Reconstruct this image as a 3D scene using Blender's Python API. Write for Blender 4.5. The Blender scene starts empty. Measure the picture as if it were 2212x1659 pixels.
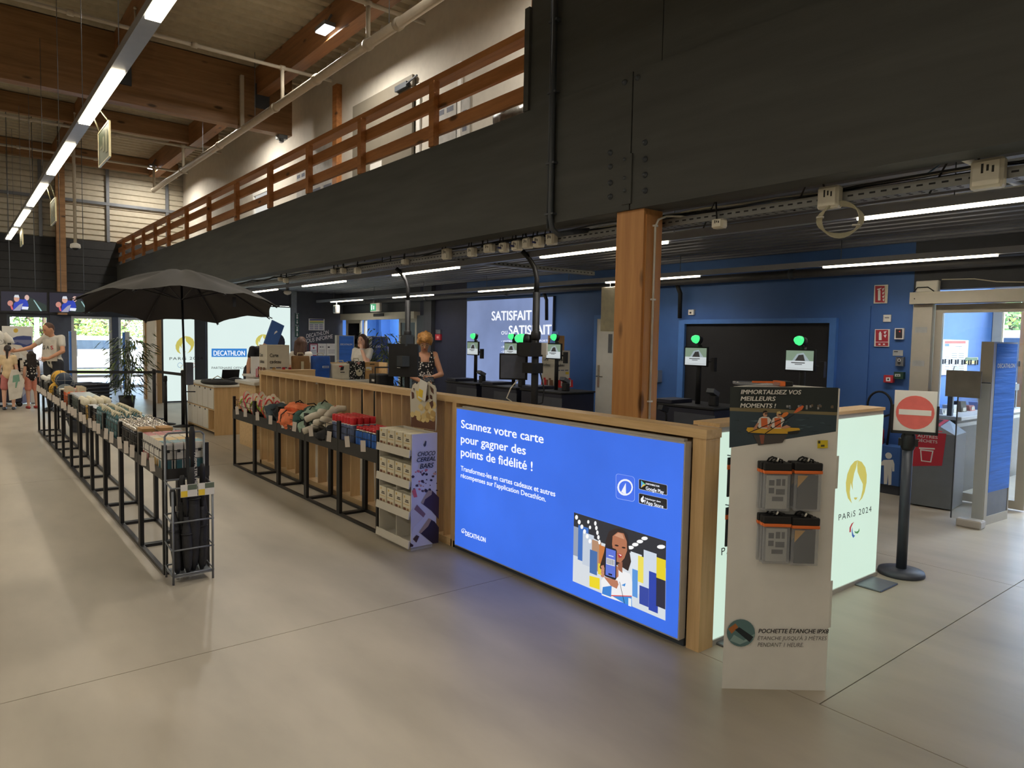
import bpy, bmesh, math, random
from mathutils import Vector, Matrix
R = math.radians
random.seed(7)
S = bpy.context.scene
COL = S.collection
# ------------------------------------------------------------------ camera
FPX, CAMH = 1516.66, 1.6
def _axes(yaw, pitch, roll):
    f = Vector((math.sin(yaw)*math.cos(pitch), math.cos(yaw)*math.cos(pitch), -math.sin(pitch)))
    r = Vector((math.cos(yaw), -math.sin(yaw), 0)); d = f.cross(r)
    c, s = math.cos(roll), math.sin(roll)
    return r*c + d*s, d*c - r*s, f
AR, AD, AF = _axes(R(38.70918), R(3.60401), R(-1.09476))
CAM = Vector((0, 0, CAMH))
cd = bpy.data.cameras.new('camera'); cam = bpy.data.objects.new('camera', cd); COL.objects.link(cam)
cd.sensor_fit = 'HORIZONTAL'; cd.sensor_width = 36; cd.lens = FPX*36/2212; cd.clip_end = 400; cd.clip_start = .05
M = Matrix((AR, -AD, -AF)).transposed().to_4x4(); M.translation = CAM
cam.matrix_world = M; S.camera = cam
def P(ax, c, px, py):
    """point where the photo pixel's ray meets the plane ax = c"""
    v = AF + AR*((px-1106)/FPX) + AD*((py-829.5)/FPX)
    i = 'xyz'.index(ax)
    return CAM + v*((c-CAM[i])/v[i])
# ------------------------------------------------------------------ world, sun, exposure
w = bpy.data.worlds.new('sky'); S.world = w; w.use_nodes = True
nt = w.node_tree; bg = nt.nodes['Background']
sky = nt.nodes.new('ShaderNodeTexSky'); sky.sky_type = 'NISHITA'; sky.sun_disc = False
sky.sun_elevation = R(52); sky.sun_rotation = R(150); sky.air_density = 1.0; sky.dust_density = 1.5
nt.links.new(sky.outputs[0], bg.inputs[0]); bg.inputs[1].default_value = 2.3
sl = bpy.data.lights.new('sun', 'SUN'); sl.energy = 18; sl.angle = R(.6); sl.color = (1, .95, .86)
so = bpy.data.objects.new('sun', sl); COL.objects.link(so); so.rotation_euler = (R(38), 0, R(30))
S.view_settings.view_transform = 'Standard'; S.view_settings.look = 'None'
S.view_settings.gamma = 1; S.view_settings.use_curve_mapping = False
S.view_settings.exposure = 0.25
S.cycles.max_bounces = 6; S.cycles.diffuse_bounces = 3; S.cycles.glossy_bounces = 2
S.cycles.transparent_max_bounces = 12; S.cycles.transmission_bounces = 4
S.cycles.adaptive_threshold = .02; S.cycles.caustics_reflective = False; S.cycles.caustics_refractive = False
S.cycles.sample_clamp_indirect = 6
# ------------------------------------------------------------------ materials
def lin(c):
    def f(u):
        u = u/255.0
        return u/12.92 if u <= .04045 else ((u+.055)/1.055)**2.4
    return (f(c[0]), f(c[1]), f(c[2]), 1)
MATS = {}
def mat(name, rgb=(128, 128, 128), rough=.55, metal=0, var=.12, scale=9, bump=0, bscale=60, emit=0, trans=0, alpha=1, stretch=None, spec=.5, kind=None):
    if name in MATS: return MATS[name]
    m = bpy.data.materials.new(name); m.use_nodes = True; MATS[name] = m
    n, l = m.node_tree.nodes, m.node_tree.links
    b = n['Principled BSDF']; c = lin(rgb)
    b.inputs['Roughness'].default_value = rough; b.inputs['Metallic'].default_value = metal
    b.inputs['Specular IOR Level'].default_value = spec
    tc = n.new('ShaderNodeTexCoord'); mp = n.new('ShaderNodeMapping'); l.new(tc.outputs['Object'], mp.inputs[0])
    if stretch: mp.inputs['Scale'].default_value = stretch
    def ramp(fac, c0, c1, lo=.3, hi=.7):
        r = n.new('ShaderNodeValToRGB'); l.new(fac, r.inputs[0])
        r.color_ramp.elements[0].position = lo; r.color_ramp.elements[1].position = hi
        r.color_ramp.elements[0].color = c0; r.color_ramp.elements[1].color = c1
        return r
    dk = tuple(max(0, x*(1-var)) for x in c[:3])+(1,); lt = tuple(min(1, x*(1+var)) for x in c[:3])+(1,)
    no = n.new('ShaderNodeTexNoise'); no.inputs['Scale'].default_value = scale; no.inputs['Detail'].default_value = 5
    l.new(mp.outputs[0], no.inputs['Vector'])
    out = ramp(no.outputs['Fac'], dk, lt).outputs[0]
    if kind == 'voro':
        v = n.new('ShaderNodeTexVoronoi'); v.inputs['Scale'].default_value = scale*2; l.new(mp.outputs[0], v.inputs['Vector'])
        out = ramp(v.outputs['Distance'], (.75, .72, .66, 1), c, .28, .38).outputs[0]
    l.new(out, b.inputs['Base Color'])
    if bump:
        nb = n.new('ShaderNodeTexNoise'); nb.inputs['Scale'].default_value = bscale; nb.inputs['Detail'].default_value = 4
        l.new(mp.outputs[0], nb.inputs['Vector'])
        bp = n.new('ShaderNodeBump'); bp.inputs['Strength'].default_value = bump; bp.inputs['Distance'].default_value = .02
        l.new(nb.outputs['Fac'], bp.inputs['Height']); l.new(bp.outputs[0], b.inputs['Normal'])
    if emit:
        l.new(out, b.inputs['Emission Color']); b.inputs['Emission Strength'].default_value = emit
        for k in list(b.inputs['Base Color'].links): l.remove(k)
        b.inputs['Base Color'].default_value = tuple(x*.2 for x in c[:3])+(1,)
    if trans: b.inputs['Transmission Weight'].default_value = trans
    if alpha < 1: b.inputs['Alpha'].default_value = alpha
    return m
def glass_mat(name, tint=(.93, .96, .97), refl=.06):
    if name in MATS: return MATS[name]
    m = bpy.data.materials.new(name); m.use_nodes = True; MATS[name] = m
    n, l = m.node_tree.nodes, m.node_tree.links; n.clear()
    o = n.new('ShaderNodeOutputMaterial'); t = n.new('ShaderNodeBsdfTransparent'); g = n.new('ShaderNodeBsdfGlossy'); x = n.new('ShaderNodeMixShader')
    t.inputs[0].default_value = tint+(1,); g.inputs['Roughness'].default_value = .02
    fr = n.new('ShaderNodeFresnel'); fr.inputs[0].default_value = 1.45
    l.new(fr.outputs[0], x.inputs[0]); l.new(t.outputs[0], x.inputs[1]); l.new(g.outputs[0], x.inputs[2]); l.new(x.outputs[0], o.inputs[0])
    return m
def wood(name, rgb, rgb2, axis='z', sc=14, rough=.5, knots=True):
    """grain running along one axis, with a few knots"""
    if name in MATS: return MATS[name]
    m = bpy.data.materials.new(name); m.use_nodes = True; MATS[name] = m
    n, l = m.node_tree.nodes, m.node_tree.links; b = n['Principled BSDF']; b.inputs['Roughness'].default_value = rough
    tc = n.new('ShaderNodeTexCoord'); mp = n.new('ShaderNodeMapping'); l.new(tc.outputs['Object'], mp.inputs[0])
    s = [sc, sc, sc]; s['xyz'.index(axis)] = sc*.07; mp.inputs['Scale'].default_value = s
    no = n.new('ShaderNodeTexNoise'); no.inputs['Scale'].default_value = 1.6; no.inputs['Detail'].default_value = 8; no.inputs['Roughness'].default_value = .65
    l.new(mp.outputs[0], no.inputs['Vector'])
    r = n.new('ShaderNodeValToRGB'); l.new(no.outputs['Fac'], r.inputs[0])
    r.color_ramp.elements[0].position = .3; r.color_ramp.elements[1].position = .68
    r.color_ramp.elements[0].color = lin(rgb2); r.color_ramp.elements[1].color = lin(rgb)
    out = r.outputs[0]
    if knots:
        m2 = n.new('ShaderNodeMapping'); l.new(tc.outputs['Object'], m2.inputs[0]); s2 = [7, 7, 7]; s2['xyz'.index(axis)] = 2.4; m2.inputs['Scale'].default_value = s2
        v = n.new('ShaderNodeTexVoronoi'); v.inputs['Scale'].default_value = .55; l.new(m2.outputs[0], v.inputs['Vector'])
        k = n.new('ShaderNodeValToRGB'); l.new(v.outputs['Distance'], k.inputs[0])
        k.color_ramp.elements[0].position = .07; k.color_ramp.elements[1].position = .13
        mx = n.new('ShaderNodeMix'); mx.data_type = 'RGBA'; l.new(k.outputs[0], mx.inputs[0])
        mx.inputs[6].default_value = tuple(x*.35 for x in lin(rgb2)[:3])+(1,); l.new(out, mx.inputs[7]); out = mx.outputs[2]
    l.new(out, b.inputs['Base Color'])
    bp = n.new('ShaderNodeBump'); bp.inputs['Strength'].default_value = .15; bp.inputs['Distance'].default_value = .01
    l.new(no.outputs['Fac'], bp.inputs['Height']); l.new(bp.outputs[0], b.inputs['Normal'])
    return m
def print_mat(name, emit=0, rough=.5):
    if name in MATS: return MATS[name]
    m = bpy.data.materials.new(name); m.use_nodes = True; MATS[name] = m
    n, l = m.node_tree.nodes, m.node_tree.links; b = n['Principled BSDF']
    a = n.new('ShaderNodeVertexColor'); a.layer_name = 'ink'
    b.inputs['Roughness'].default_value = rough
    if emit:
        b.inputs['Base Color'].default_value = (.02, .02, .02, 1)
        l.new(a.outputs[0], b.inputs['Emission Color']); b.inputs['Emission Strength'].default_value = emit
    else: l.new(a.outputs[0], b.inputs['Base Color'])
    return m
# ------------------------------------------------------------------ mesh building
class MB:
    def __init__(s): s.v = []; s.f = []; s.m = []; s.mi = 0; s.smooth = []; s.sm = False
    def add(s, vs, fs):
        o = len(s.v); s.v += [Vector(p) for p in vs]
        for q in fs: s.f.append([i+o for i in q]); s.m.append(s.mi); s.smooth.append(s.sm)
        return s
    def box(s, x0, x1, y0, y1, z0, z1):
        x0, x1 = min(x0, x1), max(x0, x1); y0, y1 = min(y0, y1), max(y0, y1); z0, z1 = min(z0, z1), max(z0, z1)
        return s.add([(x0,y0,z0),(x1,y0,z0),(x1,y1,z0),(x0,y1,z0),(x0,y0,z1),(x1,y0,z1),(x1,y1,z1),(x0,y1,z1)],
                     [(0,3,2,1),(4,5,6,7),(0,1,5,4),(1,2,6,5),(2,3,7,6),(3,0,4,7)])
    def bbox(s, x0, x1, y0, y1, z0, z1, b=.01):
        """box with chamfered upright and top edges"""
        def ring(i, z): return [(x0+i,y0+b,z),(x0+b,y0+i,z),(x1-b,y0+i,z),(x1-i,y0+b,z),(x1-i,y1-b,z),(x1-b,y1-i,z),(x0+b,y1-i,z),(x0+i,y1-b,z)]
        vs = ring(b*.6, z0)+ring(0, z0+b)+ring(0, z1-b)+ring(b*.6, z1)
        fs = [list(range(7,-1,-1)), list(range(24,32))]
        for k in range(3):
            for i in range(8): fs.append((k*8+i, k*8+(i+1)%8, k*8+8+(i+1)%8, k*8+8+i))
        return s.add(vs, fs)
    def obox(s, c, size, rot=None):
        c = Vector(c); h = [x/2 for x in size]; o = len(s.v)
        s.box(-h[0], h[0], -h[1], h[1], -h[2], h[2])
        for i in range(o, len(s.v)): s.v[i] = (rot @ s.v[i] if rot else s.v[i]) + c
        return s
    def bar(s, a, b, w, h=None, up=(0,0,1)):
        a, b = Vector(a), Vector(b); h = h or w; d = (b-a); L = d.length; d.normalize(); up = Vector(up)
        if abs(d.dot(up)) > .98: up = Vector((0,1,0)) if abs(d.y) < .9 else Vector((1,0,0))
        x = d.cross(up).normalized(); z = x.cross(d)
        return s.obox((a+b)/2, (w, L, h), Matrix((x, d, z)).transposed())
    def tube(s, pts, r, n=8, cap=True):
        pts = [Vector(p) for p in pts]; rs = r if isinstance(r, (list, tuple)) else [r]*len(pts)
        t = [(pts[min(i+1,len(pts)-1)]-pts[max(i-1,0)]).normalized() for i in range(len(pts))]
        u = t[0].orthogonal().normalized(); vs = []; fs = []
        for i, p in enumerate(pts):
            u = (u - t[i]*u.dot(t[i])); u = u.normalized() if u.length > 1e-6 else t[i].orthogonal().normalized()
            w2 = t[i].cross(u)
            for k in range(n):
                a = 2*math.pi*k/n; vs.append(p+(u*math.cos(a)+w2*math.sin(a))*rs[i])
        for i in range(len(pts)-1):
            for k in range(n): fs.append((i*n+k, i*n+(k+1)%n, (i+1)*n+(k+1)%n, (i+1)*n+k))
        if cap: fs += [list(range(n-1,-1,-1)), [len(vs)-n+k for k in range(n)]]
        o = s.sm; s.sm = True; s.add(vs, fs); s.sm = o
        return s
    def lathe(s, prof, n=16, c=(0,0,0), axis=None):
        """profile of (radius, height)"""
        c = Vector(c); vs = []; fs = []; q = Vector((0,0,1)).rotation_difference(Vector(axis).normalized()) if axis else None
        for r, z in prof:
            for k in range(n):
                a = 2*math.pi*k/n; p = Vector((r*math.cos(a), r*math.sin(a), z)); vs.append((q @ p if q else p)+c)
        for i in range(len(prof)-1):
            for k in range(n): fs.append((i*n+k, i*n+(k+1)%n, (i+1)*n+(k+1)%n, (i+1)*n+k))
        if prof[0][0] > 1e-5: fs.append(list(range(n-1,-1,-1)))
        if prof[-1][0] > 1e-5: fs.append([(len(prof)-1)*n+k for k in range(n)])
        o = s.sm; s.sm = True; s.add(vs, fs); s.sm = o
        return s
    def ell(s, c, r, n=12, k=8, rot=None):
        c = Vector(c); r = (r, r, r) if not isinstance(r, (tuple, list)) else r; vs = []; fs = []
        for i in range(k+1):
            t = math.pi*i/k
            for j in range(n):
                a = 2*math.pi*j/n; p = Vector((r[0]*math.sin(t)*math.cos(a), r[1]*math.sin(t)*math.sin(a), -r[2]*math.cos(t))); vs.append((rot @ p if rot else p)+c)
        for i in range(k):
            for j in range(n): fs.append((i*n+j, i*n+(j+1)%n, (i+1)*n+(j+1)%n, (i+1)*n+j))
        o = s.sm; s.sm = True; s.add(vs, fs); s.sm = o
        return s
    def prism(s, pts, ext):
        """polygon of 3-D points extruded by a vector"""
        ext = Vector(ext); n = len(pts); a = [Vector(p) for p in pts]
        nv = Vector((0,0,0))
        for i in range(n): nv += a[i].cross(a[(i+1) % n])
        if nv.dot(ext) > 0: a.reverse()
        return s.add(a+[p+ext for p in a], [list(range(n)), list(range(2*n-1, n-1, -1))]+[(i, i+n, (i+1) % n+n, (i+1) % n) for i in range(n)])
    def build(s, name, mats, parent=None, loc=None, fix=True):
        off = Vector((0,0,0))
        if loc is not None: off = Vector(loc)
        me = bpy.data.meshes.new(name); me.from_pydata([p-off for p in s.v] if loc is not None else s.v, [], s.f)
        for mt in (mats if isinstance(mats, (list, tuple)) else [mats]): me.materials.append(mt)
        me.polygons.foreach_set('material_index', s.m); me.polygons.foreach_set('use_smooth', s.smooth); me.update()
        if fix and s.f:
            bm = bmesh.new(); bm.from_mesh(me); bmesh.ops.remove_doubles(bm, verts=bm.verts, dist=1e-5); bmesh.ops.recalc_face_normals(bm, faces=bm.faces); bm.to_mesh(me); bm.free()
        return link(name, me, parent, loc)
def link(name, data, parent=None, loc=None):
    o = bpy.data.objects.new(name, data); COL.objects.link(o)
    if loc is not None: o.location = loc
    if parent: o.parent = parent
    return o
def tag(o, label, cat, group=None):
    o['label'] = label; o['category'] = cat
    if group: o['group'] = group
    return o
def thing(name, label, cat, loc=(0,0,0), rz=0, group=None):
    o = link(name, None, None, loc); o.rotation_euler = (0, 0, rz); o.empty_display_size = .1
    return tag(o, label, cat, group)
def struct(o): o['kind'] = 'structure'; return o
def part(name, parent, mats, fn, world=False):
    """part of a thing; in world coordinates when the thing is unrotated"""
    b = MB(); fn(b)
    if world:
        off = parent.location if parent.parent is None else parent.parent.location+parent.location
        for i in range(len(b.v)): b.v[i] = b.v[i]-off
    return b.build(name, mats, parent)
def dup(o, loc, rz=None, label=None, group=None, parent=None):
    c = o.copy(); COL.objects.link(c)
    if parent is None: c.location = loc
    else: c.parent = parent
    if rz is not None: c.rotation_euler = (0, 0, rz)
    if label: c['label'] = label
    if group: c['group'] = group
    for ch in list(o.children): dup(ch, None, parent=c)
    return c
# ------------------------------------------------------------------ flat print and lettering
class Art:
    """flat printed shapes on a plane; points given as photo pixels or as 3-D points, nearest layer last"""
    def __init__(s, ax, c, step=-.0001): s.ax, s.c, s.step, s.k = ax, c, step, 0; s.v = []; s.f = []; s.col = []
    def w(s, p):
        q = Vector(p) if len(p) == 3 else P(s.ax, s.c, p[0], p[1])
        return q
    def poly(s, pts, col):
        i = 'xyz'.index(s.ax); o = len(s.v); s.k += 1
        for p in pts:
            q = s.w(p).copy(); q[i] = s.c+s.step*s.k; s.v.append(q)
        s.f.append(list(range(o, o+len(pts)))); s.col.append(lin(col)); return s
    def rect(s, a, b, col):
        return s.poly([a, (b[0], a[1]), b, (a[0], b[1])], col)
    def ell(s, c, rx, ry, col, n=18, rot=0):
        t = [2*math.pi*i/n for i in range(n)]; cr, sr = math.cos(rot), math.sin(rot)
        return s.poly([(c[0]+rx*math.cos(a)*cr-ry*math.sin(a)*sr, c[1]+rx*math.cos(a)*sr+ry*math.sin(a)*cr) for a in t], col)
    def line(s, pts, wd, col):
        for a, b in zip(pts, pts[1:]):
            dx, dy = b[0]-a[0], b[1]-a[1]; L = math.hypot(dx, dy) or 1; nx, ny = -dy/L*wd/2, dx/L*wd/2
            s.poly([(a[0]+nx, a[1]+ny), (b[0]+nx, b[1]+ny), (b[0]-nx, b[1]-ny), (a[0]-nx, a[1]-ny)], col); s.k -= 1
        s.k += 1; return s
    def ring(s, c, r, wd, col, n=20, a0=0, a1=360):
        return s.line([(c[0]+r*math.cos(R(a0+(a1-a0)*i/n)), c[1]+r*math.sin(R(a0+(a1-a0)*i/n))) for i in range(n+1)], wd, col)
    def build(s, name, parent=None, emit=0, thin=True):
        me = bpy.data.meshes.new(name); off = parent.matrix_basis.translation if parent else Vector((0,0,0))
        if parent and parent.parent: off = off+parent.parent.location
        me.from_pydata([p-off for p in s.v], [], s.f)
        ca = me.color_attributes.new('ink', 'FLOAT_COLOR', 'CORNER'); k = 0
        for f, c in zip(me.polygons, s.col):
            for _ in f.vertices: ca.data[k].color = c; k += 1
        bm = bmesh.new(); bm.from_mesh(me); bmesh.ops.triangulate(bm, faces=[f for f in bm.faces if len(f.verts) > 4]); bm.to_mesh(me); bm.free()
        me.materials.append(print_mat('lit_print_%g' % emit if emit else 'ink_print', emit)); me.update()
        return link(name, me, parent)
FONTS = {}
def text_mesh(s, bold=0, spacing=1.0):
    c = bpy.data.curves.new('lettering', 'FONT'); c.body = s; c.size = 1; c.space_character = spacing; c.resolution_u = 3; c.fill_mode = 'FRONT'
    o = bpy.data.objects.new('lettering', c); COL.objects.link(o)
    dg = bpy.context.evaluated_depsgraph_get(); me = bpy.data.meshes.new_from_object(o.evaluated_get(dg))
    bpy.data.objects.remove(o); bpy.data.curves.remove(c)
    if bold > 0 and len(me.vertices):        # heavier strokes: the same glyphs drawn again with a tiny shift
        vs = [v.co.copy() for v in me.vertices]; fs = [list(f.vertices) for f in me.polygons]; n = len(vs); V_, F_ = [], []
        for i, (dx, dy) in enumerate(((-bold, 0), (bold, 0), (0, bold*.6), (0, -bold*.6))):
            V_ += [v+Vector((dx, dy, i)) for v in vs]; F_ += [[k+i*n for k in f] for f in fs]
        me2 = bpy.data.meshes.new('lettering'); me2.from_pydata(V_, [], F_); bpy.data.meshes.remove(me); me = me2
    return me
def text(s, a, b, h, m, parent=None, name='lettering', bold=.012, spacing=1.0, out=None, slant=0, norm=None):
    """lettering with its baseline from 3-D point a to b, capital height h (number: straight up; vector: given)"""
    me = text_mesh(s, bold, spacing); a, b = Vector(a), Vector(b)
    xs = [v.co.x for v in me.vertices]
    if not xs: return None
    x0, x1 = min(xs), max(xs); X = (b-a)/(x1-x0)
    up = Vector(h) if not isinstance(h, (int, float)) else Vector((0, 0, h))
    U = up/.72
    nv = Vector(norm) if norm is not None else X.cross(U).normalized()
    off = parent.location.copy() if parent else Vector((0,0,0))
    if parent and parent.parent: off += parent.parent.location
    for v in me.vertices:
        x, y = v.co.x-x0, v.co.y; v.co = a+X*x+U*y+X.normalized()*(y*slant*U.length)+nv*((out or .0015)+v.co.z*.0003)-off
    me.materials.clear(); me.materials.append(m)
    return link(name, me, parent)
def text_px(s, ax, c, a, b, top, m, parent=None, **k):
    """same, from photo pixels: baseline left, baseline right, top of the first capital"""
    A, B, T = P(ax, c, *a), P(ax, c, *b), P(ax, c, *top)
    i = 'xyz'.index(ax); nv = Vector((0,0,0)); nv[i] = -1
    return text(s, A, B, T-A, m, parent, norm=nv, **k)
# ================================================================== the setting
XB, XW, YP, YF = 3.8, 8.2, 17.5, 23.0          # mezzanine beam, long right wall, partition, far wall
M_conc = mat('polished_concrete', (166, 157, 141), .40, var=.15, scale=2.6, bump=.02, bscale=30, stretch=(1, .35, 1), spec=.4)
M_joint = mat('joint_sealant', (84, 78, 68), .8)
M_black = mat('black_powder_coat', (24, 24, 26), .45, var=.2)
M_blackm = mat('matt_black_plastic', (20, 20, 23), .6, var=.2)
M_white = mat('white_paint', (222, 220, 214), .6, var=.03)
M_wall = mat('white_plaster', (206, 200, 188), .8, var=.04)
M_char = mat('charcoal_stained_board', (68, 70, 69), .75, var=.16, scale=5, bump=.05, bscale=40, stretch=(1, .2, 2))
M_dkgrey = mat('dark_grey_paint', (64, 67, 76), .7, var=.08)
M_navy = mat('navy_tone', (38, 42, 66), .7, var=.08)
M_blue = mat('blue_paint', (60, 100, 164), .6, var=.06, scale=3)
M_blue2 = mat('lighter_blue_paint', (74, 122, 194), .6, var=.05)
M_deck = mat('dark_corrugated_deck', (108, 110, 118), .5, var=.08, metal=.2)
M_roof = mat('pale_corrugated_roof', (172, 162, 138), .6, var=.1, metal=.1)
M_clad = mat('beige_cladding', (176, 168, 150), .65, var=.08)
M_cladd = mat('black_cladding', (36, 36, 37), .7, var=.2)
M_alu = mat('brushed_aluminium', (186, 182, 176), .4, metal=.08, var=.05)
M_grey = mat('grey_metal', (116, 120, 126), .4, metal=.5, var=.08)
M_dkm = mat('dark_window_frame', (62, 68, 76), .5, var=.08)
M_glass = glass_mat('clear_glass')
M_glulam = wood('glulam_spruce', (156, 118, 80), (122, 90, 58), 'x', 9)
M_rail = wood('railing_pine', (188, 128, 76), (152, 98, 54), 'y', 12)
M_purl = wood('purlin_spruce', (154, 106, 66), (118, 78, 46), 'y', 9)
M_pillar = wood('pillar_pine', (204, 150, 92), (178, 122, 70), 'z', 12)
M_oak = wood('light_oak', (222, 188, 138), (198, 162, 114), 'z', 16, knots=False)
M_oaky = wood('light_oak_rail', (222, 190, 142), (198, 164, 118), 'y', 16, knots=False)
M_oakx = wood('light_oak_top', (222, 190, 142), (198, 164, 118), 'x', 16, knots=False)
M_oakd = wood('brown_oak_board', (196, 164, 122), (166, 136, 98), 'z', 16, knots=False)
# floor: slabs with recessed joints
fl = struct(MB().box(-9, 11.2, -8, 23.2, -.10, -.012).build('floor', M_joint))
def slab(x0, x1, y0, y1):
    g = .0026; return MB().box(x0+g, x1-g, y0+g, y1-g, -.05, 0).build('slab', M_conc, fl)
for x0, x1 in ((-9, -2.4), (-2.4, 3.0)):
    ys = [-8, -1.6, 3.63, 8.9, 14.1, 17.15, 20.2, 23.2]
    for a, b in zip(ys, ys[1:]): slab(x0, x1, a, b)
for x0, x1 in ((3.0, 5.6), (5.6, 8.3), (8.3, 11.2)):
    ys = [-8, -2.5, 1.5, 6.6, 11.8, 17.1, 23.2]
    for a, b in zip(ys, ys[1:]): slab(x0, x1, a, b)
# far wall above and around the windows
wf = struct(MB().box(-9, 9, 23.05, 23.25, 4.15, 6.7).build('wall_far', M_clad))
for k in range(16):
    z = 4.15+k*.155
    MB().add([(-9,23.05,z+.008),(9,23.05,z+.008),(9,23.02,z+.03),(-9,23.02,z+.03),(9,23.02,z+.147),(-9,23.02,z+.147),(9,23.05,z+.15),(-9,23.05,z+.15)],
             [(0,1,2,3),(3,2,4,5),(5,4,6,7)]).build('cladding_board', M_clad, wf, fix=False)
for x in (2.0, 3.6, 5.15):
    MB().box(x-.04, x+.04, 22.96, 23.02, 4.15, 6.3).build('upright', M_grey, wf)
MB().box(-3, 5.6, 22.95, 23.0, 5.18, 5.26).build('rail', M_grey, wf)
wd = struct(MB().box(-9, 5.5, 23.0, 23.25, 2.03, 4.15).build('wall_far', M_cladd))
for k in range(9): MB().box(-9, 5.5, 22.97, 23.0, 2.06+k*.232, 2.06+k*.232+.222).build('cladding_board', M_cladd, wd)
MB().box(2.33, 2.55, 22.78, 22.97, 2.05, 6.25).build('column', [M_glulam], wd)
for i, (a, b) in enumerate(((-9, 1.2), (2.16, 2.66), (3.66, 3.82), (4.62, 9))):
    struct(MB().box(a, b, 23.0, 23.2, 0, 2.03).build('wall_far', [M_dkgrey if i else M_cladd]))
struct(MB().box(1.2, 2.16, 23.0, 23.2, 0, .35).build('wall_far', M_dkgrey))
WN = [0]
def glazing(x0, x1, z0, z1, y, kind, fm=None, bar=None, th=.07):
    WN[0] += 1; o = link('%s_%d' % (kind, WN[0]), None, None, ((x0+x1)/2, y, z0)); struct(o); fm = fm or M_alu
    f = .07
    for a in ((x0, x0+f, z0, z1), (x1-f, x1, z0, z1), (x0+f, x1-f, z1-f, z1), (x0+f, x1-f, z0, z0+f)):
        part('frame', o, fm, lambda b: b.box(a[0], a[1], y, y+th, a[2], a[3]), True)
    if bar: part('bar', o, fm, lambda b: b.box(x0+f, x1-f, y+.01, y+th-.01, bar-.03, bar+.03), True)
    part('pane', o, M_glass, lambda b: b.box(x0+f, x1-f, y+th/2-.003, y+th/2+.003, z0+f, z1-f), True)
    return o
glazing(1.2, 2.16, .35, 2.03, 23.03, 'window', M_dkm)
d = glazing(2.66, 3.66, .0, 2.03, 23.03, 'door', bar=.34); part('handle', d, M_grey, lambda b: b.tube([(2.78, 22.97, .9), (2.78, 22.97, 1.2)], .012), True)
d = glazing(3.82, 4.62, .0, 2.03, 23.03, 'door', bar=.34); part('handle', d, M_grey, lambda b: b.tube([(4.5, 22.97, .9), (4.5, 22.97, 1.2)], .012), True)
# hall roof: corrugated sheet, ribs across the hall
def corrug(x0, x1, y0, y1, z, pitch, dep, along):
    b = MB(); prof = []; t = y0 if along == 'x' else x0; e = y1 if along == 'x' else x1
    while t < e:
        prof += [(t, z), (t+pitch*.35, z), (t+pitch*.5, z+dep), (t+pitch*.85, z+dep)]; t += pitch
    n = len(prof)
    if along == 'x': vs = [(x0, a, c) for a, c in prof]+[(x1, a, c) for a, c in prof]
    else: vs = [(a, y0, c) for a, c in prof]+[(a, y1, c) for a, c in prof]
    return b.add(vs, [(i, i+1, n+i+1, n+i) for i in range(n-1)])
b = corrug(-9, 5.7, -8, 23.2, 6.6, .30, .055, 'x'); b.box(-9.2, 9, -8.2, 23.3, 6.72, 6.8); struct(b.build('ceiling', M_roof, fix=False))
struct(MB().box(-9, 5.3, 13.6, 13.82, 5.47, 6.58).build('roof_beam', M_glulam))
Y2 = P('z', 6.18, 0, 236).y
struct(MB().box(-9, 5.3, Y2, Y2+.14, 6.18, 6.58).build('roof_beam', M_glulam))
struct(MB().box(-9, 5.4, 22.7, 22.9, 6.18, 6.58).build('roof_beam', M_glulam))
struct(MB().box(-9, 5.3, 3.9, 4.12, 5.47, 6.58).build('roof_beam', M_glulam))
for x in (2.38, 4.72, -.4, -3.2):
    for y0, y1 in ((-8, 3.9), (4.12, 13.6), (13.82, Y2), (Y2+.14, 22.7)):
        struct(MB().box(x-.11, x+.11, y0, y1, 6.1, 6.6).build('roof_purlin', M_purl))
for x, z in ((2.38, 5.9), (4.72, 6.0)):
    struct(MB().box(x-.13, x+.13, 13.56, 13.6, z-.14, z+.30).build('beam_hanger', M_dkm))
struct(MB().box(5.05, 5.22, 13.62, 13.8, 5.40, 5.47).box(5.1, 5.16, 13.66, 13.76, 5.34, 5.4).build('beam_bracket', M_grey))
# white wall of the mezzanine rooms, with its openings
struct(MB().box(5.6, 5.75, -4, 23, 3.15, 6.68).build('wall_mezzanine', M_wall))
WD = link('door_%d' % 11, None, None, (5.56, 10.3, 3.15)); struct(WD)
part('leaf', WD, mat('greige_door', (120, 113, 100), .6, var=.03), lambda b: b.box(5.52, 5.56, 9.42, 11.42, 3.15, 5.55) , True)
part('closer', WD, M_dkm, lambda b: b.box(5.46, 5.52, 9.5, 9.85, 5.38, 5.46).bar((5.47, 9.5, 5.42), (5.44, 9.15, 5.44), .02), True)
part('notice', WD, M_white, lambda b: b.box(5.512, 5.518, 10.35, 10.75, 3.95, 4.45), True)
struct(MB().box(5.5, 5.6, 12.02, 12.2, 3.15, 6.1).build('trim_1', M_rail))
struct(MB().box(5.57, 5.6, 9.28, 9.4, 3.15, 5.4).box(5.57, 5.6, 8.2, 8.28, 3.15, 5.4).build('trim_2', M_white))
o = link('window_%d' % 12, None, None, (5.58, 16.0, 3.2)); struct(o)
part('frame', o, M_white, lambda b: b.box(5.53, 5.6, 15.5, 15.58, 3.2, 4.85).box(5.53, 5.6, 16.5, 16.58, 3.2, 4.85).box(5.53, 5.6, 15.58, 16.5, 4.77, 4.85), True)
part('pane', o, mat('lit_window', (235, 236, 232), .5, emit=.55, var=.02), lambda b: b.box(5.575, 5.585, 15.58, 16.5, 3.2, 4.77), True)
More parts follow.
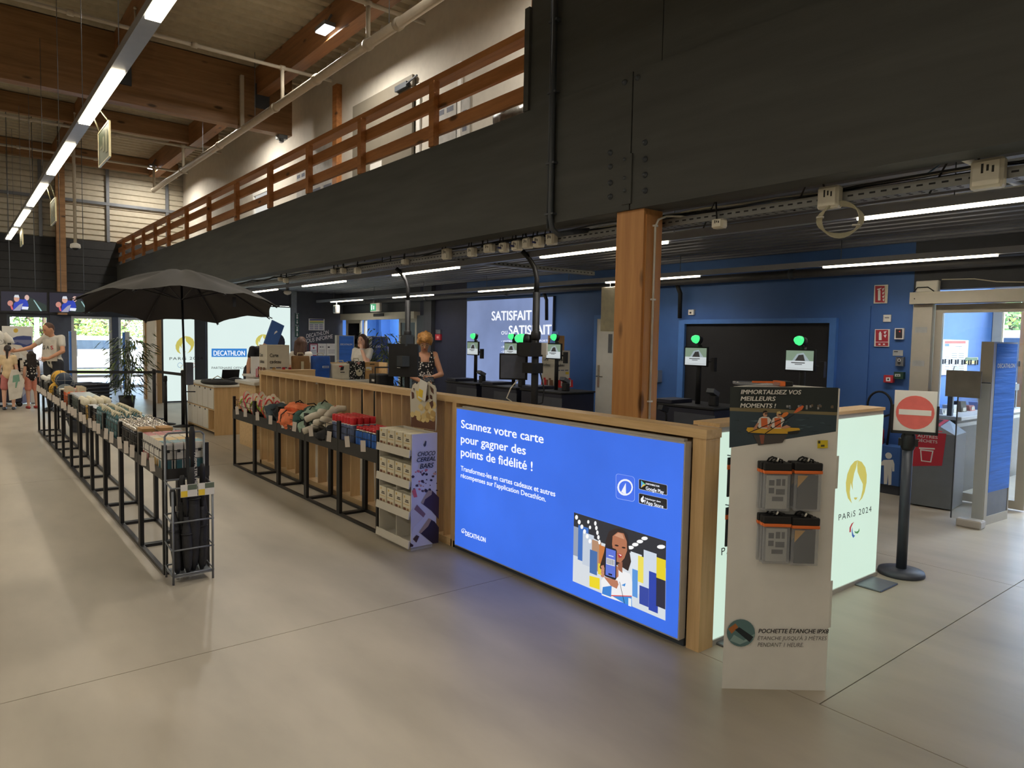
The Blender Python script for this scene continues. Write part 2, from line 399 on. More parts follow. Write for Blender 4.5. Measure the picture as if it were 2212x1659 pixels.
# mezzanine: floor, dark edge beams, cladding, underside
struct(MB().box(3.86, 8.3, -8, 23, 2.83, 3.15).build('mezzanine_floor', mat('mezzanine_board', (120, 110, 96), .7)))
struct(corrug(4.0, 8.2, -8, 23, 2.72, .21, .05, 'y').build('ceiling', M_deck, fix=False))
YS = P('x', XB, 1364, 300).y
def beam(y0, y1, lab):
    o = MB().box(XB, XB+.2, y0, y1, 2.54, 3.5).build('mezzanine_beam', M_char); struct(o); return o
b1 = beam(YS+.006, 23, 'far'); b2 = beam(-8, YS-.006, 'near')
plate = part('splice_plate', b2, M_char, lambda b: b.box(XB-.012, XB, YS-.02, YS+.07, 2.58, 2.93))
for px, ys_ in ((1319, (330, 360, 395, 425)), (1352, (345, 385, 412)), (1394, (308, 344, 378, 412))):
    for py in ys_:
        q = P('x', XB, px, py); part('bolt', b2, M_dkm, lambda b: b.lathe([(.022, 0), (.022, .004), (.013, .006), (.013, .02), (0, .021)], 8, (XB-.001, q.y, q.z), (-1, 0, 0)))
for px, py in ((1350, 178), (1378, 168)):
    q = P('x', XB, px, py); part('bolt', b2, M_dkm, lambda b: b.lathe([(.022, 0), (.022, .004), (.013, .006), (.013, .02), (0, .021)], 8, (XB-.001, q.y, q.z), (-1, 0, 0)))
YC = P('x', XB, 1131, 240).y
cl = struct(MB().box(XB+.02, XB+.06, YC-1.45+.004, YC-.06, 3.505, 4.6).build('parapet', M_char))
for k in range(4): MB().box(XB+.02, XB+.06, YC-1.45-(k+1)*2.44+.004, YC-1.45-k*2.44-.004, 3.505, 4.6).build('panel', M_char, cl)
MB().box(XB-.005, XB+.07, YC-.06, YC, 3.505, 4.34).build('end_batten', M_char, cl)
struct(MB().box(XB+.08, XB+.16, YC-.12, YC+.02, 3.5, 6.1).build('trim_3', M_rail))
# timber guard rail
rl = thing('guard_rail', 'long brown timber guard rail with two boards along the mezzanine edge', 'railing', (XB+.08, YC, 3.5))
part('handrail', rl, M_rail, lambda b: b.box(XB+.01, XB+.15, YC, 22.98, 4.13, 4.19), True)
for z in (3.62, 3.88): part('board', rl, M_rail, lambda b: b.box(XB+.045, XB+.085, YC, 22.98, z, z+.125), True)
ypost = [P('x', XB, px, py).y for px, py in ((935, 260), (779, 330), (666, 375), (582, 410), (510, 440), (450, 470), (402, 500), (363, 505))]
dy = 1.35; y = ypost[-1]
while y+1.2 < 22.9: y += 1.28; ypost.append(y)
for y in ypost: part('post', rl, M_rail, lambda b: b.box(XB-.02, XB+.045, y-.045, y+.045, 3.502, 4.13), True)
# long right wall under the mezzanine
def wallr(y0, y1, z0, z1, m): return struct(MB().box(XW, XW+.18, y0, y1, z0, z1).build('wall_right', m))
wallr(3.28, 11.75, 0, 2.84, M_blue); wallr(11.75, 13.55, 0, 2.84, M_navy)  # far stretch in a darker navy
wallr(13.55, 17.5, 2.2, 2.84, M_dkgrey); wallr(-.4, 3.28, 2.22, 2.84, M_dkgrey); wallr(-8, -.4, 0, 2.84, M_blue)
struct(MB().box(XW-.10, XW, 12.93, 13.24, 0, 2.72).build('wall_pier', M_dkgrey))
struct(MB().box(XW-.012, XW, 3.3, 12.9, 0, .1).build('baseboard_right', M_dkgrey))
# blue boxed panel with the dark recess
pn = struct(MB().box(XW-.02, XW, 3.72, 6.55, .0, 2.06).build('trim_4', M_blue))
for a in ((4.08, 4.16, .12, 1.93), (6.26, 6.36, .12, 1.93), (4.16, 6.26, 1.87, 1.93)):
    MB().box(XW-.08, XW-.02, a[0], a[1], a[2], a[3]).build('frame', M_blue2, pn)
MB().box(XW-.035, XW-.02, 4.16, 6.26, .12, 1.87).build('dark_panel', mat('black_board', (26, 26, 31), .7), pn)
# partition across the far end of the checkout zone
pt = struct(MB().box(3.72, 3.74, YP, YP+.14, 0, .01).build('wall_partition', M_dkgrey))
MB().box(6.86, XW, YP, YP+.14, 0, 2.84).build('panel', M_dkgrey, pt); MB().box(6.78, 6.92, YP-.05, YP+.1, 0, 2.72).build('post', mat('pale_grey_post', (128, 138, 148), .5), pt)
MB().box(4.5, 4.72, YP-.02, YP+.14, 0, 2.72).build('post', M_dkm, pt); MB().box(3.74, 6.86, YP, YP+.14, 2.34, 2.84).build('header', M_dkgrey, pt)
for a in ((3.66, 17.45, 17.62), (3.66, 18.7, 18.9)):
    MB().box(a[0], a[0]+.10, a[1], a[2], 0, 2.6).build('wood_post', M_oakd, pt)
MB().box(3.70, 3.73, 17.62, 18.7, 0, 2.5).build('leaf', M_wall, pt)
# hall enclosure behind and left of the viewer
struct(MB().box(-9.2, -9, -8, 23.2, 0, 6.7).build('wall_left', M_clad)); struct(MB().box(-9, 8.4, -8.2, -8, 0, 6.7).build('wall_back', M_clad))
# backlit panels in the partition
M_lit = mat('backlit_white_film', (226, 244, 240), .5, emit=.78, var=.015, scale=1.2)
def backlit(name, label, x0, x1, z0, z1):
    o = thing(name, label, 'light box', ((x0+x1)/2, YP, z0))
    part('face', o, M_lit, lambda b: b.box(x0, x1, YP-.03, YP-.01, z0, z1), True)
    part('frame', o, M_dkm, lambda b: b.box(x0-.03, x0, YP-.04, YP, z0, z1).box(x1, x1+.03, YP-.04, YP, z0, z1).box(x0-.03, x1+.03, YP-.04, YP, z1, z1+.03).box(x0-.03, x1+.03, YP-.04, YP, z0-.03, z0), True)
    return o
pbx = backlit('backlit_panel', 'narrow glowing white panel with gold flame face emblem behind the umbrella', 3.80, 4.47, .04, 2.3)
dbx = backlit('backlit_panel', 'wide glowing white panel with blue sports store logo beside the notice wall', 4.76, 6.76, .04, 2.3)
# pillar
PX, PY = XB+.03, P('x', XB+.03, 1384, 700).y
Wy = P('x', XB+.03, 1329, 600).y-PY
pl = thing('timber_column', 'square honey coloured timber column rising behind the blue light box', 'column', (PX+.11, PY+Wy/2, 0))
part('shaft', pl, M_pillar, lambda b: b.box(PX, PX+.2, PY, PY+Wy, 0, 2.54), True)
part('arris', pl, M_pillar, lambda b: b.box(PX+.02, PX+.18, PY-.012, PY, 0, 2.50), True)
part('cable', pl, mat('white_cable', (205, 200, 190), .5), lambda b: b.tube([(PX+.1, PY-.02, .2), (PX+.1, PY-.02, 2.42), (PX+.12, PY-.03, 2.47), (PX+.18, PY-.05, 2.5), (PX+.26, PY-.12, 2.5), (PX+.33, PY-.2, 2.48)], .008), True)
for z in (.6, 1.17, 1.9, 2.42): part('clip', pl, M_white, lambda b: b.box(PX+.08, PX+.12, PY-.03, PY-.012, z, z+.012), True)
# ================================================================== lamps, trays, pipes overhead
M_led = mat('warm_led_strip', (255, 238, 204), .4, emit=13, var=.02)
M_ledw = mat('neutral_led_strip', (255, 240, 208), .4, emit=9, var=.02)
M_trunk = mat('light_grey_trunking', (150, 152, 160), .4, metal=.3, var=.04)
M_pipe = mat('cream_painted_pipe', (186, 176, 158), .5, var=.06)
M_chain = mat('steel_chain', (190, 182, 150), .4, metal=.6)
def area(parent, loc, sx, sy, e, col, rot=(0,0,0), spread=180):
    L = bpy.data.lights.new('strip_light', 'AREA'); L.shape = 'RECTANGLE'; L.size = sx; L.size_y = sy; L.energy = e; L.color = col; L.spread = R(spread)
    o = bpy.data.objects.new('strip_light', L); COL.objects.link(o); o.parent = parent; o.location = Vector(loc)-parent.location; o.rotation_euler = rot
    return o
HALL_E, HALL_C = 3.8, (1, .88, .68)
UND_E, UND_C = 4.2, (1, .95, .90)
def trunk_row(x, z, y0, y1, lit, label, led, w, hgt, e, col, cat='strip light', hang=None, trunkm=None, spread=150):
    t = thing('light_track', label, cat, (x, y0, z), group='linear light tracks')
    part('trunking', t, trunkm or M_trunk, lambda b: b.box(x-w/2, x+w/2, y0, y1, z, z+hgt), True)
    for a, c in lit:
        a, c = min(a, c), max(a, c)
        k = part('lamp', t, led, lambda b: [b.box(x-w*.4, x+w*.4, a, c, z-.018, z)], True)
        if c-a > .3: area(t, (x, (a+c)/2, z-.024), w*.8, c-a, e*(c-a), col, spread=spread)
    if hang:
        y = y0+.4
        while y < y1: part('hanger', t, M_grey, lambda b: b.tube([(x, y, z+hgt), (x, y, hang)], .004, 5), True); y += 2.1
    return t
lit = [(P('x', 1.2, *a).y, P('x', 1.2, *b).y) for a, b in (((352, 0), (330, 18)), ((256, 155), (182, 258)), ((153, 322), (110, 377)), ((96, 412), (65, 444)), ((59, 467), (37, 492)), ((33, 506), (18, 519)))]
lit[0] = (lit[0][1]-1.6, lit[0][1])
lit += [(2.2, .6), (-1, -2.6), (-4.2, -5.8)]
trunk_row(1.2, 3.86, -6, 22.0, lit, 'long suspended light track crossing the tall hall above the left aisle', M_ledw, .13, .07, HALL_E, HALL_C, hang=6.1, spread=180)
for x, n in ((-2.6, 'second light track left of the aisle, added unseen as fill for the tall hall'), (-6.2, 'third light track nearest the left wall, added unseen as fill')):  # two unseen tracks added as fill light for the hall
    trunk_row(x, 3.9, -6, 22, [(a, a+1.6) for a in (-5, -1.5, 2, 5.5, 9, 12.5, 16, 19.5)], n, M_ledw, .13, .07, HALL_E*4.4, (1, .94, .84), hang=6.1, spread=180)
def ys(pxs, x): return [P('x', x, a, b).y for a, b in pxs]
s1 = [(2212, 425), (1855, 466), (1440, 523), (1170, 556), (990, 580), (850, 597), (745, 610), (655, 620), (598, 627), (540, 636)]
q = ys(s1, 4.75); l1 = [(.3, q[1]), (q[2], q[3]), (q[4], q[5]), (q[6], q[7]), (q[8], q[9]), (-3, -4.4)]
trunk_row(4.75, 2.455, -5, 16.5, l1, 'light track under the mezzanine nearest the dark beam', M_led, .06, .06, UND_E, UND_C, trunkm=M_trunk, hang=2.72)
s2 = [(2155, 545), (1780, 572), (1510, 597), (1310, 612), (1150, 623), (1035, 631), (935, 637), (850, 644), (782, 648), (716, 653)]
q = ys(s2, 7.4); l2 = [(q[0], q[1]), (q[2], q[3]), (q[4], q[5]), (q[6], q[7]), (q[8], q[9]), (0, -1.4)]
trunk_row(7.4, 2.455, -3, 17.3, l2, 'light track under the mezzanine beside the blue wall', M_led, .06, .06, UND_E, UND_C, trunkm=M_trunk, hang=2.72)
# flood lamps fixed beside the roof purlin over the walkway
for i, y in enumerate((10.2, 5.6, 1.0, -3.6, 15.3, P('x', 4.48, 328, 361).y)):  # lamp behind the big beam is unseen, added to brighten the wall
    t = thing('flood_lamp', ('bright cool white flood lamp fixed beside the roof purlin', 'flood lamp over the walkway second from the big roof beam', 'flood lamp over the walkway third from the big roof beam', 'flood lamp over the walkway nearest the back wall', 'added fill lamp hidden just behind the big roof beam', 'flood lamp over the walkway at the far gable')[i], 'lamp', (4.48, y, 6.15))
    rot = Matrix.Rotation(R(2), 3, 'Y')
    part('housing', t, M_grey, lambda b: b.obox((0, 0, .035), (.17, .36, .06), rot))
    part('lens', t, mat('cool_flood_lens', (240, 246, 255), .3, emit=14), lambda b: b.obox(rot @ Vector((0, 0, -.004)), (.15, .34, .012), rot))
    part('bracket', t, M_grey, lambda b: b.bar((0, 0, .06), (.1, 0, .25), .03))
    area(t, Vector((4.48, y, 6.15))+rot @ Vector((0, 0, -.014)), .15, .34, 80, (1, .93, .82), (0, R(2), 0), 170)
# exit signs hung on chains below the hall track
for i, (pa, pb) in enumerate((((214, 291), (235, 340-25)), ((110, 440), (119, 472)), ((44, 500), (48, 548)))):
    A = P('x', 1.32, *pa); L = (.62, .62, .6)[i]; z1 = A.z
    t = thing('exit_sign', ('green exit sign hung on chains nearest the viewer below the hall track', 'green exit sign hung in the middle of the hall track', 'green exit sign hung at the far end of the hall track')[i], 'sign', (1.32, A.y-L/2, z1-.34), group='hanging exit signs')
    part('panel', t, mat('faded_green_sign', (58, 68, 50), .5), lambda b: b.box(-.006, .006, -L/2, L/2, 0, .34))
    part('border', t, M_chain, lambda b: b.box(-.01, .01, -L/2-.015, -L/2, -.01, .35).box(-.01, .01, L/2, L/2+.015, -.01, .35).box(-.01, .01, -L/2, L/2, .34, .355).box(-.01, .01, -L/2, L/2, -.012, 0))
    part('pictogram', t, mat('pale_sign_ink', (110, 110, 92), .6), lambda b: b.box(-.0085, -.006, -.05, .04, .1, .25).box(-.0085, -.006, -.22, -.12, .06, .28).box(-.0085, -.006, .08, .2, .15, .18))
    for s in (-1, 1): part('chain', t, M_chain, lambda b: b.tube([(0, s*L*.42, .35), (-.06, s*L*.3, 3.86-z1+.34)], .007, 5))
# dome camera on a long drop pole
q = P('y', 19.0, 163, 540)
t = thing('dome_camera', 'white dome camera at the end of a long ceiling pole', 'camera', (q.x, q.y, q.z))
part('pole', t, M_pipe, lambda b: b.tube([(0, 0, .12), (0, 0, 6.6-q.z)], .035, 10))
part('housing', t, M_white, lambda b: b.lathe([(.04, .16), (.1, .13), (.11, .06), (.1, .04)], 16))
part('dome', t, M_blackm, lambda b: b.ell((0, 0, .05), (.07, .07, .06)))
# sprinkler mains
t = thing('sprinkler_main', 'thick cream sprinkler pipe running along the tall hall above the guard rail', 'pipe', (4.35, 4, 5.4))
part('pipe', t, M_pipe, lambda b: b.tube([(4.35, 4.2, 5.4), (4.35, 20.9, 5.4)], .062, 12), True)
for y in (6.1, 7.77, 8.56, 10.2, 11.9, 15.0, 17.9): part('coupling', t, M_pipe, lambda b: b.tube([(4.35, y-.04, 5.4), (4.35, y+.04, 5.4)], .076, 12), True)
for y in (8.0, 12.9, 16.2): part('pipe_hanger', t, M_grey, lambda b: b.tube([(4.35, y, 5.46), (4.35, y, 6.6)], .006, 5), True)
part('strut', t, M_pipe, lambda b: b.box(4.28, 4.34, 13.45, 13.52, 5.42, 6.35), True)
for i, (pv, pj, pe) in enumerate((((606, 150), (610, 222), (671, 163)), ((396, 316), (396, 365), (443, 318)), ((328, 366), (333, 418), (370, 372)), ((795, 8), (795, 88), (860, 20)))):
    y = P('x', 4.35, *pj).y; z = P('x', 4.35, pv[0], pv[1]).z; z = min(z, 6.05)
    t = thing('sprinkler_branch', ('thin cream sprinkler branch pipe in front of the big roof beam', 'thin cream sprinkler branch pipe behind the big roof beam', 'thin cream sprinkler branch pipe nearest the far gable', 'thin cream sprinkler branch pipe at the top edge of the view')[i], 'pipe', (4.35, y, 5.45))
    xl = -8.5 if i < 3 else 3.9
    part('pipe', t, M_pipe, lambda b: b.tube([(xl, y, z), (5.2, y, z)], .03, 8), True)
    part('riser', t, M_pipe, lambda b: b.tube([(4.35, y, 5.44), (4.35, y, z)], .032, 8), True)
    for x in (4.35, 3.0, 1.4, -.6):
        if x > xl: part('joint', t, M_pipe, lambda b: b.tube([(x-.04, y, z), (x+.04, y, z)], .045, 8), True)
    for x in (2.2, .3):
        if x > xl: part('sprinkler_head', t, M_pipe, lambda b: b.tube([(x, y, z), (x, y, z+.28)], .014, 6).ell((x, y, z+.3), .025, 6, 4), True)
# cable tray with junction boxes
M_tray = mat('galvanised_tray', (138, 138, 136), .5, metal=.35, var=.1)
def tray(x0, x1, y0, y1, z, label, along='y', slots=True):
    t = thing('cable_tray', label, 'cable tray', ((x0+x1)/2, y0, z), group='perforated cable trays')
    part('floor_strip', t, M_tray, lambda b: b.box(x0, x1, y0, y1, z, z+.004), True)
    if along == 'y':
        for x in (x0, x1): part('side', t, M_tray, lambda b: b.box(x-.003, x+.003, y0, y1, z, z+.055), True)
    else:
        for y in (y0, y1): part('side', t, M_tray, lambda b: b.box(x0, x1, y-.003, y+.003, z, z+.055), True)
    if slots:
        def sl(b):
            if along == 'y':
                y = y0+.03
                while y < y1-.05:
                    b.box(x0-.0042, x0-.003, y, y+.032, z+.024, z+.034)
                    for k in range(2): b.box(x0+.015+k*.035, x0+.03+k*.035, y+.01, y+.03, z-.0012, z)
                    y += .062
            else:
                x = x0+.03
                while x < x1-.05: b.box(x, x+.03, y0-.0042, y0-.003, z+.02, z+.034); x += .07
        o = part('slots', t, M_blackm, sl, True); o['kind'] = 'stuff'
    return t
tray(4.09, 4.19, -3, 16, 2.44, 'perforated cable tray below the dark beam carrying junction boxes')
tray(5.05, 5.15, -3, 11, 2.53, 'perforated cable tray beside the first under-mezzanine light track')
tray(4.6, 7.3, 7.25, 7.35, 2.55, 'perforated cable tray crossing between the two under-mezzanine light tracks', 'x')
M_jb = mat('cream_junction_box', (214, 208, 192), .5, var=.04)
JB = [(608, 603, 7), (620, 606, 9), (723, 586, 9), (744, 585, 10), (775, 585, 12), (878, 566, 14), (968, 549, 21), (1023, 545, 18), (1060, 537, 24), (1092, 535, 19), (1120, 531, 20), (1143, 526, 20), (1167, 523, 21), (1195, 517, 22), (1557, 484, 24), (1795, 428, 38), (2137, 377, 46)]
JL = ['farthest small', 'second farthest small', 'third farthest small', 'fourth farthest small', 'fifth farthest dented', 'lone', 'tall handwritten', 'small loose', 'large marked', 'blue gland', 'second blue gland', 'plain square', 'third blue gland', 'cable coiled', 'flat little', 'white square', 'large grey handwritten']
for i, (px, py, s) in enumerate(JB):
    q = P('x', 4.07, px, py); d = (q-CAM).length; w_ = s*d/FPX*1.1; h_ = w_*(1.0 if s not in (24, 14) else .7); 
    t = thing('junction_box', JL[i]+' junction box fixed on the cable tray', 'junction box', (4.06, q.y, q.z-h_/2), group='junction boxes on the cable tray')
    part('body', t, M_jb, lambda b: b.bbox(-.035, .03, -w_/2, w_/2, 0, h_, .012))
    part('cover', t, M_jb, lambda b: b.bbox(-.043, -.035, -w_*.42, w_*.42, h_*.08, h_*.92, .004))
    if i in (9, 10, 12): part('gland', t, mat('blue_gland', (52, 60, 120), .5), lambda b: b.tube([(-.045, 0, h_*.4), (-.08, 0, h_*.42)], .009, 8))
    if s > 14:
        part('marking', t, mat('marker_ink', (40, 38, 36), .8), lambda b: [b.box(-.0446, -.0432, -w_*.25+k*w_*.16, -w_*.18+k*w_*.16, h_*(.5+.06*(k % 2)), h_*(.72+.05*(k % 3))) for k in range(3)])
    part('cable', t, M_blackm, lambda b: b.tube([(0, w_*.3, h_), (.02, w_*.6, h_+.10+.02*(i % 3)), (.04, w_*1.3, h_+.06), (.06, w_*2.0, .03)], .006, 6))
def cable(label, pts, r, m, name='cable', cat='cable'):
    o = MB().tube(pts, r, 6).build(name, m); return tag(o, label, cat, 'loose cables on the trays')
random.seed(3)
for k in range(5):
    pts = [(4.10+.018*k+random.uniform(-.012, .012), y, 2.485+.012*(k % 3)+random.uniform(0, .05)) for y in [(-3+i*.55) for i in range(int(34))]]
    cable(['black', 'dark grey', 'white', 'thin black', 'pale grey'][k]+' cable lying loose along the tray under the beam', pts, .006, [M_blackm, M_dkm, M_jb, M_blackm, M_jb][k])
for k, (px, py, r) in enumerate(((1148, 500, 16), (735, 570, 10), (780, 558, 14), (1030, 528, 16), (835, 560, 14))):
    q = P('x', 4.12, px, py); rr = r*(q-CAM).length/FPX
    cable(('tall black cable loop above the white junction boxes', 'small black cable loop at the far tray', 'black cable bundle loop beside the tray', 'black cable arch over the tall junction box', 'flat black cable coil on the tray')[k],
          [(4.12, q.y+rr*math.cos(R(a))*1.3, max(2.46, q.z+rr*math.sin(R(a)))) for a in range(-40, 230, 18)], .007, M_blackm, 'cable_loop')
q = P('x', 4.05, 1815, 474); rr = 33*(q-CAM).length/FPX
t = thing('cable_coil', 'coil of pale cable hanging below the white junction box', 'cable coil', tuple(q), R(29))
for k in range(5): part('turn', t, mat('beige_cable', (176, 170, 146), .5), lambda b: b.tube([(.004*k, (rr+.006*k)*math.cos(R(a)), (rr*1.05-.006*k)*math.sin(R(a))) for a in range(0, 361, 15)], .005, 5))
for a in (10, 200): part('tie', t, M_white, lambda b: b.box(-.01, .03, rr*math.cos(R(a))-.012, rr*math.cos(R(a))+.03, rr*math.sin(R(a))-.002, rr*math.sin(R(a))+.003))
# cross bar fixed under the deck at the right
a, b_ = P('z', 2.66, 2060, 332), P('z', 2.66, 2212, 405)
t = thing('ceiling_tube', 'white tube fixed under the deck beside the handwritten box', 'tube', tuple(a))
part('tube', t, M_white, lambda b: b.tube([a, b_], .018, 8), True)
part('lead', t, mat('blue_lead', (70, 96, 120), .5), lambda b: b.tube([a, a+Vector((.02, .1, -.06)), a+Vector((-.05, .22, -.16))], .005), True)
# dark pipe along the blue wall, and conduit on the beam
t = thing('wall_pipe', 'dark insulated pipe running under the deck along the blue wall', 'pipe', (8.02, 1, 2.45))
part('pipe', t, mat('dark_pipe', (66, 66, 70), .45), lambda b: b.tube([(8.02, -3, 2.46), (8.02, 17.3, 2.46)], .055, 10), True)
for y in (2, 4.6, 7.4, 10.2, 13, 15.8): part('collar', t, M_dkm, lambda b: b.tube([(8.02, y-.03, 2.46), (8.02, y+.03, 2.46)], .066, 10), True)
for z_, a_ in ((6.35, 2.46), (9.2, 2.46)): part('drop', t, M_blackm, lambda b: b.tube([(8.04, z_, 2.42), (8.08, z_-.03, 2.3), (8.1, z_-.02, 1.95)], .03, 8), True)
q = P('x', XB-.03, 1193, 300)
t = thing('conduit', 'dark conduit running down the charcoal beam', 'conduit', (XB-.03, q.y, 2.5))
part('tube', t, M_dkm, lambda b: b.tube([(XB-.03, q.y, 4.7), (XB-.03, q.y, 2.58), (XB-.02, q.y-.01, 2.49), (XB+.03, q.y-.03, 2.45), (XB+.12, q.y-.06, 2.47), (XB+.3, q.y-.1, 2.505)], .022, 8), True)
part('thin_tube', t, M_dkm, lambda b: b.tube([(XB-.02, q.y+.045, 4.7), (XB-.02, q.y+.045, 2.5)], .012, 6), True)
for z_ in (4.1, 3.55, 3.0, 2.6): part('clip', t, M_dkm, lambda b: b.box(XB-.045, XB, q.y-.04, q.y+.06, z_, z_+.015), True)
# small fittings under the deck
for i, (x, px, py, nm, lb) in enumerate(((7.4, 727, 668, 'speaker', 'white wall speaker high beside the entrance'), (4.75, 621, 632, 'sensor', 'pale dome sensor beneath the far light track'))):
    q = P('x', x, px, py); t = thing(nm, lb, nm, (q.x, q.y, q.z))
    if i: part('body', t, M_white, lambda b: b.lathe([(.06, .03), (.07, .0), (.05, -.03), (0, -.045)], 12)); part('base', t, M_grey, lambda b: b.lathe([(.03, .2), (.03, .03)], 8))
    else: part('body', t, M_white, lambda b: b.bbox(-.06, .06, -.08, .08, -.1, .1, .02)); part('bracket', t, M_grey, lambda b: b.bar((0, 0, .1), (.0, 0, .2), .02)); part('grille', t, M_grey, lambda b: b.box(-.066, -.06, -.06, .06, -.08, .05))
q = P('x', 7.9, 812, 664); t = thing('exit_sign', 'small lit green exit sign above the entrance door', 'sign', tuple(q))
part('box', t, M_white, lambda b: b.bbox(-.03, .03, -.24, .24, -.1, .1, .01)); part('face', t, mat('lit_green', (40, 160, 110), .5, emit=.8), lambda b: b.box(-.16, .06, -.032, -.03, 0, .0).box(-.034, -.03, -.06, .22, -.08, .08))
part('pictogram', t, mat('lit_white', (230, 250, 240), .5, emit=1), lambda b: b.box(-.036, -.034, .02, .07, -.05, .04).box(-.036, -.034, .12, .17, -.06, .06)); part('hanger', t, M_grey, lambda b: b.tube([(0, -.1, .1), (0, -.1, .2)], .008).tube([(0, .1, .1), (0, .1, .2)], .008))
# posters and stored bags on the mezzanine
POST = ((672, 300, 720, 420, 'white notice poster sheet pinned on the mezzanine wall beside the timber upright'), (642, 330, 662, 425, 'grey paper poster on the mezzanine wall left of the big sheet'), (945, 172, 985, 330, 'printed poster on the mezzanine wall behind the rail near the bags'), (990, 175, 1014, 320, 'second printed poster behind the rail near the stored bags'))
for x0, y0, x1, y1, lb in POST:
    a, c = P('x', 5.59, x0, y0), P('x', 5.59, x1, y1); y_0, y_1 = min(a.y, c.y), max(a.y, c.y); z0 = 3.5; z1 = max(a.z-.25, 4.6)
    t = thing('poster', lb, 'poster', (5.59, (y_0+y_1)/2, z0), group='posters on the mezzanine wall')
    part('sheet', t, mat('poster_paper', (178, 176, 172), .7), lambda b: b.box(-.012, 0, (y_0-y_1)/2, (y_1-y_0)/2, 0, z1-z0))
    def ink(b):
        for k in range(6):
            for j in range(2):
                yy = (y_0-y_1)/2+.06+j*(y_1-y_0)*.48; zz = .1+k*(z1-z0-.15)/6; b.box(-.0135, -.012, yy, yy+(y_1-y_0)*.34, zz, zz+.07)
    part('print', t, mat('grey_print', (96, 100, 116), .7), ink)
def pillow(w_, d_, h_, n=8, puff=.7):
    b = MB(); vs = []; fs = []
    for s in (-1, 1):
        for i in range(n+1):
            for j in range(n+1):
                u, v = i/n*2-1, j/n*2-1; e = max(0, (1-abs(u)**3)*(1-abs(v)**3))**.5
                vs.append((u*w_/2*(1-.06*v*v), v*d_/2*(1-.06*u*u), s*h_/2*e))
    m = (n+1)*(n+1)
    for i in range(n):
        for j in range(n):
            a = i*(n+1)+j; fs.append((a, a+1, a+n+2, a+n+1)); fs.append((m+a, m+a+n+1, m+a+n+2, m+a+1))
    b.sm = True; b.add(vs, fs); return b
for i, (px, py) in enumerate(((1092, 150), (1112, 135), (1095, 205), (1118, 195))):
    q = P('x', 4.5, px, py); o = pillow(.5, .42, .22).build('stored_bag', mat('crinkled_grey_plastic', (96, 94, 88), .35, var=.4, scale=14, bump=.3, bscale=20)); o.location = (4.55, q.y, (3.75, 3.72, 3.32, 3.34)[i]); o.rotation_euler = (R(15), R(70-10*i), R(20*i))
    tag(o, ('crumpled grey plastic bag on top of the stored pile', 'grey plastic bag leaning on the parapet at the top right', 'lower crumpled grey bag behind the rail boards', 'dark creased plastic bag at the bottom beside the parapet')[i], 'bag', 'bags stored on the mezzanine')
# two screens hung before the far wall
for i, (a, c) in enumerate((((-6, 625), (104, 675)), ((106, 629), (207, 678)))):
    A, B = P('y', 20, *a), P('y', 20, *c); x0, x1, z0, z1 = A.x, B.x, B.z, A.z
    t = thing('hanging_screen', ('left of the two hung video screens showing a waving man in blue', 'right of the two hung video screens showing a waving man in blue')[i], 'screen', ((x0+x1)/2, 20, z0), group='video screens')
    part('case', t, M_blackm, lambda b: b.box(x0, x1, 19.98, 20.05, z0, z1), True)
    A_ = Art('y', 19.978); dx = -6 if i == 0 else 99; sx = 1 if i == 0 else .97
    def X(u, v): return (u*sx+(0 if i == 0 else 105), v+(0 if i == 0 else 3))
    A_.poly([X(2, 629), X(101, 632), X(101, 672), X(2, 671)], (26, 26, 44))
    A_.poly([X(60, 640), X(101, 660), X(101, 672), X(50, 671)], (34, 50, 46)); A_.poly([X(72, 648), X(74, 648), X(91, 672), X(87, 672)], (150, 190, 190))
    A_.poly([X(28, 670), X(30, 655), X(42, 646), X(58, 648), X(62, 660), X(55, 668)], (34, 60, 170)); A_.poly([X(28, 671), X(42, 658), X(50, 655), X(44, 671)], (150, 150, 170))
    A_.ell(X(36, 645), 6, 7, (196, 150, 130)); A_.poly([X(30, 642), X(32, 637), X(40, 637), X(42, 643)], (200, 206, 214))
    A_.ell(X(22, 655), 6, 6, (190, 130, 116)); A_.ell(X(58, 643), 5, 6, (206, 170, 160)); A_.poly([X(54, 645), X(60, 652), X(57, 656), X(50, 650)], (34, 60, 170))
    A_.poly([X(22, 660), X(26, 660), X(29, 669), X(25, 669)], (200, 90, 100)); A_.poly([X(48, 662), X(62, 663), X(60, 669), X(47, 668)], (220, 226, 240))
    A_.build('picture', t, emit=.9)
    for s in (.25, .75): part('cable', t, M_grey, lambda b: b.tube([(x0+(x1-x0)*s, 20.02, z1), (x0+(x1-x0)*s, 20.02, 6.64)], .008, 5), True)
# ================================================================== slatted counter wall with the blue light box
def Ploc(o, nrm, px, py):
    v = AF + AR*((px-1106)/FPX) + AD*((py-829.5)/FPX); o = Vector(o); nrm = Vector(nrm)
    return CAM + v*((o-CAM).dot(nrm)/v.dot(nrm))
XC = 2.99
ct = thing('slatted_counter', 'low oak counter wall of upright slats running from the blue light box to the cabinet', 'counter', (XC+.06, 5.4, 0))
part('top_rail', ct, M_oaky, lambda b: b.box(XC-.005, XC+.125, 2.14, 8.76, 1.115, 1.162), True)
part('bottom_rail', ct, M_oaky, lambda b: b.box(XC, XC+.12, 4.44, 8.72, .0, .055), True)
part('plinth', ct, M_dkm, lambda b: b.box(XC+.0, XC+.1, 2.24, 4.42, 0, .05), True)
for y0, y1 in ((2.145, 2.225), (4.40, 4.455), (8.68, 8.74)): part('post', ct, M_oak, lambda b: b.box(XC, XC+.12, y0, y1, 0, 1.115), True)
part('back_panel', ct, M_oakd, lambda b: b.box(XC+.1, XC+.12, 2.22, 4.42, .05, 1.115), True)
random.seed(11)
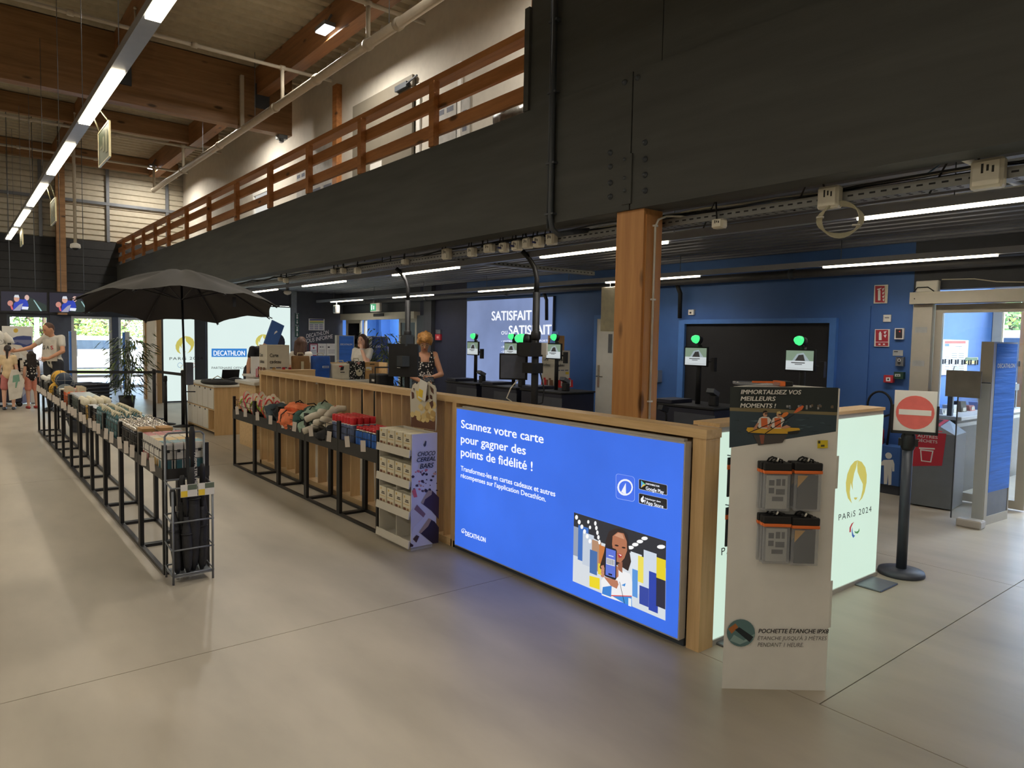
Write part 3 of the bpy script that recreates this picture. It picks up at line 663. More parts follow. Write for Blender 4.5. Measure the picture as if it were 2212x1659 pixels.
sly = [8.52, 8.3, 8.09, 7.9, 7.66, 7.5, 7.3, 6.99, 6.79, 6.55, 6.43, 6.22, 5.97, 5.73, 5.61, 5.42, 5.25, 5.05, 4.88, 4.72, 4.58]
for k, y in enumerate(sly):
    t0 = random.uniform(-.012, .012); t1 = -random.uniform(.0, .06) if k % 3 else random.uniform(-.07, .01)
    m = (M_oak, M_oakd, M_oak)[k % 3]
    def s(b):
        b.prism([(XC+.012, y+t1-.009, .055), (XC+.108, y+t1-.009+.0, .055), (XC+.108, y+t0-.009, 1.115), (XC+.012, y+t0-.009, 1.115)], (0, .018, 0))
    part('slat', ct, m, s, True)
# blue light box
XS = 2.94
tl, tr, bl, br = P('x', XS, 986, 876), P('x', XS, 1477, 953), P('x', XS, 982, 1171), P('x', XS, 1466, 1389)
Y0, Y1, Z0, Z1 = (tr.y+br.y)/2, (tl.y+bl.y)/2, .05, 1.085
lb = thing('light_box', 'large glowing blue advertising light box with loyalty card text and a photo', 'light box', (XS+.03, (Y0+Y1)/2, Z0))
part('casing', lb, M_alu, lambda b: b.box(XS+.002, XS+.052, Y0-.004, Y1+.004, Z0-.004, Z1+.006), True)
part('top_profile', lb, M_alu, lambda b: b.box(XS+.02, XS+.05, Y0+.02, Y1-.05, Z1+.006, Z1+.018), True)
part('screen', lb, mat('lit_blue_film', (60, 112, 232), .4, emit=.8, var=.14, scale=1.1), lambda b: b.box(XS, XS+.002, Y0+.004, Y1-.004, Z0+.004, Z1-.004), True)
M_lt = mat('lit_white_ink', (240, 244, 255), .5, emit=.84, var=0)
X_ = XS
def z12(x, y): return (950+x/3.0167, 850+y/3.0167)
def z15(x, y): return (1200+x/3.457, 880+y/3.457)
for s, a, b_, tp in (('Scannez votre carte', (140, 222), (678, 325), (140, 168)), ('pour gagner des', (138, 318), (562, 400), (138, 264)), ('points de fidélité !', (138, 405), (606, 505), (138, 350)),
                     ('Transformez-les en cartes cadeaux et autres', (138, 500), (754, 672), (138, 468)), ('récompenses sur l\'application Decathlon.', (138, 545), (692, 705), (138, 515)), ('DECATHLON', (168, 925), (300, 970), (168, 895))):
    text_px(s, 'x', XS, z12(*a), z12(*b_), z12(*tp), M_lt, lb, bold=.02 if s != 'DECATHLON' else .035)
A = Art('x', XS)
Wt, Bk = (240, 243, 252), (16, 17, 22)
def logo(c, r, col, inner, f):
    A.ell(f(*c), r/3.2, r/3.0, col); A.ell(f(c[0]+r*.02, c[1]), r/3.2*.8, r/3.0*.78, inner)
    A.poly([f(c[0]-r*.55, c[1]+r*.62), f(c[0]+r*.1, c[1]-r*.62), f(c[0]+r*.12, c[1]+r*.9), f(c[0]-r*.2, c[1]+r*.85)], col); A.poly([f(c[0]+r*.34, c[1]+r*.95), f(c[0]+r*.36, c[1]+.35*r), f(c[0]+r*.5, c[1]+.55*r)], inner)
def roundrect(x0, y0, x1, y1, rr, col, sk):
    pts = []
    for cx, cy, a0 in ((x1-rr, y0+rr, -90), (x1-rr, y1-rr, 0), (x0+rr, y1-rr, 90), (x0+rr, y0+rr, 180)):
        for k in range(5):
            a = R(a0+k*22.5); x = cx+rr*math.cos(a); y = cy+rr*math.sin(a); pts.append(z15(x, y+(x-x0)*sk))
    A.poly(pts, col)
roundrect(450, 492, 592, 680, 22, (150, 176, 250), .19); roundrect(453, 495, 589, 677, 20, (66, 112, 235), .19)
logo((520, 597), 54, Wt, (66, 112, 235), z15)
logo((150+4, 895), 15, Wt, (62, 116, 236), z12)
for y0 in (533, 638):
    roundrect(622, y0, 836, y0+78, 8, (170, 180, 210), .22); roundrect(625, y0+3, 833, y0+75, 7, Bk, .22)
A.poly([z15(640, 545), z15(676, 578), z15(640, 600)], (90, 200, 160)); A.poly([z15(640, 572), z15(676, 578), z15(640, 600)], (230, 190, 80)); A.poly([z15(640, 545), z15(655, 572), z15(640, 600)], (90, 160, 240))
A.ell(z15(652, 690), 4.2, 5.8, Wt); A.ell(z15(662, 684), 1.6, 2, Bk); A.ell(z15(656, 667), 1.2, 2, Wt)
# photo of a woman holding a phone in the shop
ph = [z15(140, 783), z15(828, 998), z15(822, 1592), z15(130, 1296)]
A.poly(ph, (214, 220, 226))
def q4(u, v):
    a = Vector(ph[0]).lerp(Vector(ph[1]), u); b_ = Vector(ph[3]).lerp(Vector(ph[2]), u); c_ = a.lerp(b_, v); return (c_.x, c_.y)
def qp(pts, col): A.poly([q4(*p) for p in pts], col)
qp([(0, 0), (1, 0), (1, .34), (.6, .3), (.3, .3), (0, .22)], (44, 46, 54))
for u0, u1, v0, v1, c in ((0, .09, .2, .62, (150, 160, 180)), (.05, .16, .16, .66, (60, 110, 190)), (.1, .22, .24, .7, (196, 206, 220)), (.2, .3, .3, .72, (180, 140, 110)), (.18, .26, .45, .78, (70, 110, 170)), (.28, .36, .34, .6, (200, 120, 60)), (.27, .32, .6, .75, (230, 206, 60)),
                          (.62, .74, .28, .8, (220, 228, 236)), (.7, .78, .3, .64, (236, 220, 90)), (.76, .9, .2, .78, (206, 216, 230)), (.82, .92, .45, .95, (40, 66, 170)), (.9, 1, .24, .5, (228, 206, 40)), (.9, 1, .5, .86, (40, 40, 60)), (.64, .7, .5, .86, (90, 150, 220)), (.72, .82, .68, .92, (50, 70, 160))):
    qp([(u0, v0), (u1, v0), (u1, v1), (u0, v1)], c)
for (u, v, rx, ry) in [(.03+.03*k, .06+.055*k, 3.2, 5) for k in range(6)]+[(.235+.012*k, .06+.06*k, 2.6, 5) for k in range(5)]+[(.62+.05*k, .23-.06*k, 7, 4) for k in range(4)]+[(.95, .09, 9, 4.5), (.16, .07, 2.4, 4), (.18, .14, 2.4, 4)]:
    A.ell(q4(u, v), rx, ry, (250, 250, 250), 10)
def zf(x, y): return z15(x, y)
def zp(pts, col): A.poly([zf(*p) for p in pts], col)
zp([(258, 1255), (335, 1275), (335, 1360), (258, 1335)], (236, 214, 40))
zp([(350, 1400), (345, 1290), (400, 1240), (480, 1210), (560, 1240), (578, 1300), (578, 1480), (430, 1430)], (238, 238, 240)); zp([(358, 1340), (425, 1330), (420, 1415), (352, 1390)], (60, 130, 210)); zp([(425, 1405), (575, 1412), (577, 1486), (520, 1462)], (60, 140, 215)); zp([(420, 1400), (575, 1405), (575, 1412), (420, 1408)], (216, 70, 70))
zp([(405, 925), (450, 905), (500, 905), (540, 950), (552, 1040), (570, 1150), (548, 1220), (500, 1190), (395, 1150), (352, 1230), (335, 1190), (368, 1080), (385, 980)], (46, 34, 34))
zp([(468, 1170), (505, 1150), (505, 1235), (478, 1215)], (156, 98, 74))
zp([(432, 960), (470, 930), (515, 940), (538, 1000), (540, 1070), (520, 1125), (490, 1160), (460, 1150), (438, 1090), (428, 1020)], (178, 114, 84)); zp([(445, 955), (475, 935), (505, 945), (520, 985), (480, 970)], (206, 150, 120))
for c, rx, ry, col in (((462, 1030), 4.6, 1.8, (40, 26, 26)), ((515, 1046), 4.4, 1.8, (40, 26, 26))): A.ell(zf(*c), rx, ry, col, 10, .2)
zp([(468, 1085), (505, 1098), (500, 1118), (480, 1122)], (176, 40, 52)); zp([(474, 1092), (500, 1101), (494, 1110)], (244, 236, 230))
zp([(376, 1040), (386, 1030), (458, 1058), (464, 1072), (460, 1282), (450, 1288), (376, 1260), (370, 1248)], (26, 28, 40)); zp([(384, 1048), (456, 1070), (452, 1272), (380, 1248)], (92, 116, 214))
zp([(386, 1120), (450, 1138), (448, 1186), (385, 1168)], (236, 238, 244))
for k in range(9): zp([(390+k*6.6, 1124+k*1.8), (393+k*6.6, 1125+k*1.8), (392+k*6.6, 1166+k*1.8), (389+k*6.6, 1165+k*1.8)], (30, 30, 40))
zp([(404, 1100), (440, 1110), (440, 1116), (404, 1106)], (220, 226, 244)); zp([(402, 1235), (430, 1243), (430, 1256), (402, 1248)], (30, 30, 50))
zp([(350, 1180), (368, 1175), (372, 1200), (372, 1262), (470, 1292), (478, 1320), (465, 1352), (420, 1330), (380, 1280), (356, 1240)], (184, 122, 94))
for k in range(4): A.ell(zf(358, 1190+k*22), 4, 3, (196, 136, 108), 10, .5)
zp([(462, 1180), (478, 1190), (478, 1260), (462, 1275)], (176, 114, 88))
zp([(485, 1300), (488, 1300), (525, 1462), (521, 1462)], (40, 40, 50)); zp([(500, 1325), (532, 1310), (526, 1335)], (60, 140, 215)); zp([(552, 1420), (574, 1426), (574, 1486), (552, 1478)], (230, 236, 240))
A.build('print', lb, emit=.84)
for s, a, b_, tp in (('DISPONIBLE SUR', (687, 572), (790, 594), (687, 560)), ('Google Play', (687, 612), (822, 644), (687, 585)), ('Télécharger dans', (678, 682), (798, 708), (678, 670)), ('l\'App Store', (678, 715), (818, 752), (678, 688))):
    text_px(s, 'x', XS, z15(*a), z15(*b_), z15(*tp), M_lt, lb, bold=.02, out=.014)
# ------------------------------------------------------------------ white light box at the counter end
wl = thing('light_box', 'long glowing white light box with gold flame face emblem at the counter end', 'light box', (4.05, 2.2, 0))
M_wf = mat('backlit_counter_film', (214, 240, 222), .5, emit=.74, var=.02, scale=1.5)
part('casing', wl, M_alu, lambda b: b.box(3.115, 5.03, 2.165, 2.29, .012, 1.165), True)
part('face', wl, M_wf, lambda b: b.box(3.125, 5.02, 2.158, 2.165, .03, 1.135), True)
part('top_board', wl, M_oakx, lambda b: b.box(3.115, 5.035, 2.155, 2.32, 1.165, 1.185), True)
part('edge_profile', wl, M_alu, lambda b: b.box(3.115, 5.03, 2.15, 2.165, .0, .03), True)
for x in (3.25, 4.8): part('foot_plate', wl, M_grey, lambda b: b.bbox(x-.1, x+.16, 1.98, 2.4, 0, .012, .005), True)
A = Art('y', 2.158)
GOLD = (226, 214, 100)
def emblem(f, A, gold=GOLD):
    A.poly([f(*p) for p in ((250, 602), (228, 610), (198, 645), (174, 705), (163, 770), (165, 830), (178, 885), (208, 925), (196, 880), (192, 840), (200, 770), (207, 800), (215, 825), (213, 770), (225, 700), (240, 655))], gold)
    A.poly([f(*p) for p in ((250, 602), (282, 615), (308, 655), (319, 710), (317, 770), (303, 840), (285, 885), (258, 914), (275, 880), (288, 820), (290, 780), (268, 735), (250, 690), (247, 640))], gold)
    A.poly([f(*p) for p in ((222, 884), (232, 878), (238, 881), (249, 877), (243, 893), (232, 898))], gold)
def zq(x, y): return (1780+x/3.456, 820+y/3.456)
def agitos(A, f):
    A.poly([f(*p) for p in ((224, 1062), (205, 1075), (190, 1105), (189, 1140), (200, 1138), (202, 1105), (212, 1082))], (196, 60, 70))
    A.poly([f(*p) for p in ((212, 1100), (206, 1130), (208, 1165), (218, 1182), (231, 1165), (220, 1158), (213, 1135))], (60, 110, 190))
    A.poly([f(*p) for p in ((262, 1108), (264, 1130), (250, 1150), (232, 1146), (226, 1130), (240, 1136), (254, 1130))], (70, 150, 80))
emblem(zq, A); agitos(A, zq)
def sh(x, y): q = P('y', 2.158, *zq(x, y)); return (q.x-1.27, q.y, q.z)
emblem(sh, A); agitos(A, sh)
A.build('print', wl, emit=.6)
M_ink = mat('black_ink', (24, 26, 30), .6, var=0)
a, b_, tp = P('y', 2.158, *zq(107, 1052)), P('y', 2.158, *zq(352, 985)), P('y', 2.158, *zq(108, 1005))
for dx in (0, -1.27): text('PARiS 2024', a+Vector((dx, 0, 0)), b_+Vector((dx, 0, 0)), (tp-a), M_ink, wl, bold=.0, spacing=1.25, norm=(0, -1, 0))
# packs hanging on wire arms of that light box
ORD = ['first', 'second', 'third', 'fourth', 'fifth', 'sixth', 'seventh', 'eighth', 'ninth', 'tenth', 'eleventh', 'twelfth', 'thirteenth', 'fourteenth', 'fifteenth', 'sixteenth']
def pouch(parent_or_none, name, label, group, loc, rz=0, card=True, dark=False):
    t = thing(name, label, 'pouch', loc, rz, group)
    part('sleeve', t, MATS.get('clear_sleeve') or mat('clear_sleeve', (176, 180, 188), .12, alpha=.35, var=.02), lambda b: b.bbox(-.06, .06, -.006, .006, -.205, -.022, .003))
    part('clip', t, M_blackm, lambda b: b.bbox(-.062, .062, -.011, .011, -.022, .012, .004))
    part('strip', t, MATS.get('orange_strip') or mat('orange_strip', (224, 112, 50), .5), lambda b: b.bbox(-.0625, .0625, -.0125, .0125, -.036, -.022, .003))
    k = part('insert', t, mat('grey_card', (188, 188, 184), .6) if card else mat('dark_card', (52, 54, 56), .6), lambda b: b.box(-.046, .046, -.003, .003, -.195, -.045))
    part('graphic', k, mat('dark_graphic', (70, 70, 74), .6) if card else mat('amber_graphic', (212, 158, 50), .6), lambda b: b.box(-.036, -.012, -.0036, -.003, -.09, -.065).box(-.004, .016, -.0036, -.003, -.09, -.06).box(.022, .036, -.0036, -.003, -.09, -.06).box(-.036, -.012, -.0036, -.003, -.125, -.1).box(-.004, .036, -.0036, -.003, -.13, -.105).box(-.02, .03, -.0036, -.003, -.16, -.14) if card else b.prism([(-.046, -.0036, -.045), (.0, -.0036, -.045), (-.046, -.0036, -.10)], (0, .0005, 0)))
    part('lanyard', t, M_blackm, lambda b: b.tube([(-.02, 0, .012), (-.015, -.006, .025), (.0, -.004, .032), (.018, -.005, .026), (.02, 0, .012)], .004, 5))
    return t
for r, (z, n) in enumerate(((1.0, 6), (.735, 6))):
    for k in range(n):
        x = 3.19+.012*(k % 2)+.03*(k//2 % 2); y = 2.125-.03*k
        t = thing('cable_pack', 'slim black orange-tabbed pack on the %s wire arm, %s from the light box' % (('upper', 'lower')[r], ORD[k]), 'pack', (x, y, z), 0, ('packs on the upper wire arm', 'packs on the lower wire arm')[r])
        part('tab', t, MATS['orange_strip'] if 'orange_strip' in MATS else mat('orange_strip', (224, 112, 50), .5), lambda b: b.box(-.035, .035, -.003, .003, -.055, -.03)); part('hanger', t, M_blackm, lambda b: b.box(-.033, .033, -.004, .004, -.03, .008))
        part('sleeve', t, mat('dark_sleeve', (44, 46, 52), .25), lambda b: b.bbox(-.03, .03, -.005, .005, -.2-.012*(k % 3), -.055, .002))
    part('wire_arm', wl, M_grey, lambda b: b.tube([(3.2, 2.16, z+.012), (3.2, 1.9, z+.012), (3.2, 1.885, z+.04)], .004, 6).tube([(3.235, 2.16, z+.012), (3.235, 1.93, z+.012)], .004, 6), True)
# ------------------------------------------------------------------ triangular cardboard display
L, Rr_ = P('z', 0, 1559, 1487), P('z', 0, 1783, 1492)
dv = (Rr_-L); Wd = dv.length; dx = dv.normalized(); rz = math.atan2(dx.y, dx.x); nrm = Vector((dx.y, -dx.x, 0))
ds = thing('display_stand', 'tall white triangular cardboard stand with a kayak photo and hanging waterproof pouches', 'display stand', tuple(L), rz)
inv = (Matrix.Translation(L) @ Matrix.Rotation(rz, 4, 'Z')).inverted()
def fl(px, py, d=0): q = inv @ Ploc(L, nrm, px, py); return (q.x, -d, q.z)
HT = (fl(1578, 833)[2]+fl(1810, 841)[2])/2
M_card = mat('white_cardboard', (228, 226, 222), .7, var=.03)
part('body', ds, M_card, lambda b: b.prism([(0, 0, 0), (Wd, 0, 0), (Wd/2+.03, .34, 0)], (0, 0, HT)))
part('flap', ds, M_card, lambda b: b.prism([(Wd, 0, .3), (Wd+.012, .004, .3), (Wd+.012, .004, .52), (Wd, 0, .52)], (0, .004, 0)).prism([(Wd, 0, .95), (Wd+.012, .004, .95), (Wd+.012, .004, 1.1), (Wd, 0, 1.1)], (0, .004, 0)))
A = Art('y', 0); 
def z7(x, y): return fl(1400+x/4.424, 600+y/4.424)
def zp(pts, col): A.poly([z7(*p) for p in pts], col)
zp([(785, 1040), (1820, 1050), (1795, 1470), (775, 1625)], (52, 68, 80)); zp([(785, 1040), (1820, 1050), (1808, 1290), (780, 1260)], (40, 48, 50)); zp([(780, 1240), (1150, 1248), (1500, 1275), (1808, 1285), (1806, 1315), (1450, 1300), (780, 1272)], (128, 116, 86))
random.seed(5)
for k in range(26):
    x = random.uniform(800, 1760); y = random.uniform(1330, 1480); zp([(x, y), (x+random.uniform(30, 110), y-4), (x+60, y+6)], random.choice(((74, 98, 112), (38, 52, 62), (92, 114, 124))))
for k in range(16):
    x = random.uniform(1290, 1760); y = random.uniform(1205, 1235); zp([(x, y), (x+18, y), (x+18, y+22), (x, y+22)], random.choice(((150, 150, 150), (110, 96, 80), (88, 100, 120))))
zp([(935, 1455), (945, 1430), (985, 1428), (1090, 1440), (1330, 1430), (1440, 1435), (1450, 1455), (1400, 1490), (1120, 1488), (960, 1478)], (214, 168, 52)); zp([(1330, 1470), (1450, 1455), (1430, 1488), (1330, 1495)], (40, 42, 44))
zp([(1000, 1500), (1330, 1500), (1280, 1575), (1050, 1600)], (74, 70, 70)); zp([(1060, 1500), (1110, 1500), (1100, 1585), (1075, 1585)], (140, 84, 68))
for dx_ in (0, 128):
    zp([(1035+dx_, 1400), (1060+dx_, 1340), (1090+dx_, 1325), (1150+dx_, 1330), (1175+dx_, 1360), (1150+dx_, 1400), (1140+dx_, 1440), (1060+dx_, 1440)], (220, 214, 208)); zp([(1075+dx_, 1340), (1135+dx_, 1340), (1140+dx_, 1430), (1078+dx_, 1430)], (214, 106, 60))
    zp([(1035+dx_, 1390), (1058+dx_, 1385), (1030+dx_, 1445), (1000+dx_, 1455), (1005+dx_, 1435)], (190, 136, 110)); A.ell((0, 0), 0, 0, (0, 0, 0), 3) if False else None
for c, hc in (((1115, 1300), (36, 28, 26)), ((1245, 1308), (206, 180, 120))):
    zp([(c[0]+22*math.cos(a), c[1]+30*math.sin(a)) for a in [k*.52 for k in range(12)]], (200, 150, 122)); zp([(c[0]-24, c[1]), (c[0]-18, c[1]-28), (c[0]+10, c[1]-34), (c[0]+24, c[1]-12), (c[0]-8, c[1]-12)], hc); zp([(c[0]-4, c[1]-6), (c[0]+22, c[1]-6), (c[0]+22, c[1]+4), (c[0]-4, c[1]+4)], (24, 24, 26))
zp([(1260, 1430), (1320, 1405), (1360, 1425), (1300, 1442)], (206, 150, 120))
for a, b2 in (((945, 1480), (1270, 1345)), ((1110, 1485), (1390, 1300))): zp([a, (a[0]+8, a[1]+4), (b2[0]+6, b2[1]+5), b2], (30, 30, 34))
zp([(1265, 1320), (1290, 1290), (1325, 1280), (1338, 1296), (1320, 1318), (1280, 1338)], (226, 130, 60)); zp([(1385, 1290), (1420, 1245), (1470, 1218), (1484, 1228), (1465, 1260), (1410, 1288)], (228, 112, 64))
zp([(1614, 1552), (1712, 1550), (1710, 1625), (1612, 1628)], (220, 196, 40)); zp([(1618, 1556), (1640, 1556), (1640, 1582), (1618, 1582)], (70, 70, 50)); zp([(1645, 1595), (1680, 1594), (1680, 1612), (1645, 1613)], (80, 76, 40))
def cz(x, y): return fl(1500+x/2.37, 800+y/2.37)
A.poly([cz(236+72*math.cos(a), 1341+70*math.sin(a)) for a in [k*.26 for k in range(24)]], (92, 124, 128)); A.poly([cz(180, 1380), cz(230, 1400), cz(300, 1370), cz(306, 1345), cz(250, 1380), cz(200, 1350)], (140, 168, 168)); A.poly([cz(170, 1320), cz(208, 1292), cz(222, 1312), cz(188, 1345)], (176, 110, 60)); A.poly([cz(205, 1325), cz(228, 1312), cz(300, 1362), cz(280, 1388)], (30, 40, 48))
o = A.build('print', None); o.parent = ds
def ltext(s, a, b2, tp, m, **k):
    A_, B_, T_ = Vector(a), Vector(b2), Vector(tp); o = text(s, A_, B_, T_-A_, m, None, norm=(0, -1, 0), **k); o.parent = ds; return o
M_wi = mat('white_ink', (226, 224, 220), .6, var=0); M_gi = mat('grey_ink', (84, 84, 84), .6, var=0)
for s, a, b2, tp in (('IMMORTALISEZ VOS', (876, 1108), (1446, 1112), (880, 1066)), ('MEILLEURS', (873, 1172), (1202, 1174), (877, 1130)), ('MOMENTS !', (870, 1236), (1205, 1240), (874, 1195))):
    ltext(s, z7(*a), z7(*b2), (z7(*a)[0], 0, z7(*tp)[2]), M_wi, bold=.03, slant=.18, out=.014)
for s, a, b2, tp, m, bo in (('POCHETTE ÉTANCHE IPX8', (322, 1338), (678, 1340), (322, 1316), M_ink, .02), ('ÉTANCHE JUSQU\'À 3 MÈTRES', (318, 1374), (668, 1375), (318, 1354), M_gi, 0), ('PENDANT 1 HEURE.', (318, 1408), (551, 1410), (318, 1386), M_gi, 0)):
    ltext(s, cz(*a), cz(*b2), (cz(*a)[0], 0, cz(*tp)[2]), m, bold=bo, slant=.18, out=.014)
MW = Matrix.Translation(L) @ Matrix.Rotation(rz, 4, 'Z')
for r, (px, py, nm) in enumerate(((1666, 1000, 'upper left'), (1731, 1000, 'upper right'), (1665, 1112, 'lower left'), (1725, 1116, 'lower right'))):
    q = fl(px, py)
    part('hook', ds, M_white, lambda b: b.tube([(q[0], 0, q[2]+.02), (q[0], -.075, q[2]+.022), (q[0], -.085, q[2]+.035)], .004, 6))
    for k in range(3):
        w_ = MW @ Vector((q[0]+.004*(k-1), -.016-.026*k, q[2]))
        pouch(None, 'waterproof_pouch', '%s clear waterproof pouch with orange strip hanging on the %s hook' % (('rear', 'middle', 'front')[k], nm), 'pouches on the %s hook' % nm, tuple(w_), rz+R(random.uniform(-4, 4)), card=(r % 2 == 0))
t = thing('waterproof_pouch', 'clear waterproof pouch lying flat on top of the white cardboard stand', 'pouch', tuple(MW @ Vector((.17, .1, HT+.012))), rz)
part('sleeve', t, MATS['clear_sleeve'], lambda b: b.bbox(-.13, .06, -.05, .05, -.008, .006, .004)); part('strip', t, MATS['orange_strip'], lambda b: b.bbox(.06, .085, -.05, .05, -.01, .012, .003)); part('clip', t, M_blackm, lambda b: b.bbox(.085, .12, -.05, .05, -.01, .012, .004)); part('edge', t, MATS['orange_strip'], lambda b: b.bbox(-.07, .03, -.052, -.044, .004, .012, .002))
# ------------------------------------------------------------------ chocolate cereal bar display
X0, X1, CY0, CY1 = 2.66, 2.88, 4.49, 4.995
cb = thing('cardboard_display', 'white cardboard tower with shelves of cereal bar boxes and a cut-out topper', 'display stand', (2.77, 4.75, 0))
M_cc = mat('cream_cardboard', (206, 200, 186), .7, var=.03)
HT2 = P('x', X0, 888, 938).z
part('side', cb, mat('pale_printed_card', (208, 206, 222), .6, var=.03), lambda b: b.box(X0, X1, CY0, CY0+.008, .03, HT2), True)
part('side', cb, M_cc, lambda b: b.box(X0, X1, CY1-.008, CY1, .03, HT2), True)
part('back', cb, M_cc, lambda b: b.box(X1-.008, X1, CY0+.008, CY1-.008, .03, HT2), True)
part('divider', cb, M_cc, lambda b: b.box(X0+.015, X1-.01, (CY0+CY1)/2-.003, (CY0+CY1)/2+.003, .05, HT2-.26), True)
tz = [P('x', X0, 888, py).z for py in (985, 1052, 1118, 1188)]
tz = [tz[0], tz[1], tz[2], .04]
for z in tz:
    part('shelf', cb, M_cc, lambda b: b.box(X0-.015, X1-.01, CY0+.009, CY1-.009, z, z+.006), True)
    part('lip', cb, M_cc, lambda b: b.prism([(X0-.028, CY0-.004, z-.012), (X0-.02, CY0-.004, z-.012), (X0-.012, CY0-.004, z+.045), (X0-.022, CY0-.004, z+.045)], (0, CY1-CY0+.008, 0)), True)
part('base', cb, M_cc, lambda b: b.box(X0+.01, X1-.02, CY0+.02, CY1-.02, 0, .03), True)
bx = thing('cereal_bar_box', 'cream cereal bar box in the front row on the top shelf of the cardboard tower', 'box', (0, 0, 0), 0, 'cereal boxes on the top shelf')
bw, bh, bd = .108, .155, .045
part('carton', bx, mat('cream_carton', (216, 208, 184), .6, var=.03), lambda b: b.bbox(0, bd, -bw/2, bw/2, 0, bh, .002))
def A_box():
    A = Art('x', -.0005); r = lambda y0, y1, z0, z1, c: A.poly([(0, y0, z0), (0, y1, z0), (0, y1, z1), (0, y0, z1)], c)
    r(.02, .035, .128, .145, (196, 158, 60)); r(-.03, .015, .108, .116, (50, 46, 44)); r(-.035, .02, .096, .104, (60, 54, 50)); r(-.045, .045, .078, .082, (200, 160, 70)); r(.005, .045, .02, .055, (112, 66, 44)); r(-.04, -.005, .02, .055, (186, 150, 110)); r(-.03, -.018, .03, .048, (90, 60, 44)); r(-.044, -.036, .02, .04, (60, 46, 40))
    o = A.build('print', None); o.parent = bx
A_box()
first = True
TN = ('top', 'middle', 'lower')
for ti, z in enumerate(tz[:3]):
    for k in range(4):
        for dpt in range(3 if ti == 0 else 2):
            y = CY0+.066+k*.124; x = X0-.005+dpt*(bd+.004)
            loc = (x, y, z+.0065); lab = 'cream cereal bar box, %s shelf of the tower, %s row, %s from the left' % (TN[ti], ('front', 'second', 'back')[dpt], ORD[3-k]); g = 'cereal boxes on the %s shelf' % TN[ti]
            if first: bx.location = loc; bx['label'] = lab; bx['group'] = g; first = False
            else: dup(bx, loc, label=lab, group=g)
# topper
XH = X1+.012
def zt(x, y): return (780+x/3.952, 800+y/3.952)
out = [(425, 478), (418, 205), (430, 165), (440, 125), (460, 108), (472, 125), (490, 100), (515, 85), (540, 95), (556, 110), (575, 95), (600, 120), (625, 130), (637, 160), (637, 240), (640, 420), (634, 515)]
pts = [P('x', XH, *zt(*p)) for p in out]
part('topper', cb, M_cc, lambda b: b.prism(pts, (.008, 0, 0)), True)
A = Art('x', XH)
zz = lambda pts, c: A.poly([zt(*p) for p in pts], c)
zz([(425, 478), (428, 380), (470, 370), (530, 400), (600, 430), (636, 360), (634, 512)], (104, 66, 50))
random.seed(2)
for k in range(26):
    c = (random.uniform(435, 625), random.uniform(290, 420)); zz([(c[0]+22*math.cos(a)*random.uniform(.7, 1), c[1]+26*math.sin(a)) for a in [j*.8 for j in range(8)]], random.choice(((214, 188, 128), (226, 204, 146), (186, 154, 96))))
for p in (((432, 180), (452, 190), (455, 235), (436, 245)), ((535, 240), (575, 210), (580, 245), (550, 270)), ((590, 130), (620, 160), (622, 205), (600, 180)), ((585, 275), (615, 255), (620, 300), (605, 330)), ((448, 150), (460, 155), (455, 180)), ((590, 205), (608, 215), (612, 250), (590, 240)), ((560, 115), (575, 125), (570, 145))): zz(p, (86, 52, 40))
zz([(470, 170), (535, 190), (530, 250), (510, 270), (480, 240)], (226, 196, 96))
A.build('print', cb)
A = Art('y', CY0-.0005)
zs = lambda pts, c: A.poly([zt(*p) for p in pts], c)
for k in range(34):
    c = (random.uniform(440, 650), random.uniform(850, 1030)); r_ = random.uniform(5, 17); zs([(c[0]+r_*math.cos(a+k), c[1]+r_*math.sin(a+k)*random.uniform(.6, 1.2)) for a in (0, 1.2, 2.6, 3.9, 5.1)], random.choice(((56, 40, 52), (72, 48, 54), (44, 34, 46), (190, 150, 140), (206, 110, 120))))
zs([(510, 1130), (570, 1025), (605, 1025), (664, 1085), (660, 1270), (600, 1200)], (66, 46, 62)); zs([(510, 1130), (570, 1025), (605, 1025), (600, 1060), (545, 1100), (530, 1140)], (170, 150, 140))
zs([(425, 1400), (420, 1200), (470, 1145), (545, 1215), (540, 1245), (450, 1330)], (196, 192, 204)); zs([(450, 1185), (475, 1145), (548, 1225), (530, 1255)], (130, 96, 104))
zs([(493, 1380), (575, 1262), (625, 1290), (662, 1340), (658, 1470), (610, 1478)], (50, 36, 50)); zs([(493, 1380), (575, 1262), (600, 1272), (570, 1330), (510, 1390)], (170, 146, 130))
zs([(440, 1440), (470, 1405), (495, 1415), (470, 1470)], (70, 46, 46)); zs([(415, 1470), (445, 1490), (440, 1505), (415, 1505)], (60, 40, 44)); zs([(432, 1030), (460, 1005), (478, 1080), (450, 1085)], (206, 96, 104)); zs([(545, 600), (556, 605), (552, 640), (540, 655), (532, 635), (540, 620)], (60, 60, 74))
A.build('print', cb)
for s, a, b2, tp in (('CHOCO', (472, 732), (622, 722), (478, 693)), ('CEREAL', (464, 782), (628, 766), (470, 744)), ('BARS', (494, 838), (606, 826), (500, 795))):
    A_, B_, T_ = (P('y', CY0-.0005, *zt(*p)) for p in (a, b2, tp)); text(s, A_, B_, T_-A_, M_ink, cb, bold=.02, norm=(0, -1, 0), slant=.12, out=.012)
q = P('x', XH-.03, 912, 843)
t = thing('price_card', 'white and yellow price card clipped on the cut-out topper', 'price card', (XH-.025, q.y, q.z-.07))
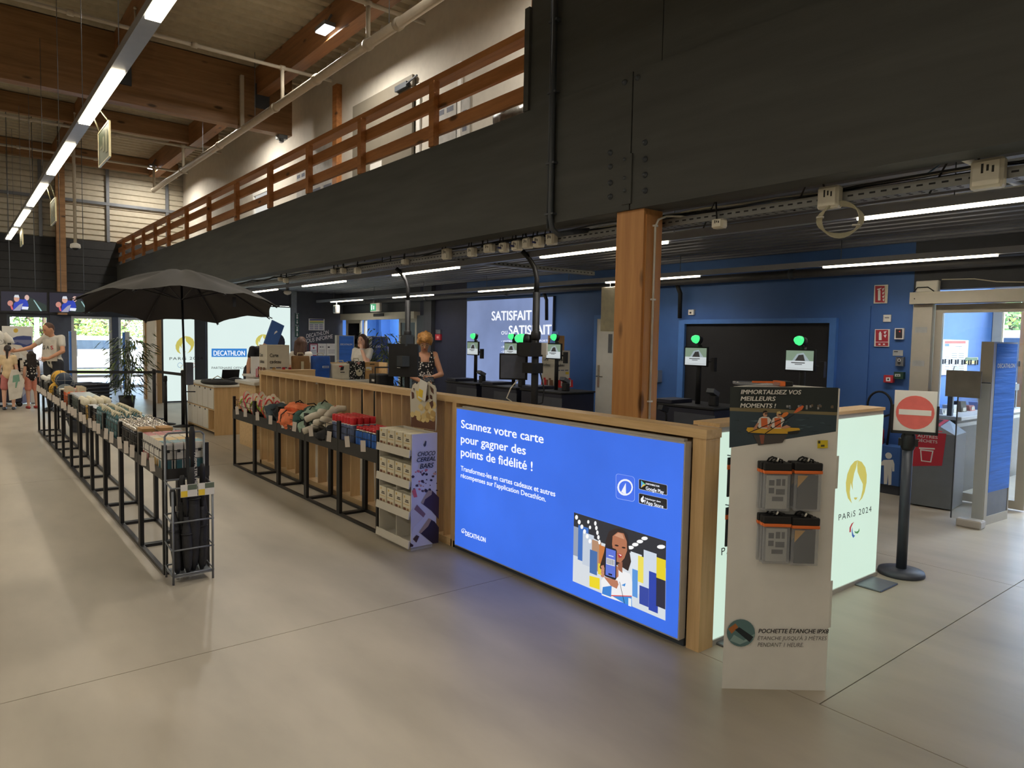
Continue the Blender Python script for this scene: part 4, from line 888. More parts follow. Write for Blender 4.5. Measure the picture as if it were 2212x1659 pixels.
part('card', t, M_white, lambda b: b.obox((0, 0, .07), (.004, .11, .15), Matrix.Rotation(R(12), 3, 'X'))); part('patch', t, mat('price_yellow', (232, 200, 60), .6), lambda b: b.obox((-.003, .025, .045), (.002, .06, .06), Matrix.Rotation(R(12), 3, 'X'))); part('clip', t, M_blackm, lambda b: b.box(.0, .02, -.02, .01, .03, .06))
# ================================================================== black metal tables along the aisles
M_frame = mat('black_metal_frame', (22, 22, 24), .42, var=.15)
M_traym = mat('black_metal_tray', (40, 38, 36), .5, var=.1)
M_tag = mat('price_tag_paper', (206, 196, 186), .6, var=.04)
M_wire = mat('black_wire', (18, 18, 20), .4)
def rc(base, r, c): return '%s, %s row from the viewer, %s from the aisle' % (base, ORD[r], ORD[c])
def table(x0, x1, y0, y1, zt0, zt1, ztop, label, group, tags, ends=(False, False)):
    t = thing('display_table', label, 'table', ((x0+x1)/2, (y0+y1)/2, 0), 0, group)
    s = .028
    for x in (x0, x1-s):
        for y in (y0+.002, y1-s-.002): part('leg', t, M_frame, lambda b: b.box(x, x+s, y, y+s, .0, ztop), True)
    part('tray', t, M_traym, lambda b: b.box(x0-.003, x0+.006, y0+.003, y1-.003, zt0, zt1).box(x1-.006, x1+.003, y0+.003, y1-.003, zt0, zt1).box(x0+.006, x1-.006, y0+.003, y1-.003, zt0, zt0+.02).box(x0, x1, y0, y0+.006, zt0, zt1).box(x0, x1, y1-.006, y1, zt0, zt1), True)
    for x in (x0, x1-s): part('floor_rail', t, M_frame, lambda b: b.box(x, x+s, y0+.03, y1-.03, 0, .022), True)
    for y in (y0+.002, y1-s-.002): part('cross_rail', t, M_frame, lambda b: b.box(x0+s, x1-s, y, y+s, 0, .022), True)
    for x in (x0+.014, x1-.014):
        def w(b):
            n = 5
            for k in range(1, n): yy = y0+(y1-y0)*k/n; b.tube([(x, yy, zt1-.02), (x, yy, ztop-.045)], .0028, 4)
            for z in (ztop-.045, (zt1+ztop-.045)/2): b.tube([(x, y0+.03, z), (x, y1-.03, z)], .0028, 4)
        part('wire_side', t, M_wire, w, True)
    for e, y in zip(ends, (y0+.012, y1-.012)):
        if e:
            def w(b):
                for k in range(0, 5): xx = x0+.03+(x1-x0-.06)*k/4; b.tube([(xx, y, zt1-.02), (xx, y, ztop-.04)], .0028, 4)
                for z in (ztop-.04, (zt1+ztop)/2-.02): b.tube([(x0+.03, y, z), (x1-.03, y, z)], .0028, 4)
            part('wire_end', t, M_wire, w, True)
    for yy in tags: part('price_tag', t, M_tag, lambda b: b.obox((x0-.018, yy, zt1+.005), (.002, .05, .095), Matrix.Rotation(R(28), 3, 'Z') @ Matrix.Rotation(R(random.uniform(-8, 8)), 3, 'X')), True)
    return t
random.seed(21)
G1X0, G1X1, GY0, GP = 1.07, 1.36, 4.98, .767
for k in range(11):
    y0 = GY0+k*GP; table(G1X0, G1X1, y0, y0+GP, .635, .705, .865, '%s black metal table from the viewer in the left aisle row' % ORD[k], 'tables in the left aisle row', [y0+GP*f for f in ((.28, .62) if k % 2 == 0 else (.15, .45, .8))], (k == 0, k == 10))
G2X0, G2X1, HY0, HP = 2.68, 2.96, 5.06, .745
for k in range(5):
    y0 = HY0+k*HP; table(G2X0, G2X1, y0, y0+HP, .58, .69, .85, '%s black metal table from the viewer in front of the slatted counter' % ORD[k], 'tables before the slatted counter', [y0+HP*f for f in ((.3, .7) if k % 2 == 0 else (.2, .75))], (k == 0, k == 4))
ZG1, ZG2 = .656, .601
def place(proto, state, loc, rz, label, group):
    if not state: state.append(1); proto.location = loc; proto.rotation_euler = (0, 0, rz); proto['label'] = label; proto['group'] = group; return proto
    return dup(proto, loc, rz, label, group)
# ---- cartons on the first table
CT = [('teal', (70, 128, 138)), ('amber', (214, 170, 74)), ('cream', (206, 190, 160)), ('red', (176, 66, 64))]
for ci, (nm, rgb) in enumerate(CT):
    p = thing('snack_carton', 'x', 'box'); st = []
    part('carton', p, mat('white_carton', (212, 208, 200), .55), lambda b: b.bbox(-.028, .028, -.033, .033, 0, .215, .002))
    part('top_print', p, mat(nm+'_carton_top', rgb, .3), lambda b: b.box(-.0275, .0275, -.02, .032, .2152, .2165))
    part('side_print', p, mat(nm+'_carton_band', tuple(int(v*.8) for v in rgb), .5), lambda b: b.box(-.0292, -.0282, -.026, .026, .02, .09)); part('front_print', p, MATS[nm+'_carton_band'], lambda b: b.box(-.02, .02, -.0342, -.0332, .03, .10))
    part('logo', p, M_ink, lambda b: b.box(-.0292, -.0282, -.012, .014, .15, .168)); part('front_logo', p, M_ink, lambda b: b.box(-.01, .01, -.0342, -.0332, .15, .17))
    rows = {0: (0, 1), 1: (2, 3), 2: (4, 5), 3: (6, 7, 8)}[ci]
    for r in rows:
        for c in range(4): place(p, st, (1.112+c*.0655, 5.045+r*.0715, ZG1+.002), 0, rc(nm+' topped snack carton', r, c), nm+' topped snack cartons')
# ---- kraft pouches
p = thing('kraft_pouch', 'x', 'pouch'); st = []
part('bag', p, mat('pale_kraft', (206, 184, 146), .7), lambda b: b.prism([(-.05, -.012, 0), (.05, -.012, 0), (.045, -.002, .2), (-.045, -.002, .2)], (0, .018, 0)))
part('band', p, mat('kraft_band', (176, 136, 84), .7), lambda b: b.box(-.045, .045, -.012, .014, .2, .222))
for r in range(5):
    for c in range(2): place(p, st, (1.15+c*.125, 5.80+r*.032, ZG1+.004), R(-4+2*r), rc('tan kraft paper pouch', r, c), 'kraft pouches')
# ---- bottles
def bottle(name, prof, bm, capm, capprof, extra=None, n=12):
    p = thing(name, 'x', 'bottle'); part('body', p, bm, lambda b: b.lathe(prof, n)); c = part('cap', p, capm, lambda b: b.lathe(capprof, n))
    if extra: extra(p)
    return p
M_steel = mat('bright_steel', (206, 200, 190), .25, metal=.8)
M_drk = mat('gloss_black_bottle', (30, 30, 34), .25)
p = bottle('steel_flask', [(.028, 0), (.031, .01), (.031, .16), (.026, .18)], M_drk, M_steel, [(.024, .18), (.026, .185), (.022, .215), (0, .22)], lambda p: part('ring', p, M_steel, lambda b: b.tube([(.02*math.cos(R(a)), 0, .225+.016*math.sin(R(a))) for a in range(-20, 201, 22)], .003, 5))); st = []
for r in range(10):
    for c in range(4): place(p, st, (1.115+c*.065, 6.02+r*.068, ZG1+.004), R(40*r+70*c), rc('black flask with steel ring cap', r, c), 'black steel ring flasks')
M_teal = mat('teal_bottle', (62, 104, 110), .3); M_bei = mat('beige_cap', (206, 196, 168), .5)
p = bottle('sports_bottle', [(.03, 0), (.036, .012), (.036, .15), (.03, .19)], M_teal, M_teal, [(.032, .19), (.034, .205), (.026, .22), (0, .222)], lambda p: [part('spout', p, M_bei, lambda b: b.lathe([(.012, .22), (.013, .245), (0, .25)], 8)), part('loop', p, M_bei, lambda b: b.tube([(.034*math.cos(R(a)), .01, .215+.03*math.sin(R(a))) for a in range(0, 181, 20)], .006, 5))]); st = []
for r in range(12):
    for c in range(3): place(p, st, (1.125+c*.083, 6.80+r*.088, ZG1+.004), R(25*r+50*c), rc('teal sports bottle with beige loop', r, c), 'teal sports bottles')
p = thing('boxed_light', 'x', 'box'); st = []
part('carton', p, mat('dark_carton', (54, 50, 48), .5), lambda b: b.bbox(-.035, .035, -.03, .03, 0, .19, .002)); part('top', p, mat('glossy_white_top', (226, 228, 232), .25), lambda b: b.box(-.034, .034, -.029, .029, .19, .1925)); part('side_panel', p, mat('bronze_print', (150, 120, 84), .5), lambda b: b.box(-.0365, -.035, -.02, .02, .04, .12))
for r in range(7):
    for c in range(3): place(p, st, (1.13+c*.08, 7.92+r*.066, ZG1+.004), 0, rc('dark carton with shiny white top', r, c), 'dark cartons with white tops')
p = thing('amber_pack', 'amber card pack standing before the dark cartons on the left tables', 'box', (1.105, 8.44, ZG1+.004)); part('card', p, mat('amber_card', (206, 160, 66), .6), lambda b: b.bbox(-.01, .01, -.045, .045, 0, .17, .002)); part('window', p, M_drk, lambda b: b.box(-.0115, -.01, -.02, .02, .05, .1))
p = bottle('squeeze_bottle', [(.03, 0), (.033, .01), (.033, .14), (.02, .17)], M_drk, mat('ivory_cap', (222, 214, 190), .4), [(.027, .16), (.03, .175), (.028, .215), (.014, .235), (0, .238)]); st = []
for r in range(6):
    for c in range(4): place(p, st, (1.112+c*.067, 8.55+r*.075, ZG1+.004), 0, rc('black squeeze bottle with ivory cap', r, c), 'ivory capped squeeze bottles')
# ---- crate with booklets, orange packs, balls, caps
t = thing('product_crate', 'dark green grey crate holding white booklets on the left tables', 'crate', (1.215, 9.5, ZG1+.002))
M_crt = mat('green_grey_plastic', (70, 82, 76), .5)
for a in ((-.12, -.11, -.42, .42), (.11, .12, -.42, .42), (-.11, .11, -.42, -.41), (-.11, .11, .41, .42)): part('wall', t, M_crt, lambda b: b.box(*a, 0, .19))
part('floor_panel', t, M_crt, lambda b: b.box(-.11, .11, -.41, .41, 0, .01))
p = thing('booklet', 'x', 'booklet'); st = []
part('pages', p, M_white, lambda b: b.box(-.1, .1, -.035, .035, 0, .02)); part('cover', p, mat('booklet_cover', (196, 200, 206), .3), lambda b: b.box(-.101, .101, -.036, .036, .02, .0225))
for k in range(9): place(p, st, (1.215, 9.14+k*.088, ZG1+.19), R(random.uniform(-3, 3)), 'white booklet lying across the dark green grey crate, %s from the viewer' % ORD[k], 'booklets on the crate')
p = thing('orange_pack', 'x', 'pack'); st = []
ob = part('pack', p, mat('orange_film', (212, 98, 44), .35, var=.2, scale=30), lambda b: None); ob.data = pillow(.11, .09, .2).build('tmp', MATS['orange_film']).data; bpy.data.objects.remove(bpy.data.objects['tmp']); ob.location = (0, 0, .1)
part('card', p, M_bei, lambda b: b.box(-.04, .04, -.004, .004, .16, .25))
for r in range(4):
    for c in range(2): place(p, st, (1.15+c*.125, 10.12+r*.1, ZG1+.004), R(10*r), rc('orange pack with cream card', r, c), 'orange packs')
for k in range(4):
    t = thing('card_box', ('cream box tilted beside the orange packs', 'pale printed box beside the orange packs', 'white flat box behind the orange packs', 'red and white box behind the orange packs')[k], 'box', (1.15+.12*(k % 2), 10.62+.12*(k//2), ZG1+.004), R(14*k))
    part('carton', t, [M_bei, M_tag, M_white, mat('red_white', (190, 90, 80), .5)][k], lambda b: b.bbox(-.05, .05, -.03, .03, 0, .2, .003)); part('label', t, M_ink, lambda b: b.box(-.0515, -.05, -.02, .02, .08, .12))
M_bn = mat('navy_ball', (40, 54, 74), .5, bump=.2, bscale=200); M_by = mat('yellow_ball', (222, 170, 50), .5, bump=.2, bscale=200)
def ball(label, loc, m, seam, r=.105):
    t = thing('ball', label, 'ball', loc)
    part('shell', t, m, lambda b: b.ell((0, 0, 0), r, 20, 14))
    def s(b):
        for ax in range(3):
            pts = []
            for k in range(25):
                a = 2*math.pi*k/24; q = [r*1.003*math.cos(a), r*1.003*math.sin(a)]; q.insert(ax, .0); pts.append(q)
            b.tube(pts, .003, 4)
        for sg in (-1, 1): b.tube([(sg*(r*.62+.03*math.cos(4*math.pi*k/24)), r*.75*math.cos(2*math.pi*k/24), r*.75*math.sin(2*math.pi*k/24)) for k in range(25)], .003, 4)
    part('seam', t, seam, s)
M_se = mat('pale_seam', (150, 150, 150), .6)
t = thing('ball_bin', 'dark wire bin holding the balls on the left tables', 'bin', (1.215, 11.75, ZG1+.002))
for z in (.02, .09, .16): part('ring_wire', t, M_wire, lambda b: b.tube([(-.13, -.5, z), (.13, -.5, z), (.13, .5, z), (-.13, .5, z), (-.13, -.5, z)], .004, 5))
part('floor_panel', t, M_blackm, lambda b: b.box(-.13, .13, -.5, .5, 0, .012))
ball('navy basketball on top nearest the viewer in the ball bin', (1.22, 11.42, ZG1+.27), M_bn, M_se); ball('second navy basketball beside the table edge', (1.27, 11.63, ZG1+.2), M_bn, M_se, .1)
ball('yellow ball behind the navy basketball', (1.20, 11.66, ZG1+.29), M_by, M_blackm); ball('lower yellow ball in the bin', (1.15, 11.52, ZG1+.14), M_by, M_blackm, .1); ball('flattened grey ball under the navy basketball', (1.22, 11.33, ZG1+.12), mat('grey_ball', (104, 112, 112), .5), M_se, .1)
ball('black ball at the back of the bin', (1.22, 11.98, ZG1+.28), M_blackm, M_se, .1); ball('yellow ball low at the back of the bin', (1.2, 11.85, ZG1+.14), M_by, M_blackm, .1)
p = thing('cap_bottle', 'x', 'bottle'); st = []
part('body', p, mat('smoky_bottle', (92, 92, 88), .3), lambda b: b.lathe([(.035, 0), (.038, .01), (.038, .17), (.03, .2)], 10)); part('cap', p, M_white, lambda b: b.lathe([(.032, .2), (.034, .24), (0, .26)], 10))
for r in range(8):
    for c in range(3): place(p, st, (1.125+c*.085, 12.42+r*.095, ZG1+.004), 0, rc('smoky bottle with white cap', r, c), 'white capped smoky bottles')
# ---- soft goods and sprays before the counter
def soft(name, label, cat, group, loc, size, m, rot=(0, 0, 0), extra=None):
    t = thing(name, label, cat, loc, 0, group); t.rotation_euler = rot
    b = pillow(*size, n=11)
    ph = random.uniform(0, 6)
    for v in b.v: v += Vector((math.sin(v.y*40+ph), math.sin(v.z*50+v.x*30+ph), math.sin(v.x*38+v.y*22+ph)))*.009
    for v in b.v: v += Vector((random.uniform(-1, 1), random.uniform(-1, 1), random.uniform(-1, 1)))*.0045
    b.build('fabric', m, t)
    if extra: extra(t)
    return t
random.seed(4)
M_red = mat('neon_red', (226, 74, 58), .5); M_lime = mat('neon_lime', (172, 206, 60), .5); M_pink = mat('neon_pink', (226, 70, 100), .5); M_ivory = mat('ivory_foam', (216, 206, 186), .6)
def sandal(col, col2):
    p = thing('sandal', 'x', 'sandal')
    def sole(b, e, z0, z1):
        pts = []
        for k in range(16):
            a = 2*math.pi*k/16; x = (.045+e)*math.cos(a)*(1 if math.sin(a) > 0 else .85); y = (.125+e)*math.sin(a); pts.append((x, y, z0))
        b.prism(pts, (0, 0, z1-z0))
    part('sole', p, col, lambda b: sole(b, .005, 0, .022)); part('footbed', p, M_ivory, lambda b: sole(b, 0, .022, .03)); part('strap', p, col2, lambda b: b.tube([(-.045, .0, .02), (-.02, .04, .055), (0, .07, .04), (.02, .04, .055), (.045, 0, .02)], .008, 6))
    return p
ps = [(sandal(M_red, M_lime), [], 'red soled'), (sandal(M_lime, M_pink), [], 'lime soled'), (sandal(M_pink, M_red), [], 'pink soled')]
def tilt(o, rx, ry, rz_): o.rotation_euler = (rx, ry, rz_); return o
for k in range(16):
    p, st, nm = ps[k % 3]; y = 8.62-k*.062; row = k % 2
    tilt(place(p, st, (2.76+.11*row, y, ZG2+.15+.03*(k % 3)), 0, 'ivory %s sandal leaning in the far basket, %s from the far end' % (nm, ORD[k]), nm+' sandals'), R(50+random.uniform(-10, 10)), R(random.uniform(-12, 12)), R(random.uniform(-30, 10)))
M_pet = mat('petrol_fabric', (58, 72, 80), .75, var=.2, scale=20); M_blk = mat('black_fabric', (28, 29, 33), .8, var=.2); M_or = mat('coral_fabric', (236, 128, 82), .7, var=.15, scale=18); M_dg = mat('dark_green_fabric', (44, 84, 78), .7, var=.15); M_sg = mat('sage_fabric', (144, 168, 150), .75, var=.12, scale=18)
def strap(t): part('strap', t, M_blk, lambda b: b.tube([(-.07, .02, .06), (0, .03, .09), (.07, .02, .06)], .006, 5))
SOFT = [('folded_bag', 'petrol folded bag standing beside the sandals', M_pet, (2.75, 7.55, .75), (.2, .22, .12), (R(60), 0, R(10))), ('folded_bag', 'petrol folded bag behind the first petrol one', M_pet, (2.87, 7.5, .76), (.2, .22, .12), (R(50), R(10), 0)),
        ('folded_bag', 'black folded bag between petrol and coral ones', M_blk, (2.78, 7.33, .75), (.22, .2, .14), (R(40), 0, R(20))), ('folded_bag', 'black folded bag at the back by the slats', M_blk, (2.9, 7.3, .8), (.16, .2, .14), (R(20), 0, R(-20))),
        ('folded_bag', 'coral folded bag leaning out over the basket front', M_or, (2.72, 7.08, .74), (.17, .26, .15), (R(20), R(-60), R(5))), ('folded_bag', 'coral folded bag heaped on top near the slats', M_or, (2.85, 7.1, .83), (.24, .24, .12), (R(10), R(10), R(30))), ('folded_bag', 'low coral folded bag at the tray edge', M_or, (2.74, 7.0, .67), (.14, .22, .12), (0, 0, R(8))),
        ('folded_bag', 'dark green folded bag upright beside the coral ones', M_dg, (2.74, 6.83, .75), (.13, .13, .2), (0, 0, R(15))), ('folded_bag', 'dark green folded bag behind at the slats', M_dg, (2.9, 6.9, .82), (.16, .16, .1), (0, R(20), 0)), ('folded_bag', 'sage green folded bag rolled on top', M_sg, (2.82, 6.66, .81), (.26, .2, .15), (R(10), R(-10), R(30))), ('folded_bag', 'sage green folded bag with dark cord at the slats', M_sg, (2.9, 6.6, .87), (.2, .16, .12), (R(20), 0, R(40))), ('folded_bag', 'sage green folded bag low against the basket wires', M_sg, (2.72, 6.63, .69), (.1, .2, .14), (0, 0, 0))]
for nm, lb_, m, loc, size, rot in SOFT: soft(nm, lb_, 'bag', 'folded bags before the counter', loc, size, m, rot, strap)
M_sock = mat('white_sock', (214, 206, 190), .85, var=.06)
for k in range(9):
    t = thing('sock_pair', ('white sock pair with card lying on top', 'white sock pair leaning at the basket front', 'white sock pair beside the sage bags', 'rolled white sock pair low in the tray', 'white sock pair near the slats with a card', 'white sock pair half buried in the middle', 'white sock pair crossing the others', 'white sock pair at the tray edge', 'white sock pair nearest the spray cans')[k], 'socks', (2.75+.06*(k % 3), 6.46-.05*(k//1 % 5), .70+.022*k), 0, 'white sock pairs'); t.rotation_euler = (R(random.uniform(-15, 15)), R(random.uniform(-15, 20)), R(20+random.uniform(-30, 30)))
    part('sock', t, M_sock, lambda b: b.tube([(-.12, 0, 0), (-.05, .005, .01), (.03, 0, .01), (.08, -.02, .005), (.1, -.07, 0)], [.03, .034, .034, .034, .026], 8)); part('card', t, M_ivory, lambda b: b.obox((.04, .02, .03), (.12, .08, .003), Matrix.Rotation(R(25), 3, 'Z'))); part('stripe', t, mat('red_stripe', (190, 70, 60), .6), lambda b: b.obox((.05, .02, .0325), (.1, .012, .002), Matrix.Rotation(R(25), 3, 'Z')))
for k in range(3): soft('glove_pack', ('black glove pack spilling over the tray before the sprays', 'black glove pack in the middle of the third tray', 'black glove pack leaning on the wires by the sprays')[k], 'gloves', 'black glove packs', (2.74+.07*k, 6.16-.05*k, .69+.03*k), (.2, .18, .1), M_blk, (R(15*k), R(-20), R(25*k)), lambda t: part('card', t, M_ivory, lambda b: b.obox((.05, .03, .07), (.09, .07, .003), Matrix.Rotation(R(20), 3, 'X'))))
p = bottle('spray_can', [(.026, 0), (.029, .006), (.029, .22), (.024, .235)], mat('grey_blue_can', (96, 108, 142), .35, metal=.3), mat('red_cap', (206, 40, 48), .35), [(.0275, .232), (.0285, .235), (.0285, .285), (.026, .293), (0, .293)], lambda p: part('band', p, M_wi, lambda b: b.lathe([(.0292, .225), (.0292, .232)], 12))); st = []
for r in range(7):
    for c in range(4): place(p, st, (2.725+c*.061, 5.96-r*.061+.0, ZG2+.004), 0, rc('tall red capped spray can', 6-r, c), 'tall spray cans')
p = bottle('spray_bottle', [(.024, 0), (.027, .006), (.027, .185), (.022, .2)], mat('blue_can', (48, 104, 190), .3, metal=.2), mat('red_cap', (206, 40, 48), .35), [(.02, .208), (.02, .232), (0, .236)], lambda p: [part('collar', p, M_steel, lambda b: b.lathe([(.023, .198), (.026, .202), (.021, .21)], 12)), part('label', p, M_wi, lambda b: b.prism([(-.0276, -.012, .02), (-.0276, .012, .02), (-.0276, .0, .045)], (-.0006, 0, 0)))]); st = []
for r in range(7):
    for c in range(4): place(p, st, (2.72+c*.061, 5.13+r*.058, ZG2+.004), R(5*r), rc('short blue spray bottle', r, c), 'short blue spray bottles')
# ================================================================== umbrella rack and display umbrella
rk = thing('umbrella_rack', 'grey wire rack full of folded black umbrellas at the end of the left tables', 'rack', (1.2, 4.82, 0))
M_gw = mat('grey_wire', (122, 126, 132), .4, metal=.4)
x0, x1, y0, y1 = 1.075, 1.315, 4.745, 4.935
for x in (x0, x1): part('upright', rk, M_gw, lambda b: b.tube([(x, y1, 0), (x, y1, .93)], .007, 6), True); part('front_upright', rk, M_gw, lambda b: b.tube([(x, y0, 0), (x, y0, .6)], .007, 6), True)
part('top_bar', rk, M_gw, lambda b: b.tube([(x0, y1, .93), (x0+.02, y1, .95), (x1-.02, y1, .95), (x1, y1, .93)], .007, 6), True)
for z in (.06, .22, .4, .62): part('hoop', rk, M_gw, lambda b: b.tube([(x0-.005, y0, z), (x1+.005, y0, z+.0), (x1+.005, y1, z+.02), (x0-.005, y1, z+.02), (x0-.005, y0, z)], .006, 6), True)
part('base_tray', rk, M_gw, lambda b: b.box(x0, x1, y0, y1, .045, .055), True)
for k, x in enumerate((1.12, 1.225)): 
    c = part('label_card', rk, M_white, lambda b: b.box(x, x+.1, y0-.012, y0-.009, .56, .64), True)
    part('price_patch', c, mat('price_yellow', (232, 200, 60), .6), lambda b: b.box(x+.002, x+.04, y0-.014, y0-.012, .562, .6), True); part('print', c, mat('olive_print', (96, 108, 92), .6), lambda b: b.box(x+.042, x+.098, y0-.014, y0-.012, .605, .638), True)
M_umb = mat('umbrella_nylon', (34, 34, 37), .65, var=.2, scale=20, bump=.3, bscale=30)
def folded(label, base, top, r):
    t = thing('folded_umbrella', label, 'umbrella', base, 0, 'folded umbrellas in the rack'); B, T = Vector((0, 0, 0)), Vector(top)-Vector(base)
    part('canopy', t, M_umb, lambda b: b.tube([B+T*f for f in (0, .08, .3, .55, .68, .72)], [.012, r*.7, r, r*.9, r*.5, .016], 10)); part('handle', t, M_blackm, lambda b: b.tube([B+T*f for f in (.72, .78, .8, .96, 1)], [.012, .012, .019, .019, .012], 8)); part('strap', t, M_blackm, lambda b: b.tube([B+T*.5+Vector((r*math.cos(a), r*math.sin(a), 0))*1.0 for a in [k*.7 for k in range(10)]], .006, 5))
    return t
big = folded('tall folded black umbrella with white lettering standing highest in the rack', (1.21, 4.80, .058), (1.215, 4.83, 1.0), .045)
text('PROFILTER MEDIUM', Vector((1.205, 4.765, .84)), Vector((1.21, 4.762, .56)), Vector((.016, 0, 0)), M_wi, big, bold=.0, norm=(0, -1, 0), out=.022)
for k, (a, c) in enumerate((((1.11, 4.79, .058), (1.10, 4.86, .6)), ((1.15, 4.84, .058), (1.16, 4.86, .68)), ((1.17, 4.775, .058), (1.165, 4.80, .56)), ((1.26, 4.8, .058), (1.28, 4.86, .62)), ((1.285, 4.85, .058), (1.29, 4.88, .74)), ((1.25, 4.9, .058), (1.24, 4.905, .58)))):
    folded('folded black umbrella %s in the wire rack' % ('at the left edge', 'second from the left at the back', 'low in the front middle', 'leaning right at the front', 'at the right edge with raised handle', 'short at the back right')[k], a, c, .034)
# open umbrella on a telescopic pole
UY = 4.93; q0, q1 = P('y', UY, 411, 925), P('y', UY, 391, 583)
um = thing('open_umbrella', 'open black umbrella displayed on a pole above the rack', 'umbrella', (q0.x, UY, .06))
B = Vector((q0.x, UY, .06)); Tp = Vector((q1.x, UY, q1.z)); ax = (Tp-B)
part('pole', um, M_blackm, lambda b: b.tube([B, B+ax*.44], .011, 8).tube([B+ax*.44, B+ax*.985], .007, 8), True)
part('grip_box', um, mat('slate_box', (66, 68, 76), .6), lambda b: b.bbox(P('y', UY, 400, 800).x, P('y', UY, 416, 800).x, UY-.026, UY+.026, P('y', UY, 408, 831).z, P('y', UY, 408, 783).z, .005), True)
part('crossbar', um, M_blackm, lambda b: b.tube([(P('y', UY, 399, 846).x, UY, P('y', UY, 399, 846).z), (P('y', UY, 422, 846).x, UY, P('y', UY, 422, 846).z)], .004, 6), True)
RIM = P('y', UY, 385, 667).z; Ru = .615; Cc = Vector((Tp.x-.0, UY, 0)); tiltv = Vector((-.01, 0, 0))
def dome(f, a): return RIM+(Tp.z-RIM)*(1-f**1.6)*.99+.085*Ru*f*math.cos(a-R(-104))/.615
def canopy(b, dz=0):
    n = 8; m = 9; k = 8; vs = []; fs = []; N = n*k
    for i in range(m+1):
        f = i/m
        for j in range(N):
            a = 2*math.pi*(j/N)+R(8.5); t_ = (j % k)/k; sag = 1-.17*f*math.sin(math.pi*t_)*1.0
            rr = Ru*f*(math.cos(math.pi/n)/math.cos(math.pi/n*(2*t_-1)))*(1-.035*math.sin(math.pi*t_)*f); z = dome(f, a)-.035*math.sin(math.pi*t_)*math.sin(math.pi*f)+.03*f*f*math.sin(math.pi*t_)
            vs.append((Cc.x+rr*math.cos(a), Cc.y+rr*math.sin(a), z+dz+.012*math.sin(j*1.7+i)*.3*f))
    for i in range(m):
        for j in range(N): fs.append((i*N+j, i*N+(j+1) % N, (i+1)*N+(j+1) % N, (i+1)*N+j))
    b.sm = True; b.add(vs, fs)
part('canopy', um, mat('black_pongee', (36, 34, 33), .75, var=.12, scale=12), lambda b: canopy(b), True)
for k in range(8):
    a = 2*math.pi*k/8+R(8.5); d = Vector((math.cos(a), math.sin(a), 0))
    part('rib', um, M_blackm, lambda b: b.tube([(Cc.x+d.x*Ru*f, Cc.y+d.y*Ru*f, dome(f, a)-.012) for f in (.02, .2, .4, .6, .8, 1)], .004, 5), True)
    part('stretcher', um, M_blackm, lambda b: b.tube([(Cc.x+d.x*.01, Cc.y+d.y*.01, RIM+.06), (Cc.x+d.x*Ru*.5, Cc.y+d.y*Ru*.5, dome(.5, a)-.015)], .003, 5), True)
    part('tip', um, M_blackm, lambda b: b.tube([(Cc.x+d.x*Ru, Cc.y+d.y*Ru, dome(1, a)), (Cc.x+d.x*(Ru+.02), Cc.y+d.y*(Ru+.02), dome(1, a)-.006)], .004, 5), True)
part('closing_strap', um, M_blackm, lambda b: b.box(P('y', UY-.4, 497, 640).x, P('y', UY-.4, 497, 640).x+.02, UY-.45, UY-.447, RIM+.01, RIM+.07), True)
part('spike', um, M_blackm, lambda b: b.tube([B+ax*.98, B+ax*1.0], .008, 6), True)
# ================================================================== partition prints and notices
def zb(x, y): return (230+x/6.636, 680+y/6.636)
A = Art('y', YP-.032)
EY = {'c': 0}
def fe(x, y): return zb(990+(x-163)*1.72, 305+(y-602)*.80)
emblem(fe, A, (206, 196, 96))
for k, (cx, cy, col) in enumerate(((1055, 722, (70, 130, 190)), (1145, 722, (60, 60, 60)), (1235, 722, (200, 80, 80)), (1100, 755, (216, 190, 80)), (1190, 755, (80, 160, 100)))): A.ring(zb(cx, cy), 5.2, .7, col)
A.build('print', pbx, emit=.75)
text_px('PARiS 2024', 'y', YP-.032, zb(903, 648), zb(1380, 640), zb(903, 607), M_ink, pbx, bold=0, spacing=1.2, out=.006)
A = Art('y', YP-.032); A.poly([(457, 753), (533, 753), (533, 771), (457, 771)], (52, 132, 210)); 
def fe2(x, y): return (552+(x-163)*.19, 722+(y-602)*.085)
emblem(fe2, A, (206, 196, 96)); A.build('print', dbx, emit=.8)
text_px('DECATHLON', 'y', YP-.032, (461, 768), (529, 768), (461, 757), M_lt, dbx, bold=.03, out=.006)
text_px('PARTENAIRE OFFICIEL', 'y', YP-.032, (457, 797), (534, 797), (457, 792), M_gi, dbx, bold=0, out=.006)
text('DECATHLON', P('y', YP, 661.6, 730.3), P('y', YP, 709.8, 721.2), P('y', YP, 661, 721.5)-P('y', YP, 661, 730.3), M_wi, None, 'wall_lettering', bold=.015, norm=(0, -1, 0), out=.004)
text('VOUS INFORME', P('y', YP, 656, 742), P('y', YP, 718.6, 730.5), P('y', YP, 656, 733)-P('y', YP, 656, 742), M_wi, None, 'wall_lettering', bold=.015, norm=(0, -1, 0), out=.004)
wl_ = [o for o in COL.objects if o.name.startswith('wall_lettering')]
tag(wl_[0], 'white slanted lettering of the store name on the dark notice wall', 'lettering'); tag(wl_[1], 'white slanted lettering below the store name on the dark notice wall', 'lettering')
